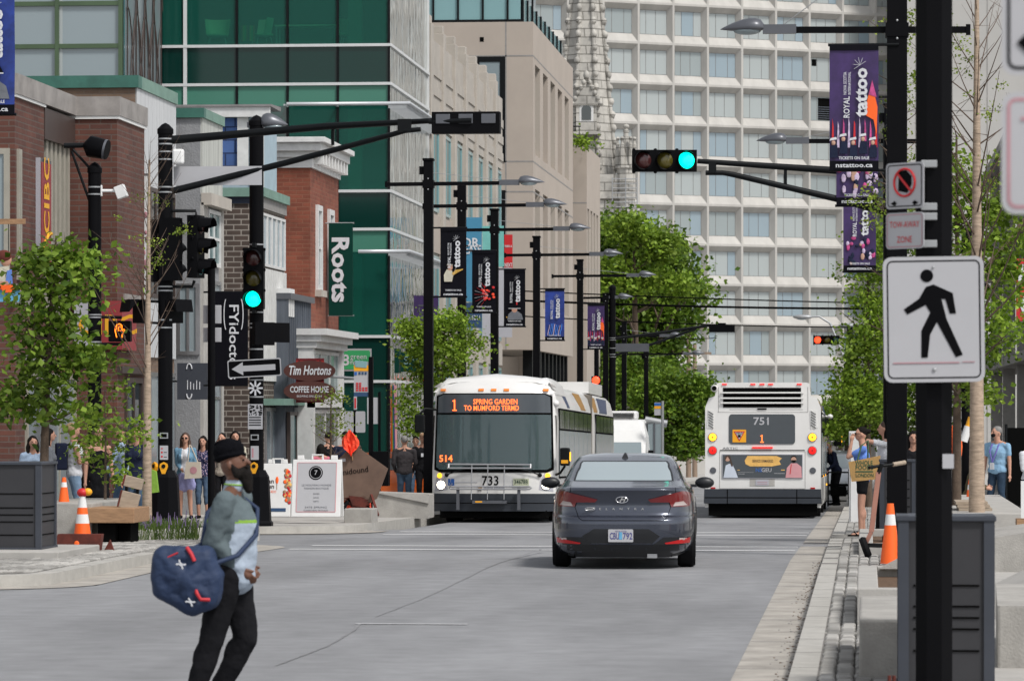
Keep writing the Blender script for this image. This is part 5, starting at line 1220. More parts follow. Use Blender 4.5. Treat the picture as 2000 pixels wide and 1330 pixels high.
# ================================================================= PEOPLE
def cloth_mat(name, col, var=.12, rough=.9, scale=6): return mat(name, col, rough, var=var, scale=scale, bump=.5, bscale=14, spec=.08)
def remesh(name, prims, voxel, parent, m, smooth=3, matf=None, disp=0, mats=None):
    """one continuous surface grown round a list of tapered limbs and ellipsoids"""
    mb = MB()
    for p in prims:
        if p[0] == 'c':
            _, a, ra, b, rb = p; a = Vector(a); b = Vector(b)
            if (b-a).length < 1e-4: continue
            t = (b-a).normalized(); L = (b-a).length
            pts = [a-t*ra*.98, a-t*ra*.8, a-t*ra*.45, a]+[a+t*L*k/3 for k in (1, 2)]+[b, b+t*rb*.45, b+t*rb*.8, b+t*rb*.98]
            mb.tube(pts, [ra*.2, ra*.6, ra*.89, ra, ra+(rb-ra)/3, ra+(rb-ra)*2/3, rb, rb*.89, rb*.6, rb*.2], 'skin', 12)
        elif p[0] == 'e':
            _, c, r = p[:3]; mb.ell(c, r, 'skin', 16, 10, M=p[3] if len(p) > 3 else None)
    o = mb.build('tmp')
    rm = o.modifiers.new('r', 'REMESH'); rm.mode = 'VOXEL'; rm.voxel_size = voxel; rm.use_smooth_shade = True
    if smooth: s_ = o.modifiers.new('s', 'SMOOTH'); s_.iterations = smooth; s_.factor = .5
    if disp:
        if 'folds' not in bpy.data.textures: tx = bpy.data.textures.new('folds', 'CLOUDS'); tx.noise_scale = .09
        d_ = o.modifiers.new('d', 'DISPLACE'); d_.texture = bpy.data.textures['folds']; d_.strength = disp; d_.mid_level = .5; d_.texture_coords = 'LOCAL'
    me = bpy.data.meshes.new_from_object(o.evaluated_get(bpy.context.evaluated_depsgraph_get()))
    old = o.data; bpy.data.objects.remove(o); bpy.data.meshes.remove(old)
    me.name = name; me.materials.clear(); ms = mats or [m]
    for x in ms: me.materials.append(MATS[x])
    if matf: me.polygons.foreach_set('material_index', [matf(p.center) for p in me.polygons])
    else: me.polygons.foreach_set('material_index', [0]*len(me.polygons))
    me.polygons.foreach_set('use_smooth', [True]*len(me.polygons)); me.update()
    r = bpy.data.objects.new(name, me); C.objects.link(r); r.parent = parent; return r
def ik(a, b, l1, l2, hint):
    a = Vector(a); b = Vector(b); d = b-a; L = min(d.length, (l1+l2)*.999); t = d.normalized(); b = a+t*L
    x = (l1*l1-l2*l2+L*L)/(2*L); h = math.sqrt(max(0, l1*l1-x*x)); hv = Vector(hint); hv = (hv-t*hv.dot(t))
    if hv.length < 1e-4: hv = Vector((0, -1, 0))
    return a+t*x+hv.normalized()*h, b
def person(label, loc, rz, h=1.68, skin='skin', top='c_white', bottom='c_jeans', hair='hair_brown', hairlen=.0, sleeve='long', legs='long', hands=None, feet=None, lean=0,
           headyaw=0, headpitch=0, w=1.0, vox=.011, shoes='rubber', shoe_on=True, group=None, topf=None, topmats=None, glasses=False, mask=None, fem=True, cap=None, dress=None, name='person', knees=None, topz=.86, seat=False, elb=None, bun=False, loose=1.0):
    o = thing(name, label, 'person', loc, rz, group); k = h/1.75
    S = lambda x, y, z: Vector((x*k, y*k, z*k))
    hipz = .92 if not seat else .50
    hip = S(0, 0, hipz)
    Rl = Matrix.Rotation(R(-lean), 3, 'X')
    U = lambda x, y, z: hip+Rl @ S(x, y, z-.92)                                   # upper body, bending at the hip
    sw = (.165 if fem else .19)*w
    Hc = U(0, .02, 1.50); Rh = Matrix.Rotation(R(headyaw), 3, 'Z') @ Matrix.Rotation(R(-headpitch), 3, 'X')
    Hd = lambda x, y, z: Hc+Rh @ S(x, y, z-1.50)
    hands = hands or ((-.25, .06, .78), (.25, .06, .78)); feet = feet or ((-.10, .02, .07), (.10, .0, .07))
    sh = [U(-sw-.01, 0, 1.41), U(sw+.01, 0, 1.41)]; hd = [S(*p) for p in hands]; ft = [S(*p) for p in feet]
    hips = [hip+S(-.085, 0, .0), hip+S(.085, 0, 0)]
    els = []; kn = []
    for i, sx in enumerate((-1, 1)):
        e, hh = ik(sh[i], hd[i], .285*k, .255*k, elb[i] if elb else (sx*.45, -1, -.15)); els.append(e); hd[i] = hh
        q, f_ = ik(hips[i], ft[i], .43*k, .43*k, (0, 1, 0)); kn.append(q); ft[i] = f_
    b = []
    hw_ = .168 if fem else .155
    b += [('e', hip+S(0, 0, .03), S(hw_*w, .115, .12)), ('e', U(0, 0, 1.10), S((.125 if fem else .145)*w, .10, .15)), ('e', U(0, 0.01, 1.27), S((.15 if fem else .175)*w, .115, .17)), ('c', sh[0]*.85+sh[1]*.15, .05*k, sh[1]*.85+sh[0]*.15, .05*k),
          ('c', U(0, -.01, 1.42), .062*k, Hd(0, .0, 1.57), .054*k)]
    b += [('c', q, .045*k, U(0, -.012, 1.475), .05*k) for q in sh]
    hc_ = [('e', (0, 0, 0), S(.074, .092, .108), Matrix.Translation(Hd(0, .01, 1.655)) @ Rh.to_4x4()), ('e', (0, 0, 0), S(.052, .055, .05), Matrix.Translation(Hd(0, .045, 1.60)) @ Rh.to_4x4()), ('c', Hd(0, .098, 1.665), .011*k, Hd(0, .117, 1.635), .015*k),
           ('e', (0, 0, 0), S(.012, .02, .03), Matrix.Translation(Hd(-.075, 0, 1.645)) @ Rh.to_4x4()), ('e', (0, 0, 0), S(.012, .02, .03), Matrix.Translation(Hd(.075, 0, 1.645)) @ Rh.to_4x4()), ('c', Hd(-.035, .082, 1.685), .014*k, Hd(.035, .082, 1.685), .014*k), ('e', (0, 0, 0), S(.02, .012, .009), Matrix.Translation(Hd(0, .092, 1.600)) @ Rh.to_4x4())]
    b += hc_
    if fem: b += [('e', U(sx*.07, .085, 1.27), S(.065, .055, .065)) for sx in (-1, 1)]
    for i, sx in enumerate((-1, 1)):
        b += [('c', sh[i], .047*k, els[i], .037*k), ('c', els[i], .038*k, hd[i], .026*k), ('c', hips[i], .088*k, kn[i], .055*k), ('c', kn[i], .054*k, ft[i], .036*k), ('e', kn[i]*.65+ft[i]*.35-S(0, .015, 0), S(.052, .055, .11)),
              ('c', ft[i]+S(0, -.03, -.03), .032*k, ft[i]+S(sx*.015, .14, -.045), .024*k)]
        fa = (hd[i]-els[i]).normalized(); sd = fa.cross(Vector((0, 1, 0) if abs(fa.y) < .8 else (0, 0, 1))).normalized(); up = sd.cross(fa)
        pc = hd[i]+fa*.045*k
        b.append(('c', hd[i]+fa*.012*k, .022*k, pc+fa*.02*k, .030*k))
        for q in range(4):
            off = up*((q-1.5)*.018*k); ln = (.058, .07, .066, .05)[q]*k; m1 = pc+fa*.035*k+off+fa*ln*.5; b += [('c', pc+fa*.02*k+off*.9, .0095*k, m1, .0085*k), ('c', m1, .0085*k, m1+(fa*.75-sd*sx*.5)*ln*.5, .0075*k)]
        b += [('c', hd[i]+fa*.03*k+up*.025*k, .012*k, hd[i]+fa*.075*k+up*.05*k-sd*sx*.012*k, .0085*k)]
    body = remesh('body', b, vox*k, o, skin, 2)
    e_ = MB()
    for sx in (-1, 1): e_.ell((0, 0, 0), (.013*k, .006*k, .007*k), 'hair_dark', 8, 5, M=Matrix.Translation(Hd(sx*.031, .094, 1.662)) @ Rh.to_4x4())
    e_.build('eyes', body)
    if glasses:
        g_ = MB()
        for sx in (-1, 1): g_.ell((0, 0, 0), (.027*k, .008*k, .021*k), 'black_metal', 10, 6, M=Matrix.Translation(Hd(sx*.033, .104, 1.660)) @ Rh.to_4x4()); g_.tube([Hd(sx*.06, .1, 1.665), Hd(sx*.076, .0, 1.665)], .003, 'black_metal', 4)
        g_.build('sunglasses', o)
    if mask: remesh('face_mask', [('e', (0, 0, 0), S(.058, .045, .042), Matrix.Translation(Hd(0, .078, 1.607)) @ Rh.to_4x4())], .008, o, mask, 1)
    # hair
    if hair:
        hp = [('e', (0, 0, 0), S(.084, .098, .092), Matrix.Translation(Hd(0, -.012, 1.69)) @ Rh.to_4x4())]
        if not hairlen: hp = [('e', (0, 0, 0), S(.081, .094, .085), Matrix.Translation(Hd(0, -.014, 1.695)) @ Rh.to_4x4())]
        if hairlen:
            for sx in (-1, 1): hp += [('c', Hd(sx*.065, -.01, 1.69), .035*k, Hd(sx*.085, -.02, 1.56-hairlen*.3), .04*k), ('c', Hd(sx*.085, -.02, 1.56-hairlen*.3), .04*k, Hd(sx*.085, -.01, 1.52-hairlen), .028*k)]
            hp += [('c', Hd(0, -.06, 1.66), .075*k, Hd(0, -.07, 1.55-hairlen*.8), .065*k)]
        if bun: hp += [('e', Hd(0, -.11, 1.70), S(.045, .045, .045))]
        remesh('hair', hp, .010, o, hair, 1, disp=.02)
    lo2 = 1+(loose-1)*.6
    # top
    if top and not dress:
        g = .016*k
        p = [('e', hip+S(0, 0, .03), S((hw_+.02)*w, .132, .12)) if topz < .95 else ('e', U(0, 0, 1.06), S(.14*w, .115, .08)), ('e', U(0, 0, 1.10), S((.14 if fem else .165)*w, .118, .16)), ('e', U(0, .01, 1.27), S((.165 if fem else .19)*w, .13, .175)), ('c', sh[0]*.9+sh[1]*.1, .056*k, sh[1]*.9+sh[0]*.1, .056*k)]
        p += [('e', U(0, 0, 1.18), S((.145 if fem else .17)*w, .12*loose, .16)), ('e', U(0, 0, 1.0), S(.155*w, .125*loose, .12))]+[('c', q, .052*k, U(0, -.012, 1.455), .052*k) for q in sh]
        if loose > 1: p += [('e', U(0, .0, z_), S(.17*w, .125*loose, .15)) for z_ in (.92, 1.08, 1.24)]
        if fem: p += [('e', U(sx*.07, .088, 1.27), S(.072, .06, .07)) for sx in (-1, 1)]
        for i in (0, 1):
            if sleeve == 'long': p += [('c', sh[i], .058*k*lo2, els[i], .050*k*lo2), ('c', els[i], .050*k*lo2, els[i].lerp(hd[i], .95), .04*k*lo2)]
            elif sleeve == 'short': p += [('c', sh[i], .054*k, sh[i].lerp(els[i], .60), .052*k)]
        remesh('top', p, .011, o, top, 6, matf=topf, disp=.022, mats=topmats)
    if dress:
        p = [('e', U(sx*.07, .088, 1.27), S(.078, .066, .076)) for sx in (-1, 1)]+[('e', U(0, 0, 1.2), S(.165*w, .13, .16)), ('e', hip+S(0, 0, .03), S(.19*w, .14, .13)), ('e', U(0, 0, 1.10), S(.14*w, .115, .16)), ('e', U(0, .01, 1.27), S(.165*w, .13, .14)), ('c', hip+S(0, 0, 0), .17*k, hip+S(0, 0, -.26), .19*k)]
        remesh('dress', p, .013, o, dress, 3, disp=.03)
    if bottom and not dress:
        if legs == 'skirt': remesh('skirt', [('e', hip+S(0, 0, .05), S(.175, .13, .08)), ('c', hip+S(-.03, 0, -.02), .14*k, hip+S(-.07, 0, -.23), .15*k), ('c', hip+S(.03, 0, -.02), .14*k, hip+S(.07, 0, -.23), .15*k)], .012, o, bottom, 3, disp=.03)
        else:
            p = [('e', hip+S(0, 0, .02), S((hw_+.012)*w, .125, .115))]
            for i in (0, 1):
                p.append(('c', hips[i], .098*k*lo2, kn[i] if legs != 'shorts' else hips[i].lerp(kn[i], .45), (.066*lo2 if legs != 'shorts' else .09)*k))
                if legs == 'long': p += [('c', kn[i], .066*k*lo2, kn[i].lerp(ft[i], .95), .054*k*lo2), ('e', kn[i]*.65+ft[i]*.35-S(0, .015, 0), S(.066, .07, .13))]
                if legs == 'mid': p += [('c', kn[i], .064*k, kn[i].lerp(ft[i], .3), .06*k), ('e', kn[i]*.7+ft[i]*.3-S(0, .015, 0), S(.064, .068, .10))]
            remesh('trousers' if legs != 'shorts' else 'shorts', p, .011, o, bottom, 3, disp=.018)
    if shoe_on:
        for i, sx in enumerate((-1, 1)):
            remesh('shoe', [('c', ft[i]+S(0, -.035, -.025), .043*k, ft[i]+S(sx*.015, .15, -.035), .034*k)], .010, o, shoes, 1)
    if cap:
        pass
    o['h'] = h
    o.pop('h', None) if hasattr(o, 'pop') else None
    return o, dict(sh=sh, els=els, hd=hd, hip=hip, U=U, Hd=Hd, Rh=Rh, k=k, S=S, ft=ft, kn=kn)
for n_, c_ in dict(white=(.62, .63, .66), jeans=(.07, .11, .17), jeans_light=(.22, .32, .45), jeans_dark=(.03, .05, .08), denim=(.16, .30, .42), pale_blue=(.33, .42, .55), lilac=(.30, .30, .52), navy=(.02, .025, .05), black=(.012, .012, .014),
                   grey=(.16, .17, .19), pink=(.62, .18, .24), sky=(.24, .40, .56), royal=(.13, .24, .62), brown_grey=(.05, .045, .048), beige=(.42, .37, .31), camo=(.10, .085, .05), cream=(.55, .52, .42), teal=(.05, .10, .11), tan=(.35, .22, .14), lime=(.22, .38, .06), slate=(.115, .145, .155), mist=(.36, .42, .50)).items(): cloth_mat('c_'+n_, c_)
def spot(px, d): x, y = wp(px, d); return (x, y, gz(y)+SW)
FACE = math.pi+TH*.3
G1 = 'pedestrians waiting at the left corner'
# --- left corner women
o, J = person('woman in sunglasses with long brown hair, denim jacket and lilac skirt', spot(362, 75.6), FACE, 1.66, top='c_denim', bottom='c_lilac', legs='skirt', hairlen=.16, glasses=True, sleeve='long', hands=((-.10, .17, 1.02), (.06, .19, 1.03)), feet=((-.12, .02, .07), (.10, .0, .07)), group=G1,
       topmats=['c_denim', 'c_white'], topf=lambda c: 1 if abs(c.x) < .06 and c.y > .03 else 0)
o2 = thing('tote_bag', 'cream tote bag with round print hanging from the shoulder of the denim jacket woman', 'bag', (0, 0, 0))
x, y, z = spot(375, 75.3); o2.location = (x+.02, y-.02, z+.78)
mat('canvas', (.52, .46, .38), .9, var=.1); MB().prism([(-.16, 0), (.17, .02), (.15, .33), (-.13, .33)], .09, 'canvas', M=frame((0, .045, 0), (1, 0, 0), (0, 0, 1))).build('pouch', o2, bevel=.025)
MB().prism(circ(.07, 14, .02, .17), .004, 'pink_print', M=XZ(0, -.047, 0)).build('print', o2); MB().tube([(-.1, 0, .32), (-.07, 0, .55), (-.08, .06, .66)], .012, 'canvas', 5).tube([(.1, 0, .32), (.0, 0, .55), (-.06, .06, .66)], .012, 'canvas', 5).build('handle', o2)
cloth_mat('c_floral', (.03, .035, .08)); _n = MATS['c_floral'].node_tree
def speckle(mn, c2, sc=34, th=.62):
    n = MATS[mn].node_tree; b = n.nodes['Principled BSDF']; tc = [x for x in n.nodes if x.type == 'TEX_COORD'][0]
    v = N(n, 'ShaderNodeTexVoronoi', Scale=sc); n.links.new(tc.outputs['Object'], v.inputs['Vector'])
    m_ = N(n, 'ShaderNodeMath', operation='LESS_THAN'); m_.inputs[1].default_value = 1-th; n.links.new(v.outputs['Distance'], m_.inputs[0])
    mx = N(n, 'ShaderNodeMix', data_type='RGBA'); n.links.new(m_.outputs[0], mx.inputs[0]); n.links.new(b.inputs['Base Color'].links[0].from_socket, mx.inputs[6]); mx.inputs[7].default_value = (*c2, 1); n.links.new(mx.outputs[2], b.inputs['Base Color'])
speckle('c_floral', (.40, .30, .38))
person('smiling dark haired woman in navy floral blouse and cropped jeans', spot(397, 75.8), FACE-.15, 1.60, skin='skin', top='c_floral', bottom='c_jeans', legs='mid', hair='hair_dark', hairlen=.08, sleeve='short', hands=((-.24, .08, .80), (.24, .06, .80)), group=G1)
person('dark haired woman in beige top raising one hand to her mouth', spot(434, 76.2), FACE-.2, 1.66, top='c_beige', bottom='c_black', hair='hair_dark', hairlen=.0, sleeve='none', hands=((-.20, .10, .85), (.06, .19, 1.50)), group=G1)
person('woman with dark tied-back hair peering over at the end of the corner group', spot(459, 76.8), FACE+.2, 1.70, top='c_cream', bottom='c_jeans_dark', hair='hair_dark', hairlen=.05, sleeve='short', group=G1)
# --- behind the young tree on the left
G2 = 'pedestrians passing behind the left tree and shrub'
person('person with dark hair in grey hoodie beside the oak trunk', spot(93, 60.0), -R(70), 1.63, top='c_grey', bottom='c_black', hair='hair_dark', hairlen=.1, group=G2)
person('person in pale blue jacket half hidden behind the dark litter bin', spot(62, 60.5), FACE+.4, 1.52, top='c_pale_blue', bottom='c_jeans', hair='hair_dark', hairlen=.05, group=G2, lean=8)
o, J = person('blonde woman in white tank top and light jeans looking at her phone', spot(145, 60.3), -R(75), 1.72, top='c_white', bottom='c_jeans_light', hair='hair_blond', sleeve='none', bun=True, headpitch=-18, hands=((-.05, .30, 1.22), (.07, .30, 1.20)), group=G2)
x, y, z = spot(117, 60.3); p2 = thing('backpack', 'dark navy backpack on the back of the blonde woman', 'bag', (x+.03, y, z+1.0), -R(75)); MB().box(-.14, .14, -.10, .08, 0, .42, 'c_navy').box(-.10, .10, -.15, -.10, .04, .25, 'c_navy').build('pack', p2, bevel=.04, seg=3); MB().tube([(-.1, .08, .38), (-.11, .20, .44), (-.1, .27, .30)], .016, 'c_navy', 5).build('strap', p2)
x, y, z = spot(168, 60.2); ph = thing('mobile_phone', 'small dark mobile phone held up by the blonde woman', 'phone', (x, y, z+1.22)); MB().box(-.006, .006, -.04, .04, -.07, .07, 'black_metal').build('case', ph, bevel=.004)
person('woman in short black dress screened by the leafy shrub', spot(192, 59.5), FACE+.5, 1.66, dress='c_black', hair='hair_brown', hairlen=.1, sleeve='none', group=G2)
person('person in pale blue shirt and jeans behind the shrub stems', spot(238, 62), R(95), 1.72, top='c_pale_blue', bottom='c_jeans', hair='hair_brown', fem=False, hands=((-.18, .28, .95), (.18, .25, .9)), group=G2)
person('person in dark waistcoat with white sleeves walking beside the slim birch', spot(268, 61.5), R(165), 1.68, top='c_white', bottom='c_jeans', hair='hair_brown', hairlen=.04, group=G2, feet=((-.1, .18, .07), (.1, -.15, .09)), topmats=['c_navy', 'c_white'], topf=lambda c: 1 if abs(c.x) > .19 else 0)
x, y, z = spot(293, 61.0); gb = thing('shopping_bag', 'lime green cloth bag carried next to the birch trunk', 'bag', (x, y, z+.62)); MB().prism([(-.12, 0), (.14, .03), (.10, .36), (-.02, .40), (-.09, .3)], .10, 'c_lime', M=frame((0, .05, 0), (1, 0, 0), (0, 0, 1))).build('sack', gb, bevel=.03); MB().tube([(0, 0, .37), (-.05, .02, .5), (-.12, .04, .56)], .012, 'c_lime', 5).build('handle', gb)
# --- middle pavement
G3 = 'pedestrians on the far left pavement'
person('person with dark curly hair in bright pink striped top seen from behind', spot(627, 79.5), 0.2, 1.46, top='c_pink', bottom='c_black', hair='hair_dark', hairlen=.02, group=G3)
person('tall person in black walking away past the thin young tree', spot(641, 84), 0.1, 1.72, fem=False, top='c_black', bottom='c_black', hair='hair_dark', group=G3)
person('man with short dark hair in navy coat half hidden by the orange flag', spot(674, 81), 0.1, 1.72, fem=False, top='c_navy', bottom='c_black', hair='hair_dark', group=G3)
person('pedestrian in cream shirt glimpsed behind the tilted brown board', spot(700, 82), 0.1, 1.45, top='c_cream', bottom='c_black', hair='hair_brown', group=G3)
person('grey haired man in dark jacket and jeans standing with his back turned', spot(790, 84), R(8), 1.66, fem=False, w=1.12, top='c_brown_grey', bottom='c_jeans', hair='hair_grey', hands=((-.20, .16, .95), (.20, .16, .95)), headpitch=-14, group=G3)
person('person in light blue shirt beyond the man in the dark jacket', spot(812, 92), FACE, 1.68, fem=False, top='c_pale_blue', bottom='c_jeans', hair='hair_dark', group=G3)
o, J = person('man in patterned cap and black printed tee next to the kerbside lamp post', spot(826, 88.5), FACE+.2, 1.74, fem=False, top='c_black', bottom='c_black', hair='hair_dark', sleeve='short', group=G3)
remesh('cap', [('e', J['Hd'](0, 0, 1.71), J['S'](.088, .10, .07)), ('c', J['Hd'](0, .08, 1.705), .03, J['Hd'](0, .15, 1.70), .02)], .01, o, 'c_tan', 1)
MB().box(-.06, .06, .142, .146, 1.22, 1.30, 'c_white').build('print', o)
x, y, z = spot(826, 88.5)
# --- right pavement
G4 = 'people on the right pavement'
o, J = person('young woman in bright blue tee and black shorts with her hand at her mouth', spot(1685, 60.0), R(90)+TH, 1.66, top='c_royal', bottom='c_black', legs='shorts', hair='hair_dark', bun=True, sleeve='short', glasses=True, shoe_on=False, hands=((-.10, .19, 1.53), (.20, -.02, .86)), feet=((-.08, .04, .05), (.08, -.02, .05)), elb=((-.2, -.3, -1), (.45, -1, -.15)), group=G4)
for f_ in J['ft']: MB().box(-.05, .05, -.09, .20, -.068, -.045, 'black_matte').tube([(-.045, .06, -.05), (0, .10, .0), (.045, .06, -.05)], .012, 'black_matte', 5).build('sandal', o, loc=tuple(f_))
x, y, z = spot(1685, 59.6); wf = thing('shopping_bag', 'tan jute shopping bag with dark green lettering on the arm of the blue tee woman', 'bag', (x+.02, y-.18, z+.84))
mat('jute', (.45, .27, .10), .9, var=.15, scale=20, bump=.4, bscale=100); mat('leaf_ink', (.04, .10, .05), .8, var=0)
MB().prism([(-.19, .0), (.23, .04), (.25, .40), (-.24, .30)], .13, 'jute', M=frame((0, .06, 0), (1, 0, 0), (0, 0, 1))).build('pouch', wf, bevel=.015)
mb = MB(); yy = -.075; mb.text('WHOLE', .10, 'leaf_ink', XZ(.0, yy, .285), bold=.012, width=.27).text('FOODS', .10, 'leaf_ink', XZ(.005, yy, .215), bold=.012, width=.27).box(-.13, .14, yy, yy+.003, .145, .165, 'leaf_ink').text('LONDON', .08, 'leaf_ink', XZ(.01, yy, .095), bold=.012, width=.27).build('lettering', wf)
MB().tube([(-.1, -.06, .32), (-.04, 0, .55), (.06, .06, .63), (.06, .1, .35)], .014, 'leaf_ink', 5).build('handle', wf)
person('man in white shirt raising a cup, partly hidden by the black pole', spot(1731, 61), R(80), 1.76, fem=False, top='c_white', bottom='c_black', hair='hair_brown', sleeve='short', hands=((-.10, .26, 1.45), (.22, .04, .82)), group=G4)
person('person in black and white patterned top between the two black poles', spot(1784, 60), FACE, 1.60, top='c_black', bottom='c_black', hair='hair_dark', hairlen=.1, sleeve='short', group=G4)
o, J = person('grey haired man in light blue tee and dark jeans with face mask and lanyard', spot(1948, 74.5), FACE-.55, 1.79, fem=False, w=1.12, top='c_sky', bottom='c_jeans_dark', hair='hair_grey', sleeve='short', mask='c_black', hands=((-.28, .02, .78), (.28, .02, .80)), feet=((-.15, .0, .07), (.15, 0, .07)), headyaw=-30, group=G4, vox=.009)
mat('lanyard_purple', (.16, .12, .45), .7, var=0); U = J['U']
MB().tube([U(-.07, .07, 1.44), U(-.06, .155, 1.30), U(.02, .165, 1.10)], .012, 'lanyard_purple', 5).tube([U(.07, .07, 1.44), U(.08, .155, 1.30), U(.02, .165, 1.10)], .012, 'lanyard_purple', 5).build('lanyard', o); MB().box(-.045, .045, -.005, .005, -.13, 0, 'c_white').build('badge', o, loc=tuple(U(.02, .175, 1.09)))
MB().lathe([(.034, 0), (.034, .02)], 'steel', 10, M=Matrix.Translation(J['hd'][1]+Vector((0, 0, .05)))).build('wristwatch', o)
person('crouching person in camouflage top with black face mask by the orange cone', (spot(1893, 70)[0], spot(1893, 70)[1], spot(1893, 70)[2]), R(-100), 1.70, fem=False, top='c_camo', bottom='c_black', hair='hair_dark', mask='c_black', seat=True, lean=12, hands=((-.15, .30, .70), (.15, .32, .68)), feet=((-.12, .30, .07), (.12, .22, .07)), group=G4)
person('person in white long sleeved shirt cut off by the right edge of the scene', spot(2012, 66), FACE+.5, 1.58, top='c_white', bottom='c_navy', hair='hair_brown', hands=((-.12, .22, 1.05), (.10, .24, 1.0)), group=G4)
# --- person on a mobility walker behind the rear-facing bus
xs_, ys2, zs2 = spot(1634, 98)
person('grey haired person in blue jacket leaning over a black wheeled walker', (xs_, ys2, zs2), FACE-1.0, 1.66, top='c_navy', bottom='c_black', hair='hair_grey', mask='c_pale_blue', lean=22, hands=((-.16, .42, .95), (.16, .42, .95)), group=G4)
wk = thing('walker', 'black wheeled walker with seat bag beside the kerb ramp', 'walker', (xs_+.05, ys2-.55, zs2))
for sx in (-.26, .26):
    for sy in (-.25, .25): MB().tube([(sx, sy*.3, .85), (sx, sy, .12)], .018, 'black_metal', 6).build('leg', wk); w_ = MB().lathe([(.05, -.02), (.11, -.02), (.11, .02), (.05, .02)], 'rubber', 14, M=Matrix.Translation((sx, sy, .11)) @ Matrix.Rotation(R(90), 4, 'Y')).build('wheel', wk)
MB().box(-.24, .24, -.18, .18, .50, .56, 'black_matte').build('seat', wk, bevel=.02); MB().box(-.2, .2, -.3, -.18, .25, .5, 'black_matte').build('basket', wk, bevel=.03); MB().tube([(-.26, .0, .92), (-.26, -.1, .85), (.26, -.1, .85), (.26, 0, .92)], .02, 'black_metal', 6).build('handlebar', wk)
# --- bus driver and a passenger
o, J = person('bus driver in blue shirt sitting behind the steering wheel', (bx+.62, by+1.75, bz+.42+.18), FACE, 1.70, fem=False, top='c_denim', bottom='c_navy', hair='hair_grey', seat=True, hands=((-.2, .38, .82), (.2, .38, .82)), feet=((-.12, .45, .12), (.12, .45, .12)))
person('masked passenger in dark clothes standing in the middle of the bus aisle', (bx-.15, by+2.3, bz+.5), FACE, 1.66, top='c_black', bottom='c_black', hair='hair_dark', mask='c_teal', hands=((-.3, .1, 1.2), (.2, .1, .9)))
for k_, (pxx, nm_) in enumerate(((.32, 'left'), (-.3, 'right'))): pass

# --- the man crossing in front
Dm = 24.8; mx_, my_ = wp(449, Dm)
LZ = 1.25
def mtop(c):
    arm = c.x > .17 or c.x < -.17
    z = c.z+.0*c.y
    if arm: return 0
    if abs(z-1.225-.25*abs(c.y)*.3) < .010 : return 2
    return 0 if z > 1.225 else 1
man, J = person('bearded man in black turban and two-tone grey zip sweater striding across the road', (mx_, my_, 0), R(-97), 1.70, skin='skin_brown', fem=False, w=1.08, top='c_slate', bottom='c_black', hair=None, hands=((-.08, .10, .98), (.11, .10, .965)), elb=((-.5, -1, -.1), (.35, -1, -.25)),
                feet=((-.09, -.12, .12), (.10, -.23, .085)), lean=3, headyaw=-4, headpitch=-13, vox=.007, loose=1.42, topmats=['c_slate', 'c_mist', 'c_lime'], topf=mtop, topz=.9)
Hd, S_, U = J['Hd'], J['S'], J['U']; Rh4 = J['Rh'].to_4x4()
remesh('beard', [('e', (0, 0, 0), S_(.060, .058, .058), Matrix.Translation(Hd(0, .052, 1.585)) @ Rh4), ('c', Hd(0, .075, 1.57), .048, Hd(0, .075, 1.47), .030), ('c', Hd(-.066, .01, 1.66), .014, Hd(-.055, .04, 1.58), .03), ('c', Hd(.066, .01, 1.66), .014, Hd(.055, .04, 1.58), .03), ('c', Hd(-.03, .105, 1.613), .012, Hd(.03, .105, 1.613), .012)], .006, man, 'hair_dark', 1, disp=.012)
mat('turban_black', (.006, .006, .008), .95, spec=.05, var=.2, scale=4, bump=.8, bscale=30, stretch=(1, 1, 5))
tb = [('e', (0, 0, 0), S_(.094, .110, .080), Matrix.Translation(Hd(0, -.005, 1.745)) @ Rh4)]
for q in range(5): tb.append(('e', (0, 0, 0), S_(.100-.009*q, .116-.010*q, .024), Matrix.Translation(Hd(0, -.004-.004*q, 1.700+.026*q)) @ Rh4 @ Matrix.Rotation(R(9 if q % 2 else -7), 4, 'Y')))
remesh('turban', tb, .007, man, 'turban_black', 1)
remesh('collar', [('c', U(0, -.02, 1.47), .058, U(0, .0, 1.51), .064)], .008, man, 'c_mist', 1)
remesh('collar_piping', [('c', U(.05*math.cos(a)*1.3, .05*math.sin(a)*1.3-.0, 1.515), .006, U(.05*math.cos(a+.5)*1.3, .05*math.sin(a+.5)*1.3, 1.515), .006) for a in [q*.5 for q in range(13)]], .004, man, 'c_lime', 0)
mb = MB(); mb.box(-.0, .0, 0, 0, 0, 0, 'c_lime')
# duffel bag at his right hip, strap across the chest
mat('bag_navy', (.012, .028, .075), .7, var=.15, scale=5, bump=.6, bscale=9); mat('bag_red', (.50, .02, .03), .6, var=.05)
bgx, bgy = wp(367, Dm-.30)
bag = thing('duffel_bag', 'navy blue duffel bag with red handles and white emblem slung behind the turbaned man', 'bag', (bgx, bgy, zp(1132, Dm-.3)), TH)
T = Matrix.Rotation(R(-28), 4, 'Y')
pc = [(-.15, .15), (.11, .15), (.16, .02), (.14, -.12), (.04, -.165), (-.15, -.06), (-.165, .05)]
prims = []
for i, (x, z) in enumerate(pc):
    x2, z2 = pc[(i+1) % 7]
    for y in (-.085, 0, .085): prims += [('c', Vector((x, y, z)), .065, Vector((x2, y, z2)), .065), ('c', Vector((x, y, z)), .065, Vector((0, y*1.25, 0)), .085)]
remesh('body', prims, .008, bag, 'bag_navy', 6, disp=.02)
MB().tube([(.06, -.150, -.026), (.07, -.175, -.075), (.095, -.185, -.115), (.15, -.165, -.118)], .013, 'bag_red', 6).build('handle', bag)
MB().tube([(-.167, -.13, .10), (-.11, -.150, .15), (-.05, -.15, .177)], .006, 'bag_red', 5).tube([(.005, -.14, .21), (.035, -.165, .17), (.055, -.17, .125)], .013, 'bag_red', 6).build('handle', bag)
mb = MB()
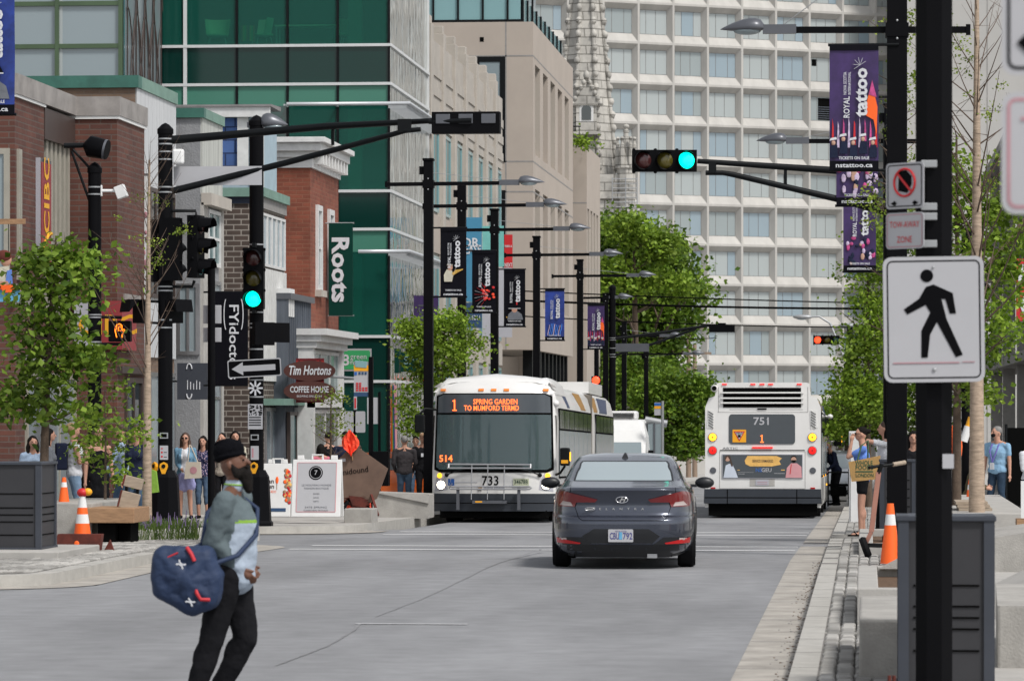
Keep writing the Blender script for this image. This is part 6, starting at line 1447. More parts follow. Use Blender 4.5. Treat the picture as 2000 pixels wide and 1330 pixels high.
for (ex, ez) in ((.03, -.13), (-.03, .105)):
    Mx = Matrix.Translation((ex, -.168, ez)) @ frame((0, 0, 0), (1, 0, 0), (0, 0, 1)) @ Matrix.Rotation(R(-35), 4, 'Z')
    for s_ in (-1, 1):
        mb.add([(math.cos(R(a))*.030*(1 if j else .62), s_*(.022-math.sin(R(a))*.022*(1 if j else .6)), 0) for a in range(10, 171, 20) for j in (0, 1)], [((2*i, 2*i+1, 2*i+3, 2*i+2)) for i in range(8)], 'c_white', M=Mx)
mb.build('emblem', bag)
inv = (Matrix.Translation(bag.location) @ Matrix.Rotation(TH, 4, 'Z')).inverted(); Wm = Matrix.Translation((mx_, my_, 0)) @ Matrix.Rotation(R(-97), 4, 'Z')
pts = [Vector((-.10, -.02, .13)), inv @ (Wm @ U(.17, -.15, 1.12)), inv @ (Wm @ U(.02, -.17, 1.32)), inv @ (Wm @ U(-.10, -.03, 1.475)), inv @ (Wm @ U(-.09, .14, 1.36)), inv @ (Wm @ U(.06, .185, 1.20)), inv @ (Wm @ U(.19, .10, 1.06)), Vector((.16, .0, .10))]
MB().tube(pts, .016, 'bag_navy', 6).build('strap', bag)
# ================================================================= STREET FURNITURE
def base_z(px, d, h=SW): return gz(wp(px, d)[1])+h
def teardrop(mb, L, w_, h, m, dirx=1):
    """flattened lamp head pointing along +x*dirx from the origin"""
    n = 9; V = []; seg = 14
    for i in range(n):
        t = i/(n-1); r = math.sin(math.pi*min(1, t**.7*.98+.02))**.75*(1-.25*t) if i not in (0, n-1) else .05
        for k in range(seg):
            a = 2*math.pi*k/seg; zz = math.sin(a)*r*h*(1 if math.sin(a) > 0 else .28); V.append((dirx*t*L, math.cos(a)*r*w_/2, zz+.10*h*(1-t)))
    F = [(i*seg+k, i*seg+(k+1) % seg, (i+1)*seg+(k+1) % seg, (i+1)*seg+k) for i in range(n-1) for k in range(seg)]
    mb.add(V, F, m, True); mb.add(V[:seg], [tuple(range(seg))], m); mb.add(V[-seg:], [tuple(range(seg))], m); return mb
def street_lamp(label, px, d, side=1, H=7.85, reach=2.0, w_=.21, group='black street lamps along the kerbs', arm_z=None, headL=.62):
    x, y = wp(px, d); z = base_z(px, d)
    o = thing('street_lamp', label, 'street lamp', (x, y, z), 0, group); az = arm_z or H-.52
    MB().box(-w_/2, w_/2, -w_/2, w_/2, .0, H, 'black_paint').box(-w_/2-.02, w_/2+.02, -w_/2-.02, w_/2+.02, H, H+.06, 'black_paint').build('pole', o, bevel=.012)
    MB().box(-.2, .2, -.2, .2, 0, .16, 'black_paint').build('base', o, bevel=.02)
    a = MB(); a.bar((-side*.95, 0, az), (side*(reach-.28), 0, az+.02), .07, .085, 'black_paint').box(-side*.95-.03, -side*.95+.03, -.05, .05, az-.07, az+.07, 'black_paint').box(-w_/2-.02, w_/2+.02, -w_/2-.02, w_/2+.02, az-.09, az+.09, 'black_paint')
    a.box(min(side*(reach-.55), side*(reach-.1)), max(side*(reach-.55), side*(reach-.1)), -.06, .06, az-.03, az+.09, 'lamp_grey'); a.box(-w_/2-.1, -w_/2, -.05, .05, H-.30, H-.12, 'black_paint')
    for zz in (az-.12, az+.12): a.ell((0, -w_/2-.008, zz), (.018, .01, .018), 'galv', 6, 4)
    ao = a.build('arm', o); MB().tube([(0, 0, H-.25), (side*(reach-.35), 0, az+.07)], .006, 'galv', 4).build('stay_wire', o)
    hd = teardrop(MB(), headL, .34, .16, 'lamp_grey', side).build('lamp_head', o, loc=(side*(reach-.15), 0, az+.03))
    MB().ell((side*headL*.42, 0, -.02), (headL*.30, .13, .055), 'glass_pale').build('lens', hd)
    return o
names = ['nearest left street lamp beside the bus mirror', 'second left street lamp, partly hidden by the lime green tree', 'third left street lamp, standing above the bus roof centre', 'fourth left street lamp, rising behind the bus roof corner', 'fifth left street lamp, in front of the beige building end']
LP = [(837, 87, 315), (902, 96, 362), (966, 105, 412), (1048, 117, 465), (1133, 133, 510)]
for (px_, d_, ty), nm in zip(LP, names): street_lamp(nm, px_, d_, H=zp(ty, d_)-base_z(px_, d_), reach=2.15)
street_lamp('distant left street lamp between the fifth lamp and the signal mast', 1183, 150, H=zp(575, 150)-base_z(1183, 150), reach=.6, arm_z=zp(582, 150)-base_z(1183, 150))
street_lamp('far street lamp with two bands standing in front of the dark trees', 1219, 158, H=zp(632, 158)-base_z(1219, 158), reach=2.0, w_=.2)
street_lamp('farthest street lamp with its lamp over the white building sill', 1262, 175, H=zp(688, 175)-base_z(1262, 175), reach=2.2, w_=.2, arm_z=zp(692, 175)-base_z(1262, 175))
street_lamp('right street lamp with the highest arm, wound with budding twigs', 1752, 52, side=-1, H=8.4, arm_z=zp(60, 52)-base_z(1752, 52), reach=1.90, w_=.27)
street_lamp('right street lamp farther back with its head below the second arm', 1737, 75, side=-1, H=8.0, arm_z=zp(277, 75)-base_z(1737, 75), reach=2.1, w_=.2)
# ---- banners
mat('banner_black', (.005, .005, .008), .6, var=.1, spec=.08); mat('banner_purple', (.035, .015, .085), .5, var=.5, scale=2.5); mat('banner_blue', (.012, .035, .22), .5, var=.6, scale=2.5)
mat('b_magenta', (.50, .06, .22), .5, var=.5, scale=14); mat('b_pale', (.50, .40, .55), .5, var=.4, scale=14); mat('b_blue', (.06, .20, .65), .5, var=.4, scale=14); mat('b_gold', (.55, .33, .06), .5, var=.3, scale=14)
def art(mb, kind, w_, h, seed):
    r = random.Random(seed); P = lambda pl, m, y: mb.prism([(x*w_, z*h) for x, z in pl], .004, m, M=XZ(0, y, 0))
    if kind == 'violin':
        P([(-.35, -.78), (-.05, -.78), (.0, -.69), (-.05, -.62), (-.25, -.60), (-.36, -.68)], 'c_cream', -.02); P([(x*.10-.12, z*.045-.575) for x, z in circ(1, 10)], 'skin', -.022)
        P([(-.25, -.545), (-.02, -.55), (-.02, -.53), (-.22, -.52)], 'c_beige', -.026); P([(-.05, -.66), (.1, -.61), (.38, -.595), (.38, -.605), (.12, -.66), (.0, -.69)], 'b_gold', -.024); mb.bar((-.02*w_, -.03, -.72*h), (.14*w_, -.03, -.53*h), .008, .004, 'c_cream')
    if kind == 'red':
        for k in range(9): a = R(120+k*14); mb.bar((.2*w_, -.024, -.72*h), (.2*w_+.6*w_*math.cos(a), -.024, -.72*h+.24*h*math.sin(a)), .012, .004, 'c_white' if k % 2 else 'sign_red')
        for k in range(26): mb.ell((w_*(r.uniform(-.1, .46)), -.024, h*r.uniform(-.80, -.58)), (w_*.07, .004, h*.022), r.choice(['sign_red', 'orange_cloth', 'c_black', 'sign_red']), 6, 4)
    if kind == 'officer':
        P([(-.34, -.88), (.40, -.88), (.33, -.78), (.14, -.73), (-.12, -.73), (-.28, -.78)], 'c_grey', -.02); P([(x*.13, z*.055-.70) for x, z in circ(1, 12)], 'skin', -.022)
        P([(-.28, -.68), (.28, -.68), (.20, -.62), (.05, -.60), (-.15, -.61)], 'banner_black', -.026); P([(-.28, -.688), (.28, -.688), (.28, -.678), (-.28, -.678)], 'c_white', -.03); P([(.08, -.62), (.14, -.62), (.15, -.54), (.07, -.54)], 'sign_red', -.03)
        for k in range(14): mb.ell((w_*r.uniform(-.45, .45), -.018, h*r.uniform(-.86, -.76)), (.02, .003, .02), 'b_gold', 5, 4)
    if kind == 'blue':
        for k in range(8): x = (k-4)*.09; mb.tube([(w_*(x+.1*q/6), -.024, h*(-.90+.035*q+.02*math.sin(q+k))) for q in range(7)], .014, 'b_blue' if k % 3 else 'b_pale', 5)
    if kind in ('pipers', 'crowd'):
        for k in range(9 if kind == 'pipers' else 0):
            x = -.46+k*.11; P([(x, -.82), (x+.055, -.82), (x+.045, -.62-.05*r.random()), (x+.02, -.56-.05*r.random())], r.choice(['sign_red', 'b_magenta', 'orange', 'b_pale']), -.02)
        if kind == 'pipers': P([(.22, -.52), (.36, -.30), (.48, -.50), (.46, -.72), (.40, -.60), (.22, -.56)], 'orange', -.024); P([(.30, -.40), (.37, -.28), (.46, -.42)], 'b_magenta', -.028)
        for k in range(5 if kind == 'pipers' else 22):
            x = -.42+k*.2 if kind == 'pipers' else r.uniform(-.45, .45); z = -.80+.03*(k % 2) if kind == 'pipers' else r.uniform(-.9, -.6)
            if kind == 'pipers': P([(x-.08, z-.10), (x+.09, z-.10), (x+.08, z), (x-.05, z)], 'c_navy', -.030); mb.ell((x*w_, -.03, (z+.018)*h), (.03, .006, .035), 'skin_print', 6, 4); P([(x-.08, z+.035), (x+.07, z+.045), (x+.06, z+.065), (x-.06, z+.055)], 'c_white', -.036)
            else: mb.ell((x*w_, -.024, z*h), (.03+.03*r.random(), .004, .03+.05*r.random()), r.choice(['b_magenta', 'b_pale', 'skin_print', 'c_navy']), 6, 4)
def banner(label, px, d, py0, py1, w_, kind, bg='banner_black', side=1, group='festival banners on the street lamps', polex=None, txt=True, cut=False):
    x, y = wp(px, d); z = zp(py0, d); h = zp(py0, d)-zp(py1, d)
    o = thing('street_banner', label, 'banner', (x, y, z), 0, group)
    nx, nz = 3, 8; V = [(w_*(i/nx-.5), -.006+.012*math.sin(j*1.1+i), -h*j/nz) for j in range(nz+1) for i in range(nx+1)]
    F = [(j*(nx+1)+i, (j+1)*(nx+1)+i, (j+1)*(nx+1)+i+1, j*(nx+1)+i+1) for j in range(nz) for i in range(nx)]
    b = MB(); b.add(V, F, bg, True); b.add([(a, c+.006, e) for a, c, e in V], [f[::-1] for f in F], bg, True)
    b.box(-w_/2, w_/2, -.018, -.012, -h*.045, 0, 'banner_black').box(-w_/2, w_/2, -.018, -.012, -h, -h*.925, 'banner_black'); b.build('banner_sheet', o)
    a = MB(); art(a, kind, w_, h, px); 
    if a.v: a.build('artwork', o)
    t = MB()
    up = lambda xx, zz: frame((xx*w_, -.045, -zz*h), (0, 0, 1), (-1, 0, 0))
    t.text('tattoo', w_*.36, 'c_white', up(.15, .38), bold=.035, width=h*.39); t.text('ROYAL', w_*.17, 'c_white', up(-.145, .50), bold=.02, width=h*.17); t.text('NOVA SCOTIA', w_*.09, 'c_white', up(-.18, .31), bold=.012, width=h*.18); t.text('INTERNATIONAL', w_*.08, 'c_white', up(-.09, .31), bold=.008, width=h*.18)
    for k in range(6): q = R(30+k*36); t.bar((.12*w_, -.045, -.165*h), ((.12+.14*math.cos(q))*w_, -.045, -.165*h+.16*w_*math.sin(q)), .012*w_/.6, .004, 'c_white')
    t.text('TICKETS ON SALE', w_*.085, 'c_white', XZ(0, -.045, -.905*h), bold=.02, width=w_*.62); t.text('nstattoo.ca', w_*.13, 'c_white', XZ(0, -.045, -.962*h), bold=.02, width=w_*.75); t.build('lettering', o)
    px_ = polex if polex is not None else -w_/2-.2
    m = MB()
    for zz in (.0, -h): m.tube([(px_, .01, zz), (-math.copysign(w_/2+.02, px_), .01, zz)], .022, 'black_metal', 6)
    m.build('bracket', o); return o
W5 = .585
banner('black festival banner picturing a violin player', 885.5, 86.9, 445, 580, W5, 'violin', polex=-.56)
banner('black festival banner with red dancing figures and white rays', 945, 95.9, 489.5, 611, W5, 'red', polex=-.55)
banner('black festival banner picturing an officer in a dark hat', 1005, 104.9, 526, 638, W5, 'officer', polex=-.54)
banner('blue festival banner with pale blue swirling dancers', 1083.5, 116.9, 564, 665, W5, 'blue', 'banner_blue', polex=-.55)
banner('small far festival banner with purple flags and orange flame', 1164, 132.9, 593, 682, W5, 'pipers', 'banner_purple', polex=-.55)
banner('large purple festival banner with marching band and orange flag on the right', 1668, 51.9, 88, 333, .655, 'pipers', 'banner_purple', polex=.60)
banner('cropped blue festival banner with a bandsman at the upper left corner', -19, 51, -28, 224, .655, 'officer', 'banner_blue', polex=-.6)
banner('middle right festival banner with raised pale dancers, half covered by the large one', 1674, 60.9, 190, 402, .65, 'crowd', 'banner_purple', polex=.60)
banner('lowest right festival banner with pink flowers, closest to the white building', 1679, 74.9, 366, 531, .63, 'crowd', 'banner_purple', polex=.60)

# ---- traffic signals
def signal_head(par, M, n=3, lit=None, names_=('lens_red', 'lens_yellow', 'lens_green'), back=True, name='signal_head', vertical=True, s=.355):
    """local x across, y up, z towards the viewer"""
    mb = MB(M=M); H = n*s
    mb.box(-s/2, s/2, -H/2, H/2, -.18, 0, 'black_paint')
    for k in range(n):
        c = H/2-s*(k+.5)
        for q in (-1, 1): mb.ell((q*(s/2+.01), c+s*.42, -.08), (.02, .03, .03), 'black_paint', 6, 4)
    o = mb.build(name, par)
    for k in range(n):
        c = H/2-s*(k+.5); lm = lit[1] if lit and lit[0] == k else names_[k]
        MB(M=M).ell((0, c, -.01), (s*.40, s*.40, .05), lm, 18, 10).build('lens', o)
        v = MB(M=M); Vv = []; N_ = 16
        for j, (rr, zz) in enumerate(((s*.43, 0), (s*.43, .24))):
            for q in range(N_+1): a = R(-40+260*q/N_); Vv.append((rr*math.cos(a), c+rr*math.sin(a)-j*.02, zz if 0 else (zz*(1 if math.sin(a) > .0 else .35))))
        v.add(Vv, [(q, q+1, N_+2+q, N_+1+q) for q in range(N_)], 'black_paint', True); v.build('visor', o)
    return o
def sig_pole(name, label, px, d, H, r=.13, base=True, group=None):
    x, y = wp(px, d); z = base_z(px, d)
    o = thing(name, label, 'traffic signal', (x, y, z), 0, group)
    mb = MB().lathe([(r, 0), (r, H), (r*1.12, H), (r*1.12, H+.08), (r*.5, H+.16), (.001, H+.19)], 'black_paint', 20).build('pole', o)
    if base: MB().lathe([(.30, 0), (.30, .06), (.27, .10), (.23, .86), (.16, .98)], 'black_paint', 8, smooth=False, M=Matrix.Rotation(R(22.5), 4, 'Z')).build('pole_base', o)
    return o, Vector((x, y, z))
def bands(o, r, zs_):
    mb = MB()
    for z in zs_: mb.lathe([(r+.006, z-.012), (r+.006, z+.012)], 'galv', 16)
    mb.build('strap', o)
# left corner mast
dL = 66.0; o, P = sig_pole('signal_mast', 'black signal mast at the left corner with a long arm over the street', 323, dL, zp(262, dL)-base_z(323, dL), .125)
L_ = lambda px, py, d=dL, dy=0: at(px, py, d)-P+Vector((0, dy, 0))
bands(o, .125, [L_(323, y)[2] for y in (272, 282, 297, 312, 366, 376, 560, 568, 625, 640)])
mb = MB(); mb.tube([L_(334, 274), L_(640, 247), L_(850, 236, 64.5)], [.075, .062, .045], 'black_metal', 10); mb.tube([L_(334, 374), L_(560, 318), L_(770, 262, 64.7), L_(790, 256, 64.6), L_(822, 253, 64.6)], [.06, .055, .045, .045, .04], 'black_metal', 10)
mb.bar(L_(650, 284), L_(650, 246), .05, .06, 'black_metal', up=(0, 1, 0)); mb.box(L_(796, 0)[0], L_(822, 0)[0], L_(800, 0, 64.6)[1]-.04, L_(800, 0, 64.6)[1]+.04, L_(800, 259, 64.6)[2], L_(800, 233, 64.6)[2], 'black_metal').build('mast_arm', o)
c0 = L_(910, 240, 64.4); bk_ = MB().box(c0[0]-.57, c0[0]+.57, c0[1]-.05, c0[1]+.20, c0[2]-.18, c0[2]+.18, 'black_paint')
for k in (-1, 0, 1): bk_.box(c0[0]+k*.38-.16, c0[0]+k*.38+.16, c0[1]+.2, c0[1]+.42, c0[2]-.05, c0[2]+.17, 'black_paint').box(c0[0]+k*.38-.12, c0[0]+k*.38+.12, c0[1]-.07, c0[1]-.05, c0[2]-.02, c0[2]+.14, 'lamp_grey')
bk_.tube([c0+Vector((-.62, 0, .02)), c0+Vector((.1, -.08, .03))], .045, 'black_metal', 8); bk_.build('signal_head', o, bevel=.01)
sb = MB().box(L_(337, 0)[0], L_(512, 0)[0], .10, .13, L_(0, 362)[2], L_(0, 325)[2], 'sign_white').build('street_name_sign', o)
Mv = frame(L_(400, 482)+Vector((0, .05, 0)), Vector((.35, 1, 0)), (0, 0, 1)); signal_head(o, Matrix.Translation(L_(392, 482)) @ Matrix.Rotation(R(78), 4, 'Z') @ XZ(0, 0, 0), name='signal_head')
signal_head(o, Matrix.Translation(L_(340, 488)+Vector((0, -.1, 0))) @ Matrix.Rotation(R(165), 4, 'Z') @ XZ(0, 0, 0))
signal_head(o, Matrix.Translation(L_(312, 490)+Vector((0, .15, 0))) @ Matrix.Rotation(R(200), 4, 'Z') @ XZ(0, 0, 0))
MB().tube([L_(330, 412), L_(382, 412), L_(384, 425)], .03, 'black_metal', 6).tube([L_(330, 560), L_(375, 560), L_(380, 548)], .03, 'black_metal', 6).build('bracket', o)
for i, (px_, dirn) in enumerate(((268, -1), (342, 1))):
    c = L_(px_, 608); mb = MB(M=Matrix.Translation(c) @ Matrix.Rotation(R(dirn*55), 4, 'Z')); mb.box(-.2, .2, 0, .16, -.2, .2, 'black_paint')
    mb.prism([(-.2, .2), (-.24, -.02), (-.05, .2)], .4, 'black_paint', M=frame((-.2, 0, 0), (0, 1, 0), (0, 0, 1))); mb.build('walk_signal', o, bevel=.008)
    MB().tube([L_(323, 590), c+Vector((0, 0, .18))], .025, 'black_metal', 6).tube([L_(323, 632), c+Vector((0, 0, -.18))], .025, 'black_metal', 6).build('bracket', o)
MB().box(.13, .33, -.1, .02, L_(0, 322)[2], L_(0, 292)[2], 'white_paint').build('radio_box', o, bevel=.04)
def push_button(o, x, y, z, rz=0):
    M = Matrix.Translation((x, y, z)) @ Matrix.Rotation(rz, 4, 'Z')
    b = MB(M=M); b.prism([(-.03, -.10), (.03, -.10), (.07, .02), (.06, .07), (0, .10), (-.06, .07), (-.07, .02)], .05, 'yellow', M=XZ(0, 0, 0)); b.prism(circ(.035, 12, 0, .03), .012, 'black_metal', M=XZ(0, -.05, 0)); return b.build('push_button', o)
push_button(o, 0, -.13, 1.02); push_button(o, -.15, -.05, 1.02, R(-50))
MB().box(-.07, .07, -.14, -.128, 1.16, 1.40, 'sign_white').box(-.05, -.02, -.143, -.14, 1.2, 1.23, 'sign_red').box(-.05, -.02, -.143, -.14, 1.27, 1.30, 'sign_red').box(-.05, -.02, -.143, -.14, 1.34, 1.36, 'sign_red').box(.0, .05, -.143, -.14, 1.2, 1.21, 'black_matte').box(.0, .05, -.143, -.14, 1.28, 1.29, 'black_matte').build('notice_plate', o)
MB().box(-.07, .07, -.14, -.128, 1.52, 1.62, 'galv').box(-.05, .05, -.143, -.14, 1.54, 1.60, 'black_matte').build('control_box', o)
# left corner second pole with the lit green signal and a lamp
dS = 67.5; o, P = sig_pole('signal_pole', 'black corner pole with lit green signal, one-way arrow sign and a lamp on top', 501, dS, zp(246, dS)-base_z(501, dS), .125)
L_ = lambda px, py, d=dS: at(px, py, d)-P
signal_head(o, Matrix.Translation(L_(500, 545)+Vector((0, -.30, 0))) @ XZ(0, 0, 0), lit=(2, 'green_light'))
bands(o, .125, [L_(0, y)[2] for y in (478, 610, 632, 640, 682, 742, 775)])
MB().box(-.03, .03, -.32, -.1, L_(0, 482)[2]-.02, L_(0, 478)[2]+.02, 'black_metal').box(-.03, .03, -.32, -.1, L_(0, 612)[2], L_(0, 606)[2], 'black_metal').build('bracket', o)
c = L_(512, 652); MB(M=Matrix.Translation(c) @ Matrix.Rotation(R(40), 4, 'Z')).box(-.2, .2, -.1, .06, -.2, .2, 'black_paint').prism([(.06, .2), (.30, .16), (.06, -.15)], .4, 'black_paint', M=frame((.2, 0, 0), (0, 1, 0), (0, 0, 1))).build('walk_signal', o, bevel=.008)
sg = MB(M=Matrix.Rotation(R(-2.5), 4, 'Y')); c = L_(500, 719); sg.M = Matrix.Translation((c[0], -.17, c[2])) @ Matrix.Rotation(R(-3), 4, 'Y')
sg.prism(rrect(.94, .31, .03), .006, 'sign_white', M=XZ()).prism(rrect(.90, .27, .025), .003, 'sign_black', M=XZ(0, -.006, 0)).prism([(-.40, 0), (-.20, .115), (-.20, .05), (.37, .05), (.37, -.05), (-.20, -.05), (-.20, -.115)], .003, 'sign_white', M=XZ(0, -.010, 0)); sg.build('one_way_sign', o)
mb = MB(); c = L_(503, 758)
for k in range(4): a = R(k*45); mb.bar((-.13*math.cos(a), -.130, c[2]-.13*math.sin(a)), (.13*math.cos(a), -.130, c[2]+.13*math.sin(a)), .03, .006, 'c_white', up=(0, 1, 0))
mb.build('star_sticker', o)
po = MB().box(-.13, .13, -.137, -.131, L_(0, 838)[2], L_(0, 789)[2], 'sign_white').build('poster', o)
mb = MB(); r = random.Random(5)
for k in range(34): x = r.uniform(-.11, .09); z = r.uniform(L_(0, 812)[2], L_(0, 793)[2]); mb.box(x, x+r.uniform(.01, .05), -.141, -.137, z, z+.02, 'sign_black')
for k in range(4): z = L_(0, 816+k*5)[2]; mb.box(-.11, .10, -.140, -.137, z, z+.018, 'sign_black')
mb.build('print', po)
push_button(o, -.02, -.13, 1.02); MB().box(-.08, .06, -.14, -.128, 1.16, 1.40, 'sign_white').box(-.06, -.03, -.143, -.14, 1.2, 1.36, 'pink_print').build('notice_plate', o); MB().box(-.08, .06, -.14, -.128, 1.50, 1.60, 'galv').box(-.06, .04, -.143, -.14, 1.52, 1.58, 'black_matte').build('control_box', o)
c = L_(515, 236); hd = teardrop(MB(), .50, .34, .22, 'lamp_grey', 1).build('lamp_head', o, loc=(.05, 0, c[2]-.08)); MB().ell((.25, 0, -.03), (.17, .13, .05), 'glass_pale').build('lens', hd); MB().box(-.16, .2, -.05, .05, c[2]-.12, c[2]-.03, 'lamp_grey').build('lamp_arm', o)
# far left pole with camera and orange hand
dP = 66.8; o, P = sig_pole('signal_pole', 'black pole with orange hand signal and white camera behind the oak tree', 185, dP, zp(338, dP)-base_z(185, dP), .115)
L_ = lambda px, py, d=dP: at(px, py, d)-P
bands(o, .115, [L_(0, y)[2] for y in (366, 380, 615, 620, 668, 674)])
MB().tube([L_(190, 345), L_(142, 292)], .025, 'black_metal', 6).tube([L_(188, 430), L_(140, 296)], .025, 'black_metal', 6).tube([L_(125, 285), L_(165, 284)], .045, 'black_metal', 8).build('bracket', o)
c = L_(165, 284); MB(M=Matrix.Translation(c) @ Matrix.Rotation(R(12), 4, 'Y')).tube([(0, 0, 0), (.10, -.02, .0), (.42, -.05, -.0)], [.06, .19, .17], 'black_paint', 12).tube([(.36, -.05, 0), (.40, -.05, 0)], .175, 'lamp_grey', 12).build('floodlight', o)
mb = MB(); mb.tube([L_(198, 373), L_(225, 373)], .03, 'white_paint', 8).box(*sorted((L_(196, 0)[0], L_(200, 0)[0])), -.03, .03, L_(0, 384)[2], L_(0, 362)[2], 'white_paint'); c = L_(236, 374); mb.M = Matrix.Translation(c) @ Matrix.Rotation(R(-20), 4, 'Y'); mb.box(-.09, .09, -.08, .08, -.12, .10, 'white_paint'); mb.M = None; mb.build('camera', o, bevel=.02)
c = L_(236, 647); ph = MB(M=Matrix.Translation(c)).box(-.20, .18, -.1, .08, -.18, .18, 'black_paint').build('walk_signal', o, bevel=.01)
mb = MB(M=Matrix.Translation(c+Vector((.0, -.12, 0))))
out = [(-.05, -.11), (-.075, .0), (-.075, .075), (-.055, .08), (-.05, .11), (-.025, .115), (-.01, .125), (.01, .12), (.025, .11), (.04, .10), (.045, .0), (.075, .035), (.09, .02), (.065, -.03), (.045, -.06), (.045, -.11)]
mb.tube([(a, 0, b) for a, b in out], .008, 'hand_light', 5)
for x in (-.05, -.02, .01): mb.tube([(x, 0, .0), (x, 0, .09)], .006, 'hand_light', 5)
mb.build('hand_symbol', ph)
MB().tube([L_(188, 619), L_(238, 620)], .03, 'black_metal', 6).tube([L_(188, 672), L_(238, 672)], .03, 'black_metal', 6).build('signal_bracket', o)
# right mast over the street
dR = 61.0; o, P = sig_pole('signal_mast', 'black right hand signal mast with a level three-light head showing green', 1741, dR, 6.3, .13)
L_ = lambda px, py, d=dR: at(px, py, d)-P
mb = MB(); mb.tube([L_(1741, 343), L_(1640, 334), L_(1362, 315)], [.07, .06, .04], 'black_metal', 10).tube([L_(1741, 418), L_(1640, 390), L_(1430, 341), L_(1412, 338), L_(1378, 338)], [.06, .055, .045, .04, .04], 'black_metal', 10)
mb.bar(L_(1534, 363), L_(1534, 327), .05, .05, 'black_metal', up=(0, 1, 0)); a_, b_ = L_(1384, 338), L_(1399, 318); mb.box(a_[0], b_[0], -.04+a_[1], .04+a_[1], a_[2], b_[2], 'black_metal'); mb.build('mast_arm', o)
c = L_(1298, 314); signal_head(o, Matrix.Translation(c) @ Matrix.Rotation(R(TH*57.3), 4, 'Z') @ XZ(0, 0, 0) @ Matrix.Rotation(R(90), 4, 'Z'), lit=(2, 'green_light'), s=.34)
# far signals
dF = 150.0; o, P = sig_pole('signal_mast', 'far signal mast with banded pole and long arm reaching over the street', 1196, dF, zp(565, dF)-base_z(1196, dF), .13, base=False)
L_ = lambda px, py, d=dF: at(px, py, d)-P
bands(o, .135, [L_(0, y)[2] for y in (660, 664, 680, 692, 697)])
mb = MB(); mb.tube([L_(1196, 662), L_(1290, 650), L_(1390, 635)], .055, 'black_metal', 8).tube([L_(1196, 695), L_(1280, 670), L_(1360, 642)], .05, 'black_metal', 8).bar(L_(1240, 678), L_(1240, 656), .06, .06, 'black_metal', up=(0, 1, 0)).build('mast_arm', o)
MB().box(L_(1198, 0)[0], L_(1268, 0)[0], -.03, .0, L_(0, 687)[2], L_(0, 671)[2], 'lamp_grey').build('street_name_sign', o)
c = L_(1410, 641); MB().box(c[0]-.5, c[0]+.5, c[1]-.1, c[1]+.1, c[2]-.16, c[2]+.14, 'black_paint').box(c[0]-.15, c[0]+.15, c[1]-.1, c[1]+.1, c[2]+.14, c[2]+.2, 'black_paint').build('signal_head', o)
dF = 150.0; x, y = wp(1660, dF); o = thing('signal_mast', 'far right horizontal signal head showing red before the white building', 'traffic signal', (x, y, base_z(1660, dF)))
P = Vector((x, y, base_z(1660, dF))); signal_head(o, Matrix.Translation(L_(1614, 664)) @ XZ(0, 0, 0) @ Matrix.Rotation(R(90), 4, 'Z'), lit=(0, 'red_light'), s=.34)
MB().tube([L_(1638, 660), L_(1662, 665)], .05, 'black_metal', 6).build('mast_arm', o); MB().tube([(0, 0, 0), (0, 0, L_(0, 640)[2])], .12, 'black_metal', 8).build('pole', o)
dF = 145; x, y = wp(1165, dF); o = thing('traffic_light', 'small red traffic light on a dark pole above the articulated bus', 'traffic light', (x, y, base_z(1165, dF))); P = Vector((x, y, base_z(1165, dF)))
L_ = lambda px, py, d=dF: at(px, py, d)-P
MB().tube([(0, 0, 0), (0, 0, L_(0, 600)[2])], .09, 'black_paint', 8).build('pole', o); MB().box(-.17, .17, -.3, -.12, L_(0, 752)[2], L_(0, 735)[2], 'black_paint').build('signal_head', o); MB().ell((0, -.31, L_(0, 743)[2]), (.15, .05, .15), 'red_light').build('lens', o)
# cobra-head lamps and timber poles far away
def cobra(label, px0, py0, px1, py1, d):
    x, y = wp(px0, d); o = thing('street_lamp', label, 'street lamp', (x, y, gz(y))); P = Vector((x, y, gz(y))); a = at(px0, py0, d)-P; b = at(px1, py1, d)-P
    MB().tube([(0, 0, 0), a, a*.55+b*.45+Vector((0, 0, (b-a).z*.42)), b+Vector((.5, 0, .02)), b], [.1, .08, .06, .05, .05], 'galv', 8).build('pole', o)
    hd = MB().ell(b+Vector((-.3, 0, .0)), (.5, .2, .12), 'galv').build('lamp_head', o); MB().ell(b+Vector((-.35, 0, -.07)), (.28, .15, .08), 'glass_pale').build('lens', hd)
cobra('grey curved street lamp reaching over the far red signal', 1655, 715, 1580, 619, 190)
cobra('grey curved street lamp half lost in the right hand leaves', 1712, 730, 1672, 636, 175)
def timber_pole(label, px, py0, d, cross=None):
    x, y = wp(px, d); z = gz(y); o = thing('utility_pole', label, 'utility pole', (x, y, z)); H = zp(py0, d)-z
    MB().lathe([(.17, 0), (.12, H)], 'pole_wood', 10).build('pole', o)
    if cross:
        for cz in cross: MB().box(-1.05, 1.05, -.06, .06, zp(cz, d)-z-.07, zp(cz, d)-z+.07, 'pole_wood').build('cross_arm', o); i_ = MB(); [i_.lathe([(.05, 0), (.05, .12), (.02, .16)], 'glass_pale', 8, M=Matrix.Translation((q, 0, zp(cz, d)-z+.07))) for q in (-.9, -.3, .9)]; i_.build('insulators', o)
timber_pole('tall timber utility pole with a cross arm in front of the big trees', 1265, 512, 215, (525,)); timber_pole('paler timber pole to the right of the cross arm pole', 1304, 575, 225); timber_pole('weathered timber pole with pale fittings beside the white building', 1345, 622, 240, (640,)); timber_pole('short timber pole with cross arm under the far signal', 1357, 672, 245, (690,))
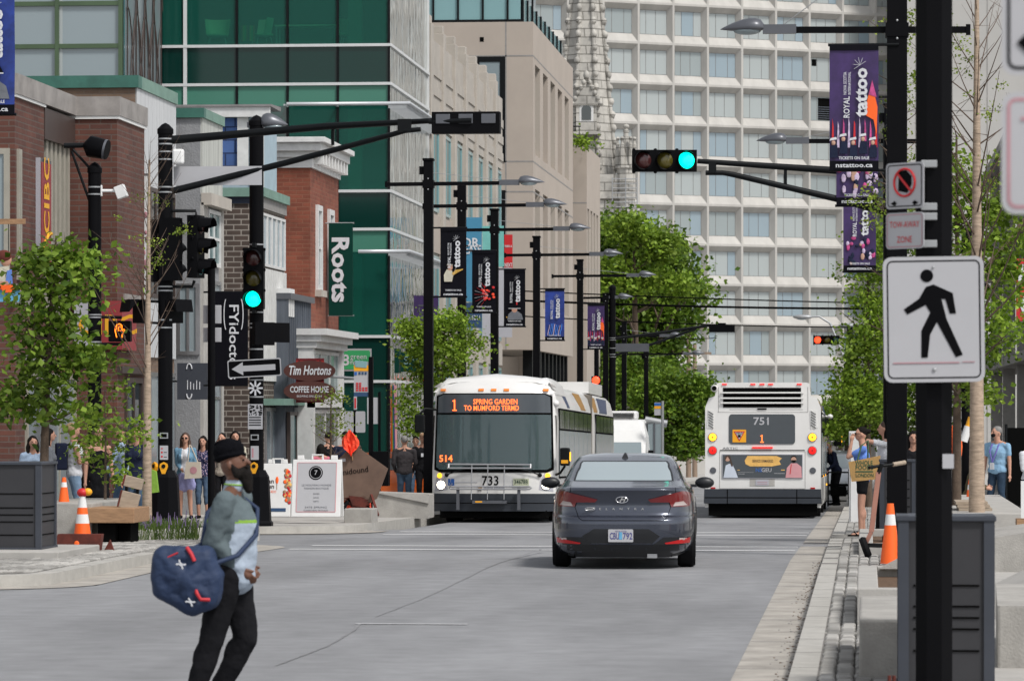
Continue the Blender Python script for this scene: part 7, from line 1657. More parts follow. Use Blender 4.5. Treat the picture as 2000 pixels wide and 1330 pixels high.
def wire(label, p0, p1, d0, d1, sag, r=.012):
    a = at(*p0, d0); b = at(*p1, d1); o = MB().tube([a.lerp(b, t)-Vector((0, 0, sag*4*t*(1-t))) for t in [k/16 for k in range(17)]], r, 'black_matte', 5).build('power_line')
    return tag(o, label, 'cable')
wire('topmost thin power line crossing the street', (640, 548), (1790, 594), 150, 150, .12, .026); wire('thick power line, second from the top', (640, 566), (1790, 603), 150, 150, .2, .045); wire('thin power line close beneath the thick one', (640, 590), (1790, 640), 150, 150, .25, .026); wire('lowest thin power line near the far signal', (1160, 640), (1400, 660), 165, 165, .2, .018)

# ---- near right: sign post
dN = 23.3; x, y = wp(1824, dN); zb = SW
o = thing('sign_post', 'thick black post on the right carrying parking and pedestrian signs', 'post', (x, y, zb)); P = Vector((x, y, zb))
L_ = lambda px, py, d=dN: at(px, py, d)-P
MB().lathe([(.118, 0), (.118, 6)], 'black_paint', 8, smooth=False, M=Matrix.Rotation(R(22.5), 4, 'Z')).build('pole', o)
MB().box(-.24, .24, -.24, .24, 0, .055, 'black_metal').build('base_plate', o, bevel=.01)
MB().box(*sorted((L_(1840, 0)[0], L_(1862, 0)[0])), -.126, -.116, L_(0, 914)[2], L_(0, 886)[2], 'sign_white').build('sticker', o)
c = L_(1823, 625); sgm = Matrix.Translation((c[0], -.16, c[2])) @ Matrix.Rotation(R(-.7), 4, 'Y')
ps = MB(M=sgm).prism(rrect(.600, .75, .05), .006, 'sign_white', M=XZ()).build('crossing_sign', o)
mb = MB(M=sgm); 
def ring(mb, w_, h, r, t, m, y):
    a = rrect(w_, h, r); b = rrect(w_-2*t, h-2*t, max(.005, r-t)); n = len(a); V = [(p[0], y, p[1]) for p in a]+[(p[0], y, p[1]) for p in b]; mb.add(V, [(k, (k+1) % n, n+(k+1) % n, n+k) for k in range(n)], m)
ring(mb, .555, .705, .035, .008, 'sign_black', -.008)
S2 = lambda pts: [((a-820)/1210, (540-b)/1210) for a, b in pts]
def fig(pts): mb.prism(S2(pts), .002, 'sign_black', M=XZ(0, -.008, 0))
mb.prism(circ(.038, 20, (773-820)/1210, (540-225)/1210), .002, 'sign_black', M=XZ(0, -.008, 0))
fig([(820, 288), (765, 305), (715, 390), (605, 465), (630, 502), (762, 435), (795, 490), (730, 620), (727, 815), (773, 815), (792, 650), (842, 560), (975, 815), (1025, 798), (912, 540), (876, 392), (905, 396), (935, 500), (980, 500), (958, 352)])
mb.box(-.245, .15, -.011, -.008, -.262, -.256, 'pink_print').box(.165, .24, -.011, -.008, -.258, -.254, 'pink_print'); mb.build('symbol', ps)
mb = MB(M=sgm).ell((0, -.012, .31), (.008, .006, .008), 'galv', 8, 5).ell((0, -.012, -.30), (.012, .006, .012), 'galv', 8, 5).build('bolt', ps)
def side_sign(py0, py1, name):
    h = (py1-py0)/324; c = L_(1768, (py0+py1)/2); M = Matrix.Translation((c[0], -.10, c[2])) @ Matrix.Rotation(R(-42), 4, 'Z')
    s_ = MB(M=M).prism(rrect(.30, h-.012, .025), .005, 'sign_white', M=XZ()).build(name, o); return s_, M, h
s1, M1, h1 = side_sign(318, 411, 'no_stopping_sign')
mb = MB(M=M1); ring(mb, .272, h1-.035, .02, .006, 'sign_black', -.008); mb.prism([(-.045, .075), (.01, .082), (.055, .045), (.055, -.005), (.02, -.055), (-.05, -.04)], .001, 'sign_black', M=XZ(0, -.0075, .01))
mb.tube([(.082*math.cos(a), -.009, .018+.082*math.sin(a)) for a in [2*math.pi*k/28 for k in range(29)]], .007, 'sign_red', 6); mb.bar((-.058, -.010, .076), (.058, -.010, -.04), .014, .004, 'sign_red', up=(0, 1, 0))
for sx in (-1, 1): mb.prism([(sx*.075, -.09), (sx*.11, -.105), (sx*.075, -.12)] if sx > 0 else [(-.075, -.09), (-.075, -.12), (-.11, -.105)], .002, 'sign_black', M=XZ(0, -.008, 0)); mb.prism([(sx*.06, -.105), (sx*.085, -.09), (sx*.085, -.12)], .002, 'sign_black', M=XZ(0, -.008, 0))
mb.build('symbol', s1)
s2, M2, h2 = side_sign(415, 489, 'tow_away_sign'); mb = MB(M=M2); ring(mb, .28, h2-.03, .02, .005, 'pink_print', -.008); mb.text('TOW-AWAY', .055, 'sign_red', XZ(0, -.009, .035), width=.235).text('ZONE', .055, 'sign_red', XZ(0, -.009, -.055), width=.12); mb.build('lettering', s2)
for py in (323, 406, 425, 478): c = L_(1818, py); MB().box(c[0]-.06, c[0]+.035, -.14, -.12, c[2]-.022, c[2]+.022, 'galv').build('bracket', o, bevel=.004)
# very near signs cut by the right edge
x, y = wp(2095, 10.2); o = thing('sign_post', 'blurred near post on the right edge holding two arrow signs', 'post', (x, y, SW)); P = Vector((x, y, SW)); L_ = lambda px, py, d=10.2: at(px, py, d)-P
MB().tube([(0, 0, 0), (0, 0, 4)], .04, 'galv', 10).build('pole', o)
for (p0, p1, m_, nm_) in ((-120, 150, 'sign_black', 'parking_sign'), (183, 420, 'sign_red', 'parking_sign')):
    zc = (L_(0, p0)[2]+L_(0, p1)[2])/2; hh = L_(0, p0)[2]-L_(0, p1)[2]; xo = L_(1955, 0)[0]; MM = Matrix.Translation((xo+.16, -.05, zc))
    s_ = MB(M=MM).prism(rrect(.32, hh, .035), .004, 'sign_white', M=XZ()).build(nm_, o)
    mb = MB(M=MM); ring(mb, .29, hh-.03, .025, .008, m_ if p0 < 0 else 'pink_print', -.006)
    if p0 < 0: mb.prism([(-.12, -hh/2+.085), (-.09, -hh/2+.115), (-.055, -hh/2+.085), (-.09, -hh/2+.055)], .002, 'sign_black', M=XZ(0, -.007, 0)).prism([(.12, -hh/2+.085), (.09, -hh/2+.115), (.055, -hh/2+.085), (.09, -hh/2+.055)], .002, 'sign_black', M=XZ(0, -.007, 0)).tube([(.09*math.cos(a)+.02, -.008, .06+.09*math.sin(a)) for a in [2*math.pi*k/24 for k in range(25)]], .008, 'sign_red', 5)
    else: mb.text('TOW', .09, 'pink_print', XZ(.0, -.008, .06), width=.22)
    mb.build('symbol', s_)

# ---- litter bins / cabinets
def dark_bin(label, x0, x1, y0, y1, z0, z1, lines=(.28, .40, .52, .64, .80), rz=0, front='black_slat', group='dark slatted litter bins'):
    o = thing('litter_bin', label, 'litter bin', ((x0+x1)/2, (y0+y1)/2, z0), rz, group); w_, dd, h = (x1-x0)/2, (y1-y0)/2, z1-z0
    MB().box(-w_+.02, w_-.02, -dd+.02, dd-.02, 0, h-.03, front).build('body', o)
    f = MB()
    for sx in (-1, 1):
        for sy in (-1, 1): f.box(sx*w_-.035*(1+sx), sx*w_+.035*(1-sx), sy*dd-.035*(1+sy), sy*dd+.035*(1-sy), 0, h, 'bin_frame')
    f.build('frame', o)
    MB().box(-w_-.01, w_+.01, -dd-.01, dd+.01, h-.035, h, 'bin_frame').build('lid', o, bevel=.006); MB().box(-w_-.01, w_+.01, -dd-.01, dd+.01, 0, .03, 'bin_frame').build('base', o)
    g_ = MB()
    for t in lines: z = h*(1-t); g_.box(-w_+.1, w_-.1, -dd+.012, -dd+.02, z-.006, z+.006, 'black_matte'); g_.box(w_-.02, w_-.012, -dd+.09, dd-.09, z-.006, z+.006, 'black_matte')
    g_.build('grooves', o); return o
mat('black_slat', (.040, .040, .044), .55, var=.08, spec=.3); mat('bin_frame', (.050, .056, .07), .5, var=.08, spec=.3)
dark_bin('large dark slatted bin on a concrete block at the left edge', xY(-25, 47), xY(80, 47), 47-.0, 47.95, zp(1078, 47), zp(904, 47), lines=(.36, .52, .60, .68, .83))
dark_bin('tall dark slatted bin behind the near sign post', xY(1754, 25.3), xY(1943, 25.3), 25.3, 25.95, SW, zp(1006, 25.3), lines=(.40, .52, .585, .65, .775))
dark_bin('smaller dark bin partly hidden by the round black street lamp', xY(1718, 57.5), xY(1790, 57.5), 57.5, 58.1, SW, zp(897, 57.5))
def conc(name, label, cat, poly_or_box, z0, z1, m='concrete', bev=.015, group=None):
    mb = MB(); 
    if len(poly_or_box) == 4 and not isinstance(poly_or_box[0], tuple): x0, x1, y0, y1 = poly_or_box; mb.box(x0, x1, y0, y1, z0, z1, m)
    else: mb.prism(poly_or_box, (z0, z1), m)
    return tag(mb.build(name, bevel=bev), label, cat, group)
conc('concrete_block', 'low concrete plinth under the large left bin', 'plinth', (xY(-60, 46.3), xY(114, 46.3), 46.3, 49.0), 0, zp(1079, 46.7)+.0)
# ---- cones
def cone(label, px, py0, py1, d, wpx, stripes=True, zbase=None, group='orange traffic cones', bag=False):
    x, y = wp(px, d); z = zp(py1, d); H = zp(py0, d)-z; r = wpx/FP*d/2
    o = thing('traffic_cone', label, 'cone', (x, y, z), 0, group)
    r0, r1 = r*.95, r*.30; pr = lambda t: (r0+(r1-r0)*t, H*t)
    MB().lathe([pr(0), pr(.30), pr(.30), pr(.52), pr(.52), pr(.68), pr(.68), pr(.97), (.001, H)] if stripes else [pr(0), pr(.64), pr(.64), pr(.82), pr(.82), pr(1), (.001, H)], 'orange', 20, mats=(['orange', 'orange', 'white_matte', 'white_matte', 'orange', 'orange', 'white_matte', 'orange'] if stripes else ['orange', 'orange', 'white_matte', 'white_matte', 'orange', 'orange'])).build('cone_body', o)
    return o, H
c1, H = cone('striped orange and white cone stuck in a rusty folded base', 161, 965, 1046, 49.8, 36)
x, y = c1.location[0], c1.location[1]
mat('rust', (.11, .022, .014), .85, var=.5, scale=5)
MB().prism([(-.33, -.21), (.27, -.21), (.30, .03), (-.27, .03)], .16, 'rust', M=XZ(0, -.10, 0)).prism([(-.3, -.25), (.22, -.25), (.2, -.21), (-.3, -.21)], .12, 'rust', M=XZ(0, -.13, 0)).prism([(.27, -.21), (.42, -.22), (.36, -.05)], .06, 'rust', M=XZ(0, .05, 0)).ell((-.02, -.27, -.09), (.035, .01, .035), 'orange', 10, 6).build('base', c1)
MB().ell((0, 0, H+.02), (.075, .07, .06), 'sign_red', 8, 6).ell((.07, .0, H+.03), (.06, .05, .05), 'yellow', 8, 6).build('tape_knot', c1)
cone('slim orange cone on the planter behind the striped cone', 125, 932, 985, 55, 24, False); cone('orange cone beside the near right bin', 1739, 983, 1100, 45.0, 42, False); cone('orange cone with grey band in front of the crouching person', 1895, 936, 992, 66, 22, False)
cone('small orange cone glimpsed behind the tall woman with the jute bag', 1714, 925, 968, 78, 12, False)
# ---- bench and planter walls, left
XBn = xY(176, 53)
conc('planter_wall', 'pale concrete planter wall behind the striped cone', 'planter', (xY(60, 53.4), xY(180, 53.4), 53.4, 56.5), gz(53)+SW, zp(985, 53.4), 'concrete_old')
o = thing('park_bench', 'timber bench with two-plank backrest on black blocks beside the cone', 'bench', (0, 0, 0))
y0 = 53.0; z0 = SW+gz(y0); X = lambda p: xY(p, y0); Z = lambda p: zp(p, y0/.99)
MB().box(X(150), X(262), y0, y0+1.15, Z(1022), Z(1004)+.08, 'wood').build('seat', o, bevel=.01)
MB().box(X(188), X(222), y0+.1, y0+.4, z0-.05, Z(1022), 'black_matte').build('leg', o); MB().box(X(224), X(247), y0+.3, y0+.9, z0-.05, Z(1022), 'black_matte').build('leg', o)
for p0, p1, dx_ in ((1000, 960, 0), (957, 931, .06)):
    M = Matrix.Translation((X(240)+dx_, y0+.5, (Z(p0)+Z(p1))/2-.0)) @ Matrix.Rotation(R(14), 4, 'Y'); hz = (Z(p1)-Z(p0))*.42
    MB(M=M).box(-.13, .13, -.03, .03, -hz, hz, 'wood_grey').box(-.155, -.13, -.03, .03, -hz, hz, 'rust').build('backrest', o, bevel=.006)
MB().bar((X(228), y0+.55, Z(1005)), (X(234), y0+.55, Z(940)), .05, .04, 'black_metal').bar((X(250), y0+.56, Z(1005)), (X(256), y0+.56, Z(940)), .05, .04, 'black_metal').build('back_support', o)
g0 = SW+gz(57)
pl = conc('planter_kerb', 'low curved concrete kerb holding lavender and the slim birch', 'planter', [(xY(244, 54.4), 54.4), (xY(372, 56), 55.7), (xY(500, 57.0), 57.3), (xY(505, 57.4), 57.5), (xY(392, 57.2), 57.5), (xY(270, 55.6), 55.6), (xY(262, 54.9), 56.5), (xY(252, 54.9), 57.0)], g0-.05, g0+.17, 'kerb')
struct(MB().add([(xY(262, 55), 55.1, g0+.05), (xY(380, 57), 57.3, g0+.05), (xY(400, 59), 58.4, g0+.05), (xY(240, 59), 58.4, g0+.05)], [(0, 1, 2, 3)], 'soil').build('soil_bed'))
# ---- near right concrete pieces
RX = lambda p, d: xY(p, d)
conc('seat_wall', 'big rectangular concrete seat block beside the near sign post', 'seat wall', (RX(1678, 26.3), RX(1778, 26.3), 26.3, 29.6), SW-.02, zp(1207, 26.3), 'concrete_old', .02)
def frame_planter(label, p0, p1, y0, y1, ztop, slope=False):
    o = thing('concrete_planter', label, 'planter'); xa, xb = RX(p0, y0), RX(p1, y0); zb_ = SW+gz(y0)-.03
    m = MB(); m.box(xa, xb, y0, y0+.18, zb_, ztop, 'concrete').box(xa, xa+.18, y0+.18, y1, zb_, ztop, 'concrete').box(xa+.18, xb, y1-.15, y1, zb_, ztop, 'concrete')
    if slope: m.prism([(xa+.2, ztop-.02), (xb+.7, ztop-.02), (xb+.7, ztop+.42), (xa+.62, ztop+.20)], .2, 'concrete_old', M=XZ(0, y1-.1, 0))
    m.build('rim', o, bevel=.012); MB().box(xa+.18, xb, y0+.18, y1-.15, zb_, ztop-.10, 'soil').build('soil', o); return o
frame_planter('open concrete planter with soil and sloping back wall, nearer one', 1674, 1790, 32.8, 37.6, zp(1147, 32.8), True)
frame_planter('open concrete planter with soil, farther one behind the scooter', 1677, 1800, 48.5, 54.5, zp(1060, 48.5))
conc('seat_wall', 'wedge shaped concrete wall at the lower right edge', 'seat wall', [(RX(1948, 27.5), 27.5), (RX(2120, 27.5), 27.5), (RX(2150, 29), 31), (RX(1945, 31), 31)], SW-.02, zp(1180, 27.5), 'concrete_old', .02)
mb = MB().prism([(RX(1940, 34), SW-.02), (RX(2130, 34), SW-.02), (RX(2130, 34), zp(1075, 34)), (RX(1940, 34), zp(1165, 34))], 2.0, 'concrete', M=XZ(0, 36, 0)); tag(mb.build('ramp_wall', bevel=.01), 'sloping concrete ramp wall behind the lower right wedge', 'ramp wall')
mb = MB().prism([(RX(1938, 44), SW-.02), (RX(2060, 44), SW-.02), (RX(2060, 44), zp(1030, 44)), (RX(1938, 44), zp(1048, 44))], 3.0, 'concrete_old', M=XZ(0, 47, 0)); tag(mb.build('ramp_wall', bevel=.01), 'middle concrete block with pale top to the right of the tall bin', 'ramp wall')
conc('seat_wall', 'broad pale concrete slab in front of the man in light blue', 'seat wall', (RX(1850, 56), RX(2010, 56), 56, 68), SW+gz(60), zp(1000, 56), 'concrete', .02)
o = thing('timber_stack', 'stack of pale boards lying on the concrete slab on the right', 'timber')
for k in range(3): MB().box(RX(1873, 57)-.02*k, RX(1938-4*k, 57), 57+.1*k, 58.6, zp(1000, 56)+.045*k, zp(1000, 56)+.04+.045*k, 'wood_grey').build('board', o)
for p in (1736, 1745): x, y = wp(p, 24.2); tag(MB().tube([(x, y, SW), (x+.004, y, SW+.16)], .012, 'rust', 8).build('rebar_stub'), 'rusty steel rod stub sticking up beside the near sign post', 'rod', 'rusty rod stubs')
o = thing('safety_fence', 'black mesh fence panel behind the man with the lanyard', 'fence'); x0, x1 = RX(1965, 79), RX(2110, 79); MB().box(x0, x1, 79, 79.04, SW+gz(79), zp(835, 79), 'black_matte').build('mesh_screen', o)
for x in (x0, (x0+x1)/2): MB().tube([(x, 78.96, SW+gz(79)), (x, 78.96, zp(828, 79))], .03, 'black_metal', 6).build('post', o)
o = thing('shop_sign', 'large red vertical sign with white letters cut by the right edge', 'sign'); x0 = RX(1985, 82); MB().box(x0, x0+1.1, 82, 82.1, zp(628, 82), zp(508, 82), 'sign_red').build('sign_panel', o); MB().text('C', .62, 'c_white', XZ(x0+.22, 81.98, zp(540, 82)), bold=.06).text('C', .62, 'c_white', XZ(x0+.30, 81.98, zp(600, 82)), bold=.06).build('lettering', o); MB().tube([(x0-.2, 82.05, zp(630, 82)), (x0+1.2, 82.05, zp(630, 82))], .02, 'galv', 5).build('bracket', o)
o = thing('notice_board', 'white notice board on a brown base at the right edge', 'sign'); x0 = RX(1994, 50); MB().box(x0, x0+.5, 50, 50.04, zp(1010, 50), zp(938, 50), 'white_matte').build('board', o); MB().box(x0-.05, x0+.5, 50.0, 50.5, zp(1045, 50), zp(1012, 50), 'wood').box(x0, x0+.4, 50.05, 50.45, SW, zp(1045, 50), 'black_matte').build('base', o)
o = thing('roadwork_pole', 'white and yellow warning bar leaning among the right hand trunks', 'barrier'); a, b = at(1882, 862, 67), at(1897, 815, 67); MB().tube([a, a.lerp(b, .62)], .07, 'white_paint', 8).build('lower_bar', o); MB().tube([a.lerp(b, .62), b], .055, 'yellow', 8).build('upper_bar', o)
tag(MB().ell(at(1862, 872, 68), (.16, .12, .38), 'orange').build('work_tarp'), 'orange tarpaulin bundle behind the dark tree trunk on the right', 'tarpaulin')
# signal heads seen beside the crossing sign on the right
o = thing('traffic_light', 'black traffic light with grey visors peeping out right of the pedestrian sign', 'traffic light'); c = at(1905, 530, 70); signal_head(o, Matrix.Translation(c) @ Matrix.Rotation(R(60), 4, 'Z') @ XZ(0, 0, 0)); x, y = wp(1888, 70.3); MB().tube([(x, y, SW+gz(y)), (x, y, c[2]+.8)], .1, 'black_paint', 10).build('pole', o)
# ---- e-scooter
dE = 47.5; x, y = wp(1712, dE); o = thing('electric_scooter', 'electric scooter standing by the planter with a copper stem', 'scooter', (x, y, SW), 0); P = Vector((x, y, SW)); L_ = lambda px, py, d=dE: at(px, py, d)-P
mat('copper', (.42, .20, .15), .4, metal=.4, var=.1)
MB().bar(L_(1702, 1038), L_(1716, 922), .05, .06, 'copper').build('stem', o); 
MB().tube([L_(1697, 913)+Vector((0, -.1, 0)), L_(1716, 910), L_(1738, 908), L_(1767, 903)+Vector((0, .1, 0))], .02, 'black_metal', 8).tube([L_(1716, 925), L_(1722, 906)], .03, 'black_metal', 8).build('handlebar', o); MB().tube([L_(1744, 907), L_(1768, 903)+Vector((0, .1, 0))], .027, 'wood_grey', 8).build('grip', o)
c = L_(1690, 1079); 
wh = MB().lathe([(.07, -.03), (.115, -.045), (.135, 0), (.115, .045), (.07, .03)], 'rubber', 20, M=Matrix.Translation((c[0], c[1], .135)) @ Matrix.Rotation(R(70), 4, 'Y')).build('wheel', o); MB().lathe([(.07, -.03), (.02, -.03), (.02, .03), (.07, .03)], 'lamp_grey', 14, M=Matrix.Translation((c[0], c[1], .135)) @ Matrix.Rotation(R(70), 4, 'Y')).build('rim', wh)
MB().bar((c[0]+.02, 0, .16), (c[0]+.75, .25, .13), .16, .05, 'black_metal').bar((c[0], 0, .17), L_(1702, 1038), .05, .05, 'copper').build('deck', o); MB().lathe([(.07, -.03), (.115, -.045), (.135, 0), (.115, .045), (.07, .03)], 'rubber', 20, M=Matrix.Translation((c[0]+.8, .28, .135)) @ Matrix.Rotation(R(70), 4, 'Y')).build('wheel', o)
# white pillar by the bus and shelter
o = thing('utility_cabinet', 'slim white street cabinet behind the woman with the jute bag', 'cabinet'); x0, x1 = RX(1658, 72), RX(1679, 72); MB().box(x0, x1, 72, 72.4, SW+gz(72), zp(842, 72), 'white_matte').build('body', o, bevel=.01); MB().box(x0+.02, x0+.03, 71.99, 72, SW+gz(72), zp(845, 72), 'lamp_grey').build('seam', o)
o = thing('bus_shelter', 'grey glass bus shelter with curved roof behind the white van', 'shelter'); dd = 140; x0, x1 = xY(1262, dd), xY(1294, dd); gb_ = gz(dd)+SW
MB().box(x0, x1, dd, dd+.04, gb_+.2, zp(828, dd), 'glass_pale').box(x0+.03, x0+.06, dd, dd+3, gb_+.2, zp(828, dd), 'glass_pale').build('glass_wall', o); mb = MB()
for x in (x0, (x0+x1)/2, x1): mb.box(x-.03, x+.03, dd-.03, dd+.03, gb_, zp(826, dd), 'lamp_grey')
mb.build('frame', o); MB().tube([(x0-.1, dd+1.2, zp(820, dd)), (x1+.1, dd+1.2, zp(828, dd))], .14, 'galv', 10).build('roof', o)
o = thing('bus_stop_sign', 'yellow and blue bus stop flag on a thin steel pole near the shelter', 'sign'); dd = 138; x = xY(1294, dd); MB().tube([(x, dd, gz(dd)), (x, dd, zp(783, dd))], .05, 'galv', 8).build('pole', o); MB().box(xY(1278, dd), x-.05, dd, dd+.03, zp(811, dd), zp(786, dd), 'sign_white').build('flag', o); MB().box(xY(1278, dd), x-.05, dd-.01, dd, zp(798, dd), zp(793, dd), 'yellow').box(xY(1278, dd), x-.05, dd-.01, dd, zp(792, dd), zp(787, dd), 'access_blue').build('stripes', o)

# ================================================================= SIGNS ON THE LEFT BUILDINGS
def plane_sign(name, label, px0, px1, py0, py1, d, m, cat='sign', th=.06, yaw=0):
    x0, x1 = xY(px0, d), xY(px1, d); z0, z1 = zp(py1, d), zp(py0, d)
    o = thing(name, label, cat, ((x0+x1)/2, d, (z0+z1)/2), yaw); w_, h = x1-x0, z1-z0
    MB().box(-w_/2, w_/2, 0, th, -h/2, h/2, m).build('sign_panel', o); return o, w_, h
mat('hanging_green', (.003, .038, .028), .6, spec=.1, var=.1); mat('sign_brown', (.075, .02, .015), .6, var=.1); mat('sign_green', (.04, .38, .13), .5, var=.05)
brick_mat('plaid_red', (.42, .02, .015), (.30, .012, .012), (.12, .005, .01), bw=.12, bh=.12, ms=.025, var=.05, bump=0)
o, w_, h = plane_sign('hanging_banner', 'dark green hanging banner with large white vertical letters on the red brick wall', 642, 689, 433, 615, 96.3, 'hanging_green', 'banner', .03)
MB().text('Roots', w_*.98, 'c_white', frame((-.03, -.012, 0), (0, 0, -1), (1, 0, 0)), bold=.03, width=h*.70).build('lettering', o); MB().tube([(-w_/2-.15, .02, h/2), (w_/2+.03, .02, h/2)], .02, 'galv', 6).tube([(-w_/2-.02, .02, -h/2), (w_/2+.03, .02, -h/2)], .018, 'galv', 6).build('bracket', o)
o, w_, h = plane_sign('hanging_banner', 'black banner with white eye clinic lettering next to the green signal', 418, 484, 568, 752, 71.5, 'banner_black', 'banner', .03)
mb = MB().text('FYidoctors', w_*.40, 'c_white', frame((.05, -.012, -.06), (0, 0, -1), (1, 0, 0)), bold=.012, width=h*.80)
for s_ in (-1, 1): mb.tube([(.05+s_*(.13+.05*math.cos(R(a))), -.014, h*.26+.30*math.sin(R(a))) for a in range(-70, 71, 14)], .010, 'c_white', 5)
mb.build('lettering', o); MB().tube([(-w_/2-.2, .02, h/2), (w_/2, .02, h/2)], .02, 'black_metal', 6).tube([(-w_/2-.2, .02, -h/2), (w_/2, .02, -h/2)], .02, 'black_metal', 6).build('bracket', o)
x, y = wp(413, 71.6); o = thing('street_post', 'slim black post beside the eye clinic banner', 'post', (x, y, base_z(413, 71.6))); MB().tube([(0, 0, 0), (0, 0, zp(505, 71.6)-base_z(413, 71.6))], .07, 'black_paint', 10).build('pole', o)
for (a, b) in ((596, 632), (640, 668)): 
    for s_ in (-1, 1): MB().box(s_*.10-.07, s_*.10+.07, .08, .1, zp(b, 71.6)-base_z(413, 71.6), zp(a, 71.6)-base_z(413, 71.6), 'sign_white').build('sign_back', o, bevel=.01)
o, w_, h = plane_sign('coffee_sign', 'double oval brown coffee house sign on red plaid board', 578, 632, 699, 786, 88.3, 'plaid_red', th=.10)
for zc, tx, fs in ((h*.22, 'Tim Hortons', .30), (-h*.24, 'COFFEE HOUSE', .20)):
    ov = MB().prism([(a*w_*.0+math.cos(t)*.60, math.sin(t)*.235+zc) for a, t in [(0, 2*math.pi*k/28) for k in range(28)]], .06, 'sign_brown', M=XZ(0, 0, 0)).build('oval_panel', o)
    MB().text(tx, fs, 'c_white', XZ(0, -.07, zc+(.0 if 'Tim' in tx else .03)), bold=.02, shear=.25 if 'Tim' in tx else 0, width=.98 if 'Tim' in tx else .90).build('lettering', ov)
    if 'Tim' not in tx: MB().text('BREWING SINCE 1964', .07, 'c_white', XZ(0, -.07, zc-.12), width=.58).build('lettering', ov)
MB().tube([(w_/2, .05, h*.1), (w_/2+.7, .05, h*.05)], .035, 'galv', 6).build('bracket', o)
o, w_, h = plane_sign('shop_sign', 'small green and white juice shop sign with rounded corners', 664, 725, 680, 724, 97.5, 'sign_white'); MB().prism(rrect(w_*.93, h*.84, .05), .01, 'sign_green', M=XZ()).build('inner_panel', o)
mb = MB().text('green', h*.36, 'c_white', XZ(.08, -.02, h*.14), width=w_*.52).text('machine', h*.30, 'c_white', XZ(.09, -.02, -h*.12), width=w_*.58); mb.text('8', h*.7, 'c_white', XZ(-w_*.32, -.02, -.02), bold=.02).build('lettering', o)
o, w_, h = plane_sign('shop_sign', 'dark grey hanging shop sign with curved white marks', 346, 405, 708, 780, 74.5, 'bin_frame')
mb = MB(); [mb.tube([(-.06+.05*math.cos(R(a)), -.01, s_*.24+.10*math.sin(R(a))*1) for a in (range(0, 181, 20) if s_ > 0 else range(180, 361, 20))], .014, 'c_white', 5) for s_ in (-1, 1)]; [mb.box(-.1+k*.06, -.085+k*.06, -.012, 0, -.16, .02-.03*(k % 3), 'c_white') for k in range(5)]; mb.build('lettering', o)
MB().tube([(-w_/2-.1, .03, -h*.0), (w_/2+.35, .03, -.0)], .02, 'black_metal', 6).build('bracket', o)
o, w_, h = plane_sign('flower_painting', 'cut-out painted sign of a woman potting a plant, at the left edge', -30, 38, 562, 586, 58, 'plate_sky', th=.04)
mb = MB(); T_ = lambda px, py: ((px-4)/FP*58, (574-py)/FP*58)
for pts, m_, yy in (([(-20, 520), (18, 515), (22, 556), (-20, 560)], 'c_cream', -.01), ([(15, 525), (24, 522), (26, 550), (12, 552)], 'c_royal', -.02), ([(2, 553), (28, 553), (24, 568), (7, 568)], 'orange', -.03), ([(-20, 548), (16, 545), (20, 552), (-10, 556)], 'skin', -.025)): mb.prism([T_(*q) for q in pts][::-1], .02, m_, M=XZ(0, yy, 0))
mb.ell((T_(12, 0)[0], -.01, T_(0, 503)[1]), (.09, .02, .10), 'skin', 12, 8).ell((T_(8, 0)[0], -.02, T_(0, 495)[1]), (.12, .03, .09), 'rust', 12, 8).build('figure', o); MB().box(-.35, .36, -.03, .02, h/2-.0, h/2+.05, 'orange').build('tray', o); MB().box(-.6, .36, -.02, .02, (574-427)/FP*58-.04, (574-427)/FP*58+.04, 'wood').bar((.1, 0, .25), (.1, 0, (574-430)/FP*58), .01, .01, 'black_metal').build('hanger', o)
# leasing banners on the limestone building
o = thing('leasing_banner', 'tall blue and teal leasing banners with white letters on the limestone building', 'banner'); dd = 119.5
def seg(px0, px1, py0, py1, m, par=o, y=dd): return MB().box(xY(px0, y), xY(px1, y), y, y+.03, zp(py1, y), zp(py0, y), m).build('banner_panel', par)
mat('lease_blue', (.05, .22, .36), .6, var=.1); mat('lease_teal', (.16, .45, .42), .6, var=.1); mat('lease_navy', (.02, .06, .14), .6, var=.1)
a = seg(905, 941, 423, 588, 'lease_blue'); MB().text('FOR', .38, 'c_white', XZ(xY(913, dd), dd-.02, zp(473, dd)), bold=.02).text('LEASE', .38, 'c_white', XZ(xY(920, dd), dd-.02, zp(487, dd)), bold=.02, width=.62).build('lettering', a)
seg(942, 984, 440, 520, 'lease_teal'); b_ = seg(905, 941, 590, 640, 'lease_navy'); MB().text('266.6211', .2, 'c_white', XZ(xY(922, dd), dd-.02, zp(620, dd)), bold=.01, width=.52).build('lettering', b_); seg(942, 1000, 522, 658, 'panel_silver')
o2_ = thing('wall_banner', 'narrow red banner with white letters left of the beige corner', 'banner'); s_ = MB().box(xY(985, 140), xY(1001, 140), 140, 140.03, zp(525, 140), zp(457, 140), 'sign_red').build('banner_panel', o2_); MB().text('NEXT', .2, 'c_white', XZ(xY(993, 140), 139.98, zp(517, 140)), bold=.02, width=.28).text('MAN &', .12, 'c_white', XZ(xY(993, 140), 139.98, zp(480, 140)), bold=.02, width=.26).build('lettering', s_)
o, w_, h = plane_sign('wall_banner', 'purple banner with grey letters behind the lime green tree', 808, 856, 576, 648, 112, 'banner_purple', 'banner', .03); MB().text('JACJ', .3, 'lamp_grey', frame((-.1, -.012, 0), (0, 0, 1), (-1, 0, 0)), bold=.02).build('lettering', o)
o, w_, h = plane_sign('hanging_sign', 'narrow green illuminated-style blade sign under the glass office canopy', 770, 779, 680, 728, 103, 'hanging_green', th=.5); MB().box(.1, .75, .1, .16, -h*.45, h*.35, 'hanging_green').text('SPA', .3, 'glass_teal_pale', XZ(.42, .08, 0)).build('side_panel', o)
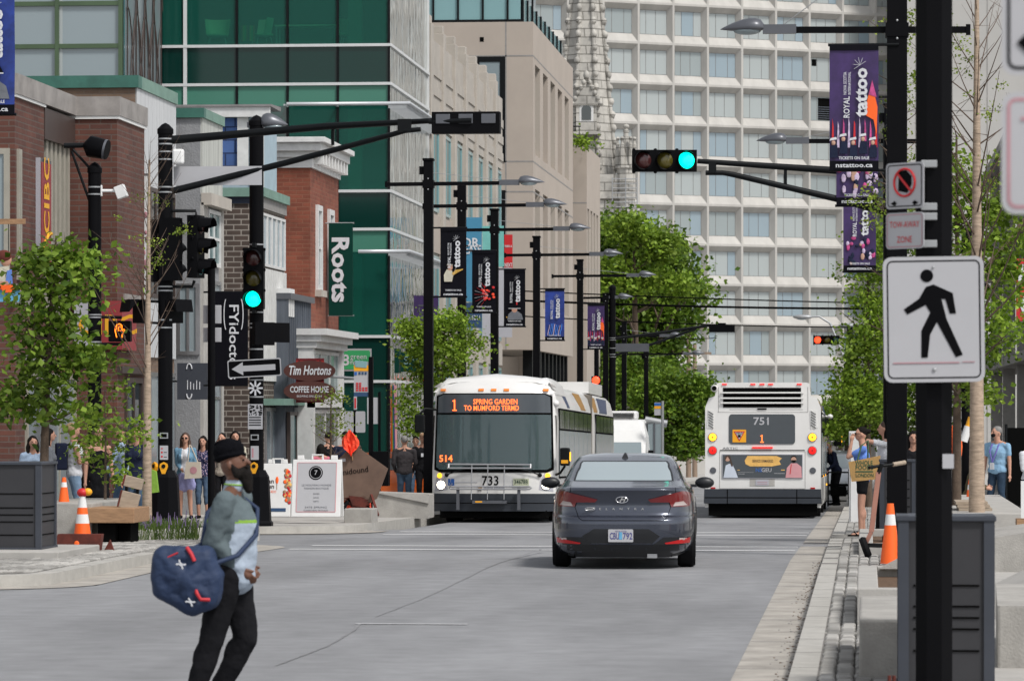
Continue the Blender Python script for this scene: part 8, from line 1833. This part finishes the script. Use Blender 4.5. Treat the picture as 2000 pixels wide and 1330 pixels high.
# bus stop with timetable, cabinet, blank boards
o = thing('bus_stop_sign', 'tall black bus stop pole with white and yellow timetable flag and cabinet', 'sign'); dd = 80; gb_ = gz(dd)+SW; x = xY(724, dd)
MB().box(x-.045, x+.045, dd, dd+.09, gb_, zp(696, dd), 'black_paint').build('pole', o)
f = MB().box(xY(691, dd), x-.05, dd+.02, dd+.05, zp(766, dd), zp(706, dd), 'sign_white').box(xY(691, dd), x-.05, dd+.02, dd+.05, zp(774, dd), zp(766.2, dd), 'lease_navy').build('flag', o)
mb = MB().box(xY(691, dd), x-.05, dd+.01, dd+.02, zp(724, dd), zp(713, dd), 'yellow').prism([(xY(693, dd), zp(703, dd)), (xY(717, dd), zp(705, dd)), (xY(716, dd), zp(718, dd)), (xY(694, dd), zp(716, dd))][::-1], .01, 'glass_teal_pale', M=XZ(0, dd+.01, 0)).box(xY(692, dd), xY(697, dd), dd+.01, dd+.02, zp(732, dd), zp(726, dd), 'access_blue')
for k in range(3): mb.box(xY(700+k*6, dd), xY(704+k*6, dd), dd+.01, dd+.02, zp(731, dd), zp(726, dd), 'lease_navy')
for j in range(4):
    for k in range(4 if j > 1 else 2): mb.box(xY(695+k*6, dd), xY(699.5+k*6, dd), dd+.01, dd+.02, zp(750+j*4.5, dd), zp(747+j*4.5, dd), 'sign_red')
mb.build('print', f); MB().box(x+.03, xY(759, dd), dd-.05, dd+.25, zp(950, dd), zp(882, dd), 'black_paint').build('cabinet', o)
MB().box(xY(691, dd), xY(697, dd), dd+.0, dd+.02, zp(800, dd), zp(774, dd), 'sign_white').box(xY(692.5, dd), xY(695.5, dd), dd-.01, dd, zp(797, dd), zp(777, dd), 'sign_red').build('small_sign', o)
o = thing('street_post', 'thin black post holding two blank white sign backs', 'post'); dd = 81; x = xY(693, dd); MB().tube([(x, dd, gz(dd)), (x, dd, zp(800, dd))], .03, 'black_paint', 8).build('pole', o)
for a, b in ((672, 691), (695, 714)): MB().prism(rrect(xY(b, dd)-xY(a, dd), zp(803, dd)-zp(845, dd), .03, cx=(xY(a, dd)+xY(b, dd))/2, cy=zp(824, dd)), .01, 'sign_white', M=XZ(0, dd-.04, 0)).build('sign_back', o)
o = thing('street_post', 'second thin black post with pale notices behind the bus stop cabinet', 'post'); dd = 86; x = xY(741, dd); MB().tube([(x, dd, gz(dd)), (x, dd, zp(765, dd))], .03, 'black_paint', 8).build('pole', o); MB().box(xY(717, dd), x-.03, dd, dd+.02, zp(828, dd), zp(776, dd), 'sign_white').build('notice', o)
o = thing('rainbow_flag', 'long rainbow striped flag hanging beside the glass office entrance', 'flag'); dd = 104
for k, m_ in enumerate(('sign_red', 'orange', 'yellow', 'sign_green', 'lease_blue', 'lanyard_purple', 'pink_shirt')): MB().prism([(xY(762+k*1.5, dd), zp(752, dd)), (xY(762+k*2.3, dd), zp(752, dd)), (xY(765+k*2.0, dd), zp(900, dd)), (xY(763+k*1.8, dd), zp(900, dd))][::-1], .03, m_, M=XZ(0, dd-.02*k, 0)).build('stripe', o)
# A-frame boards
def aboard(label, px0, px1, py0, py1, d, kind):
    x0, x1 = xY(px0, d), xY(px1, d); w_ = x1-x0; H = zp(py0, d)-zp(py1, d); o = thing('pavement_sign', label, 'sign', ((x0+x1)/2, d, zp(py1, d)), 0, 'white folding pavement signs')
    for s_, nm in ((1, 'front_board'), (-1, 'rear_board')):
        M = Matrix.Translation((0, -.0, H)) @ Matrix.Rotation(R(-13*s_), 4, 'X'); b = MB(M=M)
        b.box(-w_/2+.0, w_/2, -.02, .02, -H*1.02, -.08, 'white_matte').box(-w_/2+.08, -w_/2+.2, -.02, .02, -.08, .0, 'white_matte').box(w_/2-.2, w_/2-.08, -.02, .02, -.08, 0, 'white_matte').box(-.11, -.08, -.02, .02, -.08, 0, 'white_matte').box(.08, .11, -.02, .02, -.08, 0, 'white_matte').box(-.11, .11, -.02, .02, 0, .02, 'white_matte')
        b.build(nm, o, bevel=.008)
    M = Matrix.Translation((0, -.0, H)) @ Matrix.Rotation(R(-13), 4, 'X'); y = -.026; a = MB(M=M)
    if kind == 'boutique':
        a.box(-w_*.40, w_*.40, y, -.02, -H*.94, -.14, 'sign_white')
        for (p, q, r_, s_) in ((-.40, .40, -.145, -.135), (-.40, .40, -H*.945, -H*.935)): a.box(w_*p, w_*q, y-.004, y, r_, s_, 'pink_shirt')
        for sx in (-1, 1): a.box(sx*w_*.40-.006, sx*w_*.40+.006, y-.004, y, -H*.94, -.14, 'pink_shirt')
        a.prism(circ(.13, 24, -.02, -.33), .003, 'sign_black', M=XZ(0, y, 0)); a.tube([(-.02+.105*math.cos(t), y-.006, -.33+.105*math.sin(t)) for t in [2*math.pi*k/20 for k in range(21)]], .006, 'sign_white', 4); a.text('7', .12, 'sign_white', XZ(-.02, y-.006, -.33))
        a.text('LE NOUVEAU MONDE', .05, 'lamp_grey', XZ(0, y-.003, -.56), width=w_*.6).text('FASHION BOUTIQUE', .05, 'lamp_grey', XZ(0, y-.003, -.62), width=w_*.5).text('SHOES', .04, 'lamp_grey', XZ(0, y-.003, -.72)).text('BAGS', .04, 'lamp_grey', XZ(0, y-.003, -.79)).text('GIFTS', .04, 'lamp_grey', XZ(0, y-.003, -.86)).text('5475 SPRING', .05, 'lamp_grey', XZ(0, y-.003, -.97), width=w_*.45).text('GARDEN ROAD', .05, 'lamp_grey', XZ(0, y-.003, -1.03), width=w_*.5)
    else:
        r = random.Random(2); a.text('pan', .12, 'brown_metal', XZ(-.14, y, -.42), bold=.02).text('sun', .12, 'brown_metal', XZ(-.13, y, -.52), bold=.02).text('CORTADO', .07, 'orange', XZ(-.13, y, -.62), width=.24)
        for k in range(46): a.ell((w_*.5*(.55+.4*r.random()), y, -H*(.18+.62*r.random())), (.035, .004, .04), r.choice(['sign_red', 'orange', 'c_tan', 'paint_gold']), 6, 4)
        a.ell((.0, y, -.40), (.03, .006, .07), 'orange', 8, 5).box(-.005, .005, y-.004, y, -.58, -.46, 'c_tan').box(-w_*.46, w_*.35, y-.003, y, -H*.93, -H*.87, 'lease_navy')
    a.build('print', o); return o
aboard('pavement sign with round black logo and pink border', 573, 668, 890, 1011, 69.8, 'boutique'); aboard('pavement sign with orange ice lolly picture and navy strip', 516, 570, 898, 1011, 71.5, 'food')
# tilted brown board with flag
mat('board_brown', (.15, .095, .07), .85, var=.2, scale=3)
dd = 72.5; o = thing('roadwork_board', 'brown back of a tilted roadwork diamond sign with scrawled writing', 'sign'); pts = [(690, 868), (757, 916), (735, 975), (702, 997), (660, 972), (645, 950), (652, 905)]
b = MB().prism([(xY(a, dd), zp(c, dd)) for a, c in pts][::-1], .03, 'board_brown', M=XZ(0, dd+.1, 0)).build('board', o)
mb = MB().text("unidound", .16, 'sign_black', XZ(xY(690, dd), dd+.06, zp(921, dd)) @ Matrix.Rotation(R(8), 4, 'Z'), width=.55); mb.box(xY(664, dd), xY(674, dd), dd+.06, dd+.07, zp(902, dd), zp(896, dd), 'sign_white').build('markings', b)
r = random.Random(4); mb = MB()
for k in range(12): mb.prism([(p[0]*.05+xY(r.uniform(670, 722), dd), p[1]*.08+zp(r.uniform(975, 990), dd)) for p in circ(1, 6)], .004, 'rust', M=XZ(0, dd+.068-.002*k, 0))
mb.build('rust_marks', b); MB().bar((xY(720, dd), dd+.2, zp(960, dd)), (xY(745, dd), dd-.5, zp(1006, dd)), .04, .04, 'rust').bar((xY(690, dd), dd+.3, zp(960, dd)), (xY(668, dd), dd-.2, zp(1003, dd)), .04, .04, 'black_metal').build('stand', o)
o = thing('warning_flag', 'bright orange cloth flag draped on top of the tilted brown board', 'flag'); mb = MB(); nn = 7; V = []
for j in range(nn):
    t = j/(nn-1)
    for i in range(7): s_ = i/6-.5; V.append((xY(683, dd)+s_*.34*(math.sin(math.pi*min(1, t*1.05+.08))**.8)+.03*t, dd-.02+.05*math.sin(i*1.9+j), zp(840, dd)-.50*t-.06*(abs(s_)*2)**2*(1-t)))
F = [(j*7+i, (j+1)*7+i, (j+1)*7+i+1, j*7+i+1) for j in range(nn-1) for i in range(6)]; mb.add(V, F, 'orange_cloth', False); mb.add([(a, b_+.01, c) for a, b_, c in V], [f[::-1] for f in F], 'orange_cloth', False); mb.build('cloth', o)
MB().tube([(xY(683, dd), dd+.03, zp(838, dd)), (xY(688, dd), dd+.05, zp(900, dd))], .012, 'wood', 6).build('stick', o)
tag(MB().prism([(xY(676, 72.9), zp(998, 72.9)), (xY(724, 72.9), zp(998, 72.9)), (xY(722, 72.9), zp(972, 72.9)), (xY(700, 72.9), zp(980, 72.9)), (xY(680, 72.9), zp(985, 72.9))], .15, 'orange_cloth', M=XZ(0, 73.0, 0)).build('tarpaulin', bevel=.02), 'orange cloth bunched at the foot of the tilted board', 'cloth')
conc('concrete_block', 'low concrete kerb block in front of the tilted brown board', 'plinth', (xY(672, 70.5), xY(727, 70.5), 70.5, 71.3), gz(70)+SW-.02, zp(995, 70.5), 'concrete_old')
mb = MB().prism([(xY(728, 77), gz(77)+SW-.02), (xY(838, 77), gz(77)+SW-.02), (xY(838, 77), zp(966, 77)), (xY(728, 77), zp(962, 77))], .9, 'concrete_old', M=XZ(0, 77.9, 0)).prism([(xY(728, 77), zp(962, 77)), (xY(838, 77), zp(968, 77)), (xY(838, 77), zp(984, 77))], .04, 'concrete', M=XZ(0, 77, 0)); tag(mb.build('seat_wall', bevel=.012), 'long pale concrete seat wall between the brown board and the bus', 'seat wall')
# ================================================================= TREES AND PLANTS
NR = np.random.default_rng(11)
def leaves(name, par, m, blobs, n, size, flat=.6, rough=.35, droop=0.2, tris=False, loc=None):
    """blobs: (cx, cy, cz, rx, ry, rz, weight). every leaf is a small folded pair of faces"""
    w_ = np.array([b[6] if len(b) > 6 else (b[3]*b[4]*b[5])**.8 for b in blobs]); w_ = w_/w_.sum()
    nc = max(12, n//24); k = NR.choice(len(blobs), nc, p=w_); B = np.array([b[:6] for b in blobs])[k]
    v = NR.normal(size=(nc, 3)); v /= np.linalg.norm(v, axis=1)[:, None]; r = np.where(NR.random(nc) < rough, NR.random(nc)**(1/3.), .75+.35*NR.random(nc))
    cc = B[:, :3]+v*B[:, 3:6]*r[:, None]                      # sprays of leaves
    ci = NR.integers(0, nc, n); sp = (.9+1.9*NR.random(nc))[ci][:, None]*size
    c = cc[ci]+NR.normal(size=(n, 3))*sp*np.array([1, 1, .55])
    d = NR.normal(size=(n, 3)); d[:, 2] = d[:, 2]*flat-droop; d /= np.linalg.norm(d, axis=1)[:, None]
    u = np.cross(d, NR.normal(size=(n, 3))); u /= np.linalg.norm(u, axis=1)[:, None]
    s = size*(.55+.9*NR.random(n))[:, None]
    nrm = np.cross(d, u)
    P = np.stack([c-d*s*.5, c+u*s*.33+nrm*s*.08, c+d*s*.5, c-u*s*.33+nrm*s*.08, c+d*s*.1], 1)
    V = P[:, :4].reshape(-1, 3)
    idx = np.arange(n)*4; F = np.stack([idx, idx+1, idx+2, idx, idx+2, idx+3], 1).reshape(-1, 3)
    me = bpy.data.meshes.new(name); me.vertices.add(len(V)); me.vertices.foreach_set('co', V.astype(np.float32).ravel())
    me.loops.add(F.size); me.loops.foreach_set('vertex_index', F.astype(np.int32).ravel()); me.polygons.add(len(F)); me.polygons.foreach_set('loop_start', (np.arange(len(F))*3).astype(np.int32)); me.polygons.foreach_set('loop_total', np.full(len(F), 3, np.int32))
    me.materials.append(MATS[m]); me.update(); me.validate()
    o = bpy.data.objects.new(name, me); C.objects.link(o); o.parent = par
    if loc: o.location = loc
    return o
def limbs(mb, base, top, r0, n, spread, m, rnd, up=.5, sub=2, start=.3, curve=.1):
    """a tapered trunk with limbs; returns twig ends"""
    base = Vector(base); top = Vector(top); pts = []; K = 8; tm = 'twig' if m == 'birch' else m; up = 1.3 if m == 'birch' else up
    off = Vector((rnd.uniform(-1, 1), rnd.uniform(-1, 1), 0))*curve
    for k in range(K+1): t = k/K; pts.append(base.lerp(top, t)+off*math.sin(t*3.1)*(top-base).length*.15)
    mb.tube(pts, [r0*(1-.85*k/K)+.004 for k in range(K+1)], m, 8); ends = []
    for i in range(n):
        t = start+(1-start)*rnd.random()**.8; p = base.lerp(top, t)+off*math.sin(t*3.1)*(top-base).length*.15
        a = rnd.uniform(0, 6.28); L = spread*(1.1-t*.75)*rnd.uniform(.6, 1.1); e = p+Vector((math.cos(a)*L, math.sin(a)*L, L*up*rnd.uniform(.6, 1.5)))
        q = p.lerp(e, .5)+Vector((0, 0, -L*.06)); rr = (r0*(1-.8*t)*.45+.003)*(.45 if m == 'birch' else 1); mb.tube([p, q, e], [rr, rr*.65, rr*.25], tm, 5); ends.append(e)
        for s_ in range(sub):
            f = rnd.uniform(.35, .9); pp = p.lerp(e, f); ee = pp+Vector((rnd.uniform(-1, 1), rnd.uniform(-1, 1), rnd.uniform(.0, 1.1)))*L*.45; mb.tube([pp, ee], [rr*.4, rr*.15], tm, 4); ends.append(ee)
    return ends
def tree(label, px, d, py_top, py_base, blobs_px, m, n, size, trunk='bark', r0=.08, name='tree', cat='tree', group=None, nl=14, spread=1.2, dep=1.0, rough=.35, top=None, zbase=None, seed=1, flat=.6, curve=.1, trunk_top=.92):
    x, y = wp(px, d); zb = zp(py_base, d) if zbase is None else zbase; o = thing(name, label, cat, (x, y, zb), 0, group); P = Vector((x, y, zb)); rnd = random.Random(seed)
    tp = at(top if top else px, py_top, d)-P; mb = MB(); limbs(mb, (0, 0, 0), tp*trunk_top, r0, nl, spread, trunk, rnd, curve=curve); mb.build('trunk', o)
    bl = []
    for (bx_, by_, brx, bry) in blobs_px:
        c = at(bx_, by_, d)-P; rx_, rz2 = brx/FP*d, bry/FP*d
        bl.append((c[0], c[1]+rnd.uniform(-.3, .3)*rx_*dep, c[2], rx_, rx_*dep, rz2))
        for q in range(3): a = rnd.uniform(0, 6.28); bl.append((c[0]+rx_*.8*math.cos(a), c[1]+rnd.uniform(-.5, .5)*rx_, c[2]+rz2*.8*math.sin(a), rx_*.35, rx_*.35, rz2*.35))
    leaves('crown', o, m, bl, n, size, rough=rough, flat=flat); return o
tree('young oak with dense green leaves behind the large left bin', 84, 55, 420, 985, [(118, 455, 14, 26), (118, 500, 40, 30), (70, 520, 30, 25), (140, 535, 55, 30), (100, 580, 55, 34), (60, 610, 40, 22), (120, 640, 60, 30), (75, 680, 55, 36), (140, 700, 60, 30), (100, 745, 70, 30), (30, 790, 40, 22), (75, 790, 60, 26), (140, 800, 55, 20), (195, 715, 22, 12), (170, 565, 22, 18), (205, 500, 14, 7)], 'leaf_oak', 3800, 0.115, r0=.07, nl=26, spread=.7, top=112, rough=.6, seed=3, dep=.8)
tree('thin leafy shrub with many stems behind the bench', 205, 56.5, 740, 1000, [(215, 790, 40, 22), (180, 830, 40, 26), (240, 850, 40, 30), (195, 880, 45, 30), (250, 900, 30, 24), (225, 760, 22, 12), (270, 830, 22, 26), (160, 870, 24, 22), (225, 930, 34, 20)], 'leaf_lime', 950, 0.075, r0=.02, name='shrub', cat='shrub', nl=12, spread=.5, rough=.8, seed=5)
x_ = tree('slim pale birch with nearly bare twigs at the left corner', 287, 58.5, 250, 1036, [(300, 420, 70, 90), (330, 500, 60, 60), (250, 450, 50, 60), (380, 470, 30, 40)], 'leaf_young', 340, 0.041, trunk='birch', r0=.075, nl=46, spread=1.15, rough=.9, top=292, seed=8, curve=.02)
tree('tall birch with budding branches beside the right bin', 1908, 56, -120, 1000, [(1880, 200, 70, 170), (1860, 100, 60, 120), (1930, 250, 50, 150)], 'leaf_young', 714, 0.041, trunk='birch', r0=.115, nl=46, spread=1.7, rough=.9, seed=9, curve=.03, trunk_top=1)
tree('dark slim trunk with green leaves left of the right birch', 1868, 60, 200, 1000, [(1870, 330, 50, 60), (1900, 420, 60, 50), (1860, 480, 50, 60), (1930, 520, 50, 60), (1880, 600, 50, 60), (1960, 440, 50, 60), (1950, 640, 45, 60), (1990, 560, 40, 80), (1870, 700, 40, 50), (1900, 760, 50, 30), (1985, 330, 40, 50)], 'leaf_lime', 6460, 0.089, r0=.075, nl=30, spread=1.1, rough=.7, seed=10)
tree('leafy tree with fresh yellow buds growing around the right lamp post', 1742, 56, -60, 1010, [(1755, 60, 40, 60), (1765, 200, 45, 80), (1755, 330, 45, 50), (1775, 120, 30, 90), (1700, 390, 40, 30), (1690, 440, 30, 40)], 'leaf_young', 1105, 0.052, r0=.05, nl=36, spread=.9, rough=.9, seed=12)
tree('full green street tree right of the rear-facing bus', 1697, 88, 430, 990, [(1700, 470, 26, 40), (1690, 530, 34, 34), (1694, 590, 34, 36), (1694, 650, 34, 36), (1690, 700, 48, 34), (1668, 750, 44, 30), (1700, 790, 50, 34), (1660, 830, 40, 22), (1720, 620, 30, 50), (1725, 500, 24, 50)], 'leaf_lime', 9520, 0.096, r0=.09, nl=24, spread=1.1, rough=.55, seed=13)
tree('bushy green tree behind the full street tree on the right', 1655, 120, 780, 960, [(1650, 810, 40, 30), (1690, 830, 50, 40), (1720, 800, 40, 50), (1640, 850, 30, 20)], 'leaf_oak', 4420, 0.133, r0=.1, nl=10, spread=1.0, seed=14)
tree('green tree filling the gap between the right posts and the studs', 1790, 95, 340, 960, [(1780, 450, 36, 60), (1800, 560, 40, 60), (1780, 700, 50, 60), (1790, 800, 50, 50), (1840, 780, 50, 50), (1850, 560, 40, 60), (1890, 660, 60, 60)], 'leaf_oak', 7140, 0.118, r0=.09, nl=20, spread=1.4, rough=.5, seed=15)
tree('thin young tree with sparse leaves in front of the white shop bay', 647, 76.5, 735, 985, [(650, 775, 26, 20), (635, 800, 30, 20), (670, 790, 24, 24), (650, 830, 34, 22)], 'leaf_young', 561, 0.052, r0=.03, nl=24, spread=.5, rough=.9, seed=16)
tree('lime green young tree behind the nearest left street lamp', 868, 92, 600, 985, [(800, 640, 22, 18), (870, 630, 34, 24), (830, 660, 38, 26), (900, 660, 34, 22), (815, 700, 36, 24), (870, 700, 44, 24), (925, 665, 22, 14), (840, 740, 40, 24), (800, 780, 22, 26), (895, 620, 18, 14), (935, 690, 14, 10), (805, 830, 20, 24)], 'leaf_lime', 7140, 0.096, r0=.06, nl=24, spread=1.2, rough=.7, seed=17)
tree('huge old tree beside the church in front of the white block', 1262, 205, 415, 860, [(1215, 445, 36, 24), (1200, 500, 50, 60), (1270, 470, 50, 36), (1290, 530, 60, 50), (1345, 560, 34, 30), (1225, 600, 60, 70), (1290, 630, 60, 60), (1200, 700, 50, 70), (1260, 720, 60, 60), (1335, 620, 30, 40), (1180, 460, 30, 30), (1350, 530, 22, 16), (1310, 500, 30, 30)], 'leaf_deep', 25500, 0.266, r0=.5, nl=24, spread=4, rough=.35, seed=18)
tree('sunlit yellow green tree top in front of the huge old tree', 1238, 198, 430, 860, [(1225, 450, 34, 22), (1280, 485, 36, 24), (1190, 540, 30, 30), (1320, 560, 30, 20), (1250, 560, 26, 20)], 'leaf_lime', 6120, 0.237, r0=.3, nl=14, spread=3, rough=.3, seed=19)
tree('low spreading tree with reddish tips left of the rear-facing bus', 1330, 178, 715, 900, [(1330, 750, 50, 26), (1300, 800, 50, 40), (1355, 800, 40, 44), (1335, 860, 50, 30), (1290, 860, 30, 34), (1375, 770, 16, 26), (1262, 780, 22, 40)], 'leaf_deep', 13600, 0.192, r0=.2, nl=16, spread=2, rough=.35, seed=20)
tree('small dark tree left of the low spreading tree', 1212, 190, 720, 900, [(1210, 760, 34, 40), (1240, 730, 30, 40), (1190, 790, 24, 40)], 'leaf_deep', 4420, 0.222, r0=.2, nl=10, spread=2, rough=.35, seed=21)
tree('tree crown behind the right part of the rear-facing bus', 1640, 165, 790, 930, [(1635, 815, 34, 26), (1670, 800, 40, 30), (1620, 840, 20, 20)], 'leaf_oak', 4080, 0.178, r0=.15, nl=10, spread=1.4, rough=.35, seed=22)
tree('small green shrub on the roof terrace beside the spire', 1135, 180, 268, 292, [(1132, 276, 10, 7), (1142, 282, 9, 6)], 'leaf_lime', 442, 0.148, r0=.03, name='shrub', cat='shrub', nl=4, spread=.3, rough=.6, seed=23)
def tufts(name, label, cat, m, px0, px1, d0, d1, n, h, w_, zb):
    V = []; F = []
    for k in range(n):
        d = NR.uniform(d0, d1); x, y = wp(NR.uniform(px0, px1), d); a = NR.uniform(0, 6.28); hh = h*NR.uniform(.5, 1.1); l = NR.normal(size=2)*hh*.22; b = len(V)
        V += [(x-w_*math.cos(a), y-w_*math.sin(a), zb), (x+w_*math.cos(a), y+w_*math.sin(a), zb), (x+l[0]+w_*.6, y+l[1], zb+hh), (x+l[0]-w_*.6, y+l[1], zb+hh)]; F.append((b, b+1, b+2, b+3))
    mb = MB().add(V, F, m); return tag(mb.build(name), label, cat, kind='stuff')
tufts('grass', 'tufts of thin green grass in the planter under the birch', 'grass', 'grass_blade', 262, 388, 55.2, 58.2, 900, .24, .006, g0+.05)
mb = MB(); r = random.Random(9)
for k in range(60):
    d = r.uniform(55.2, 58.4); x, y = wp(r.uniform(255, 392), d); h = r.uniform(.2, .36); mb.tube([(x, y, g0+.05), (x+r.uniform(-.03, .03), y, g0+.05+h*.6)], .004, 'grass_blade', 4); mb.tube([(x, y, g0+.05+h*.6), (x+r.uniform(-.02, .02), y, g0+.05+h)], [.010, .004], 'lavender', 5)
tag(mb.build('lavender'), 'purple lavender spikes rising from the corner planter', 'lavender', kind='stuff')
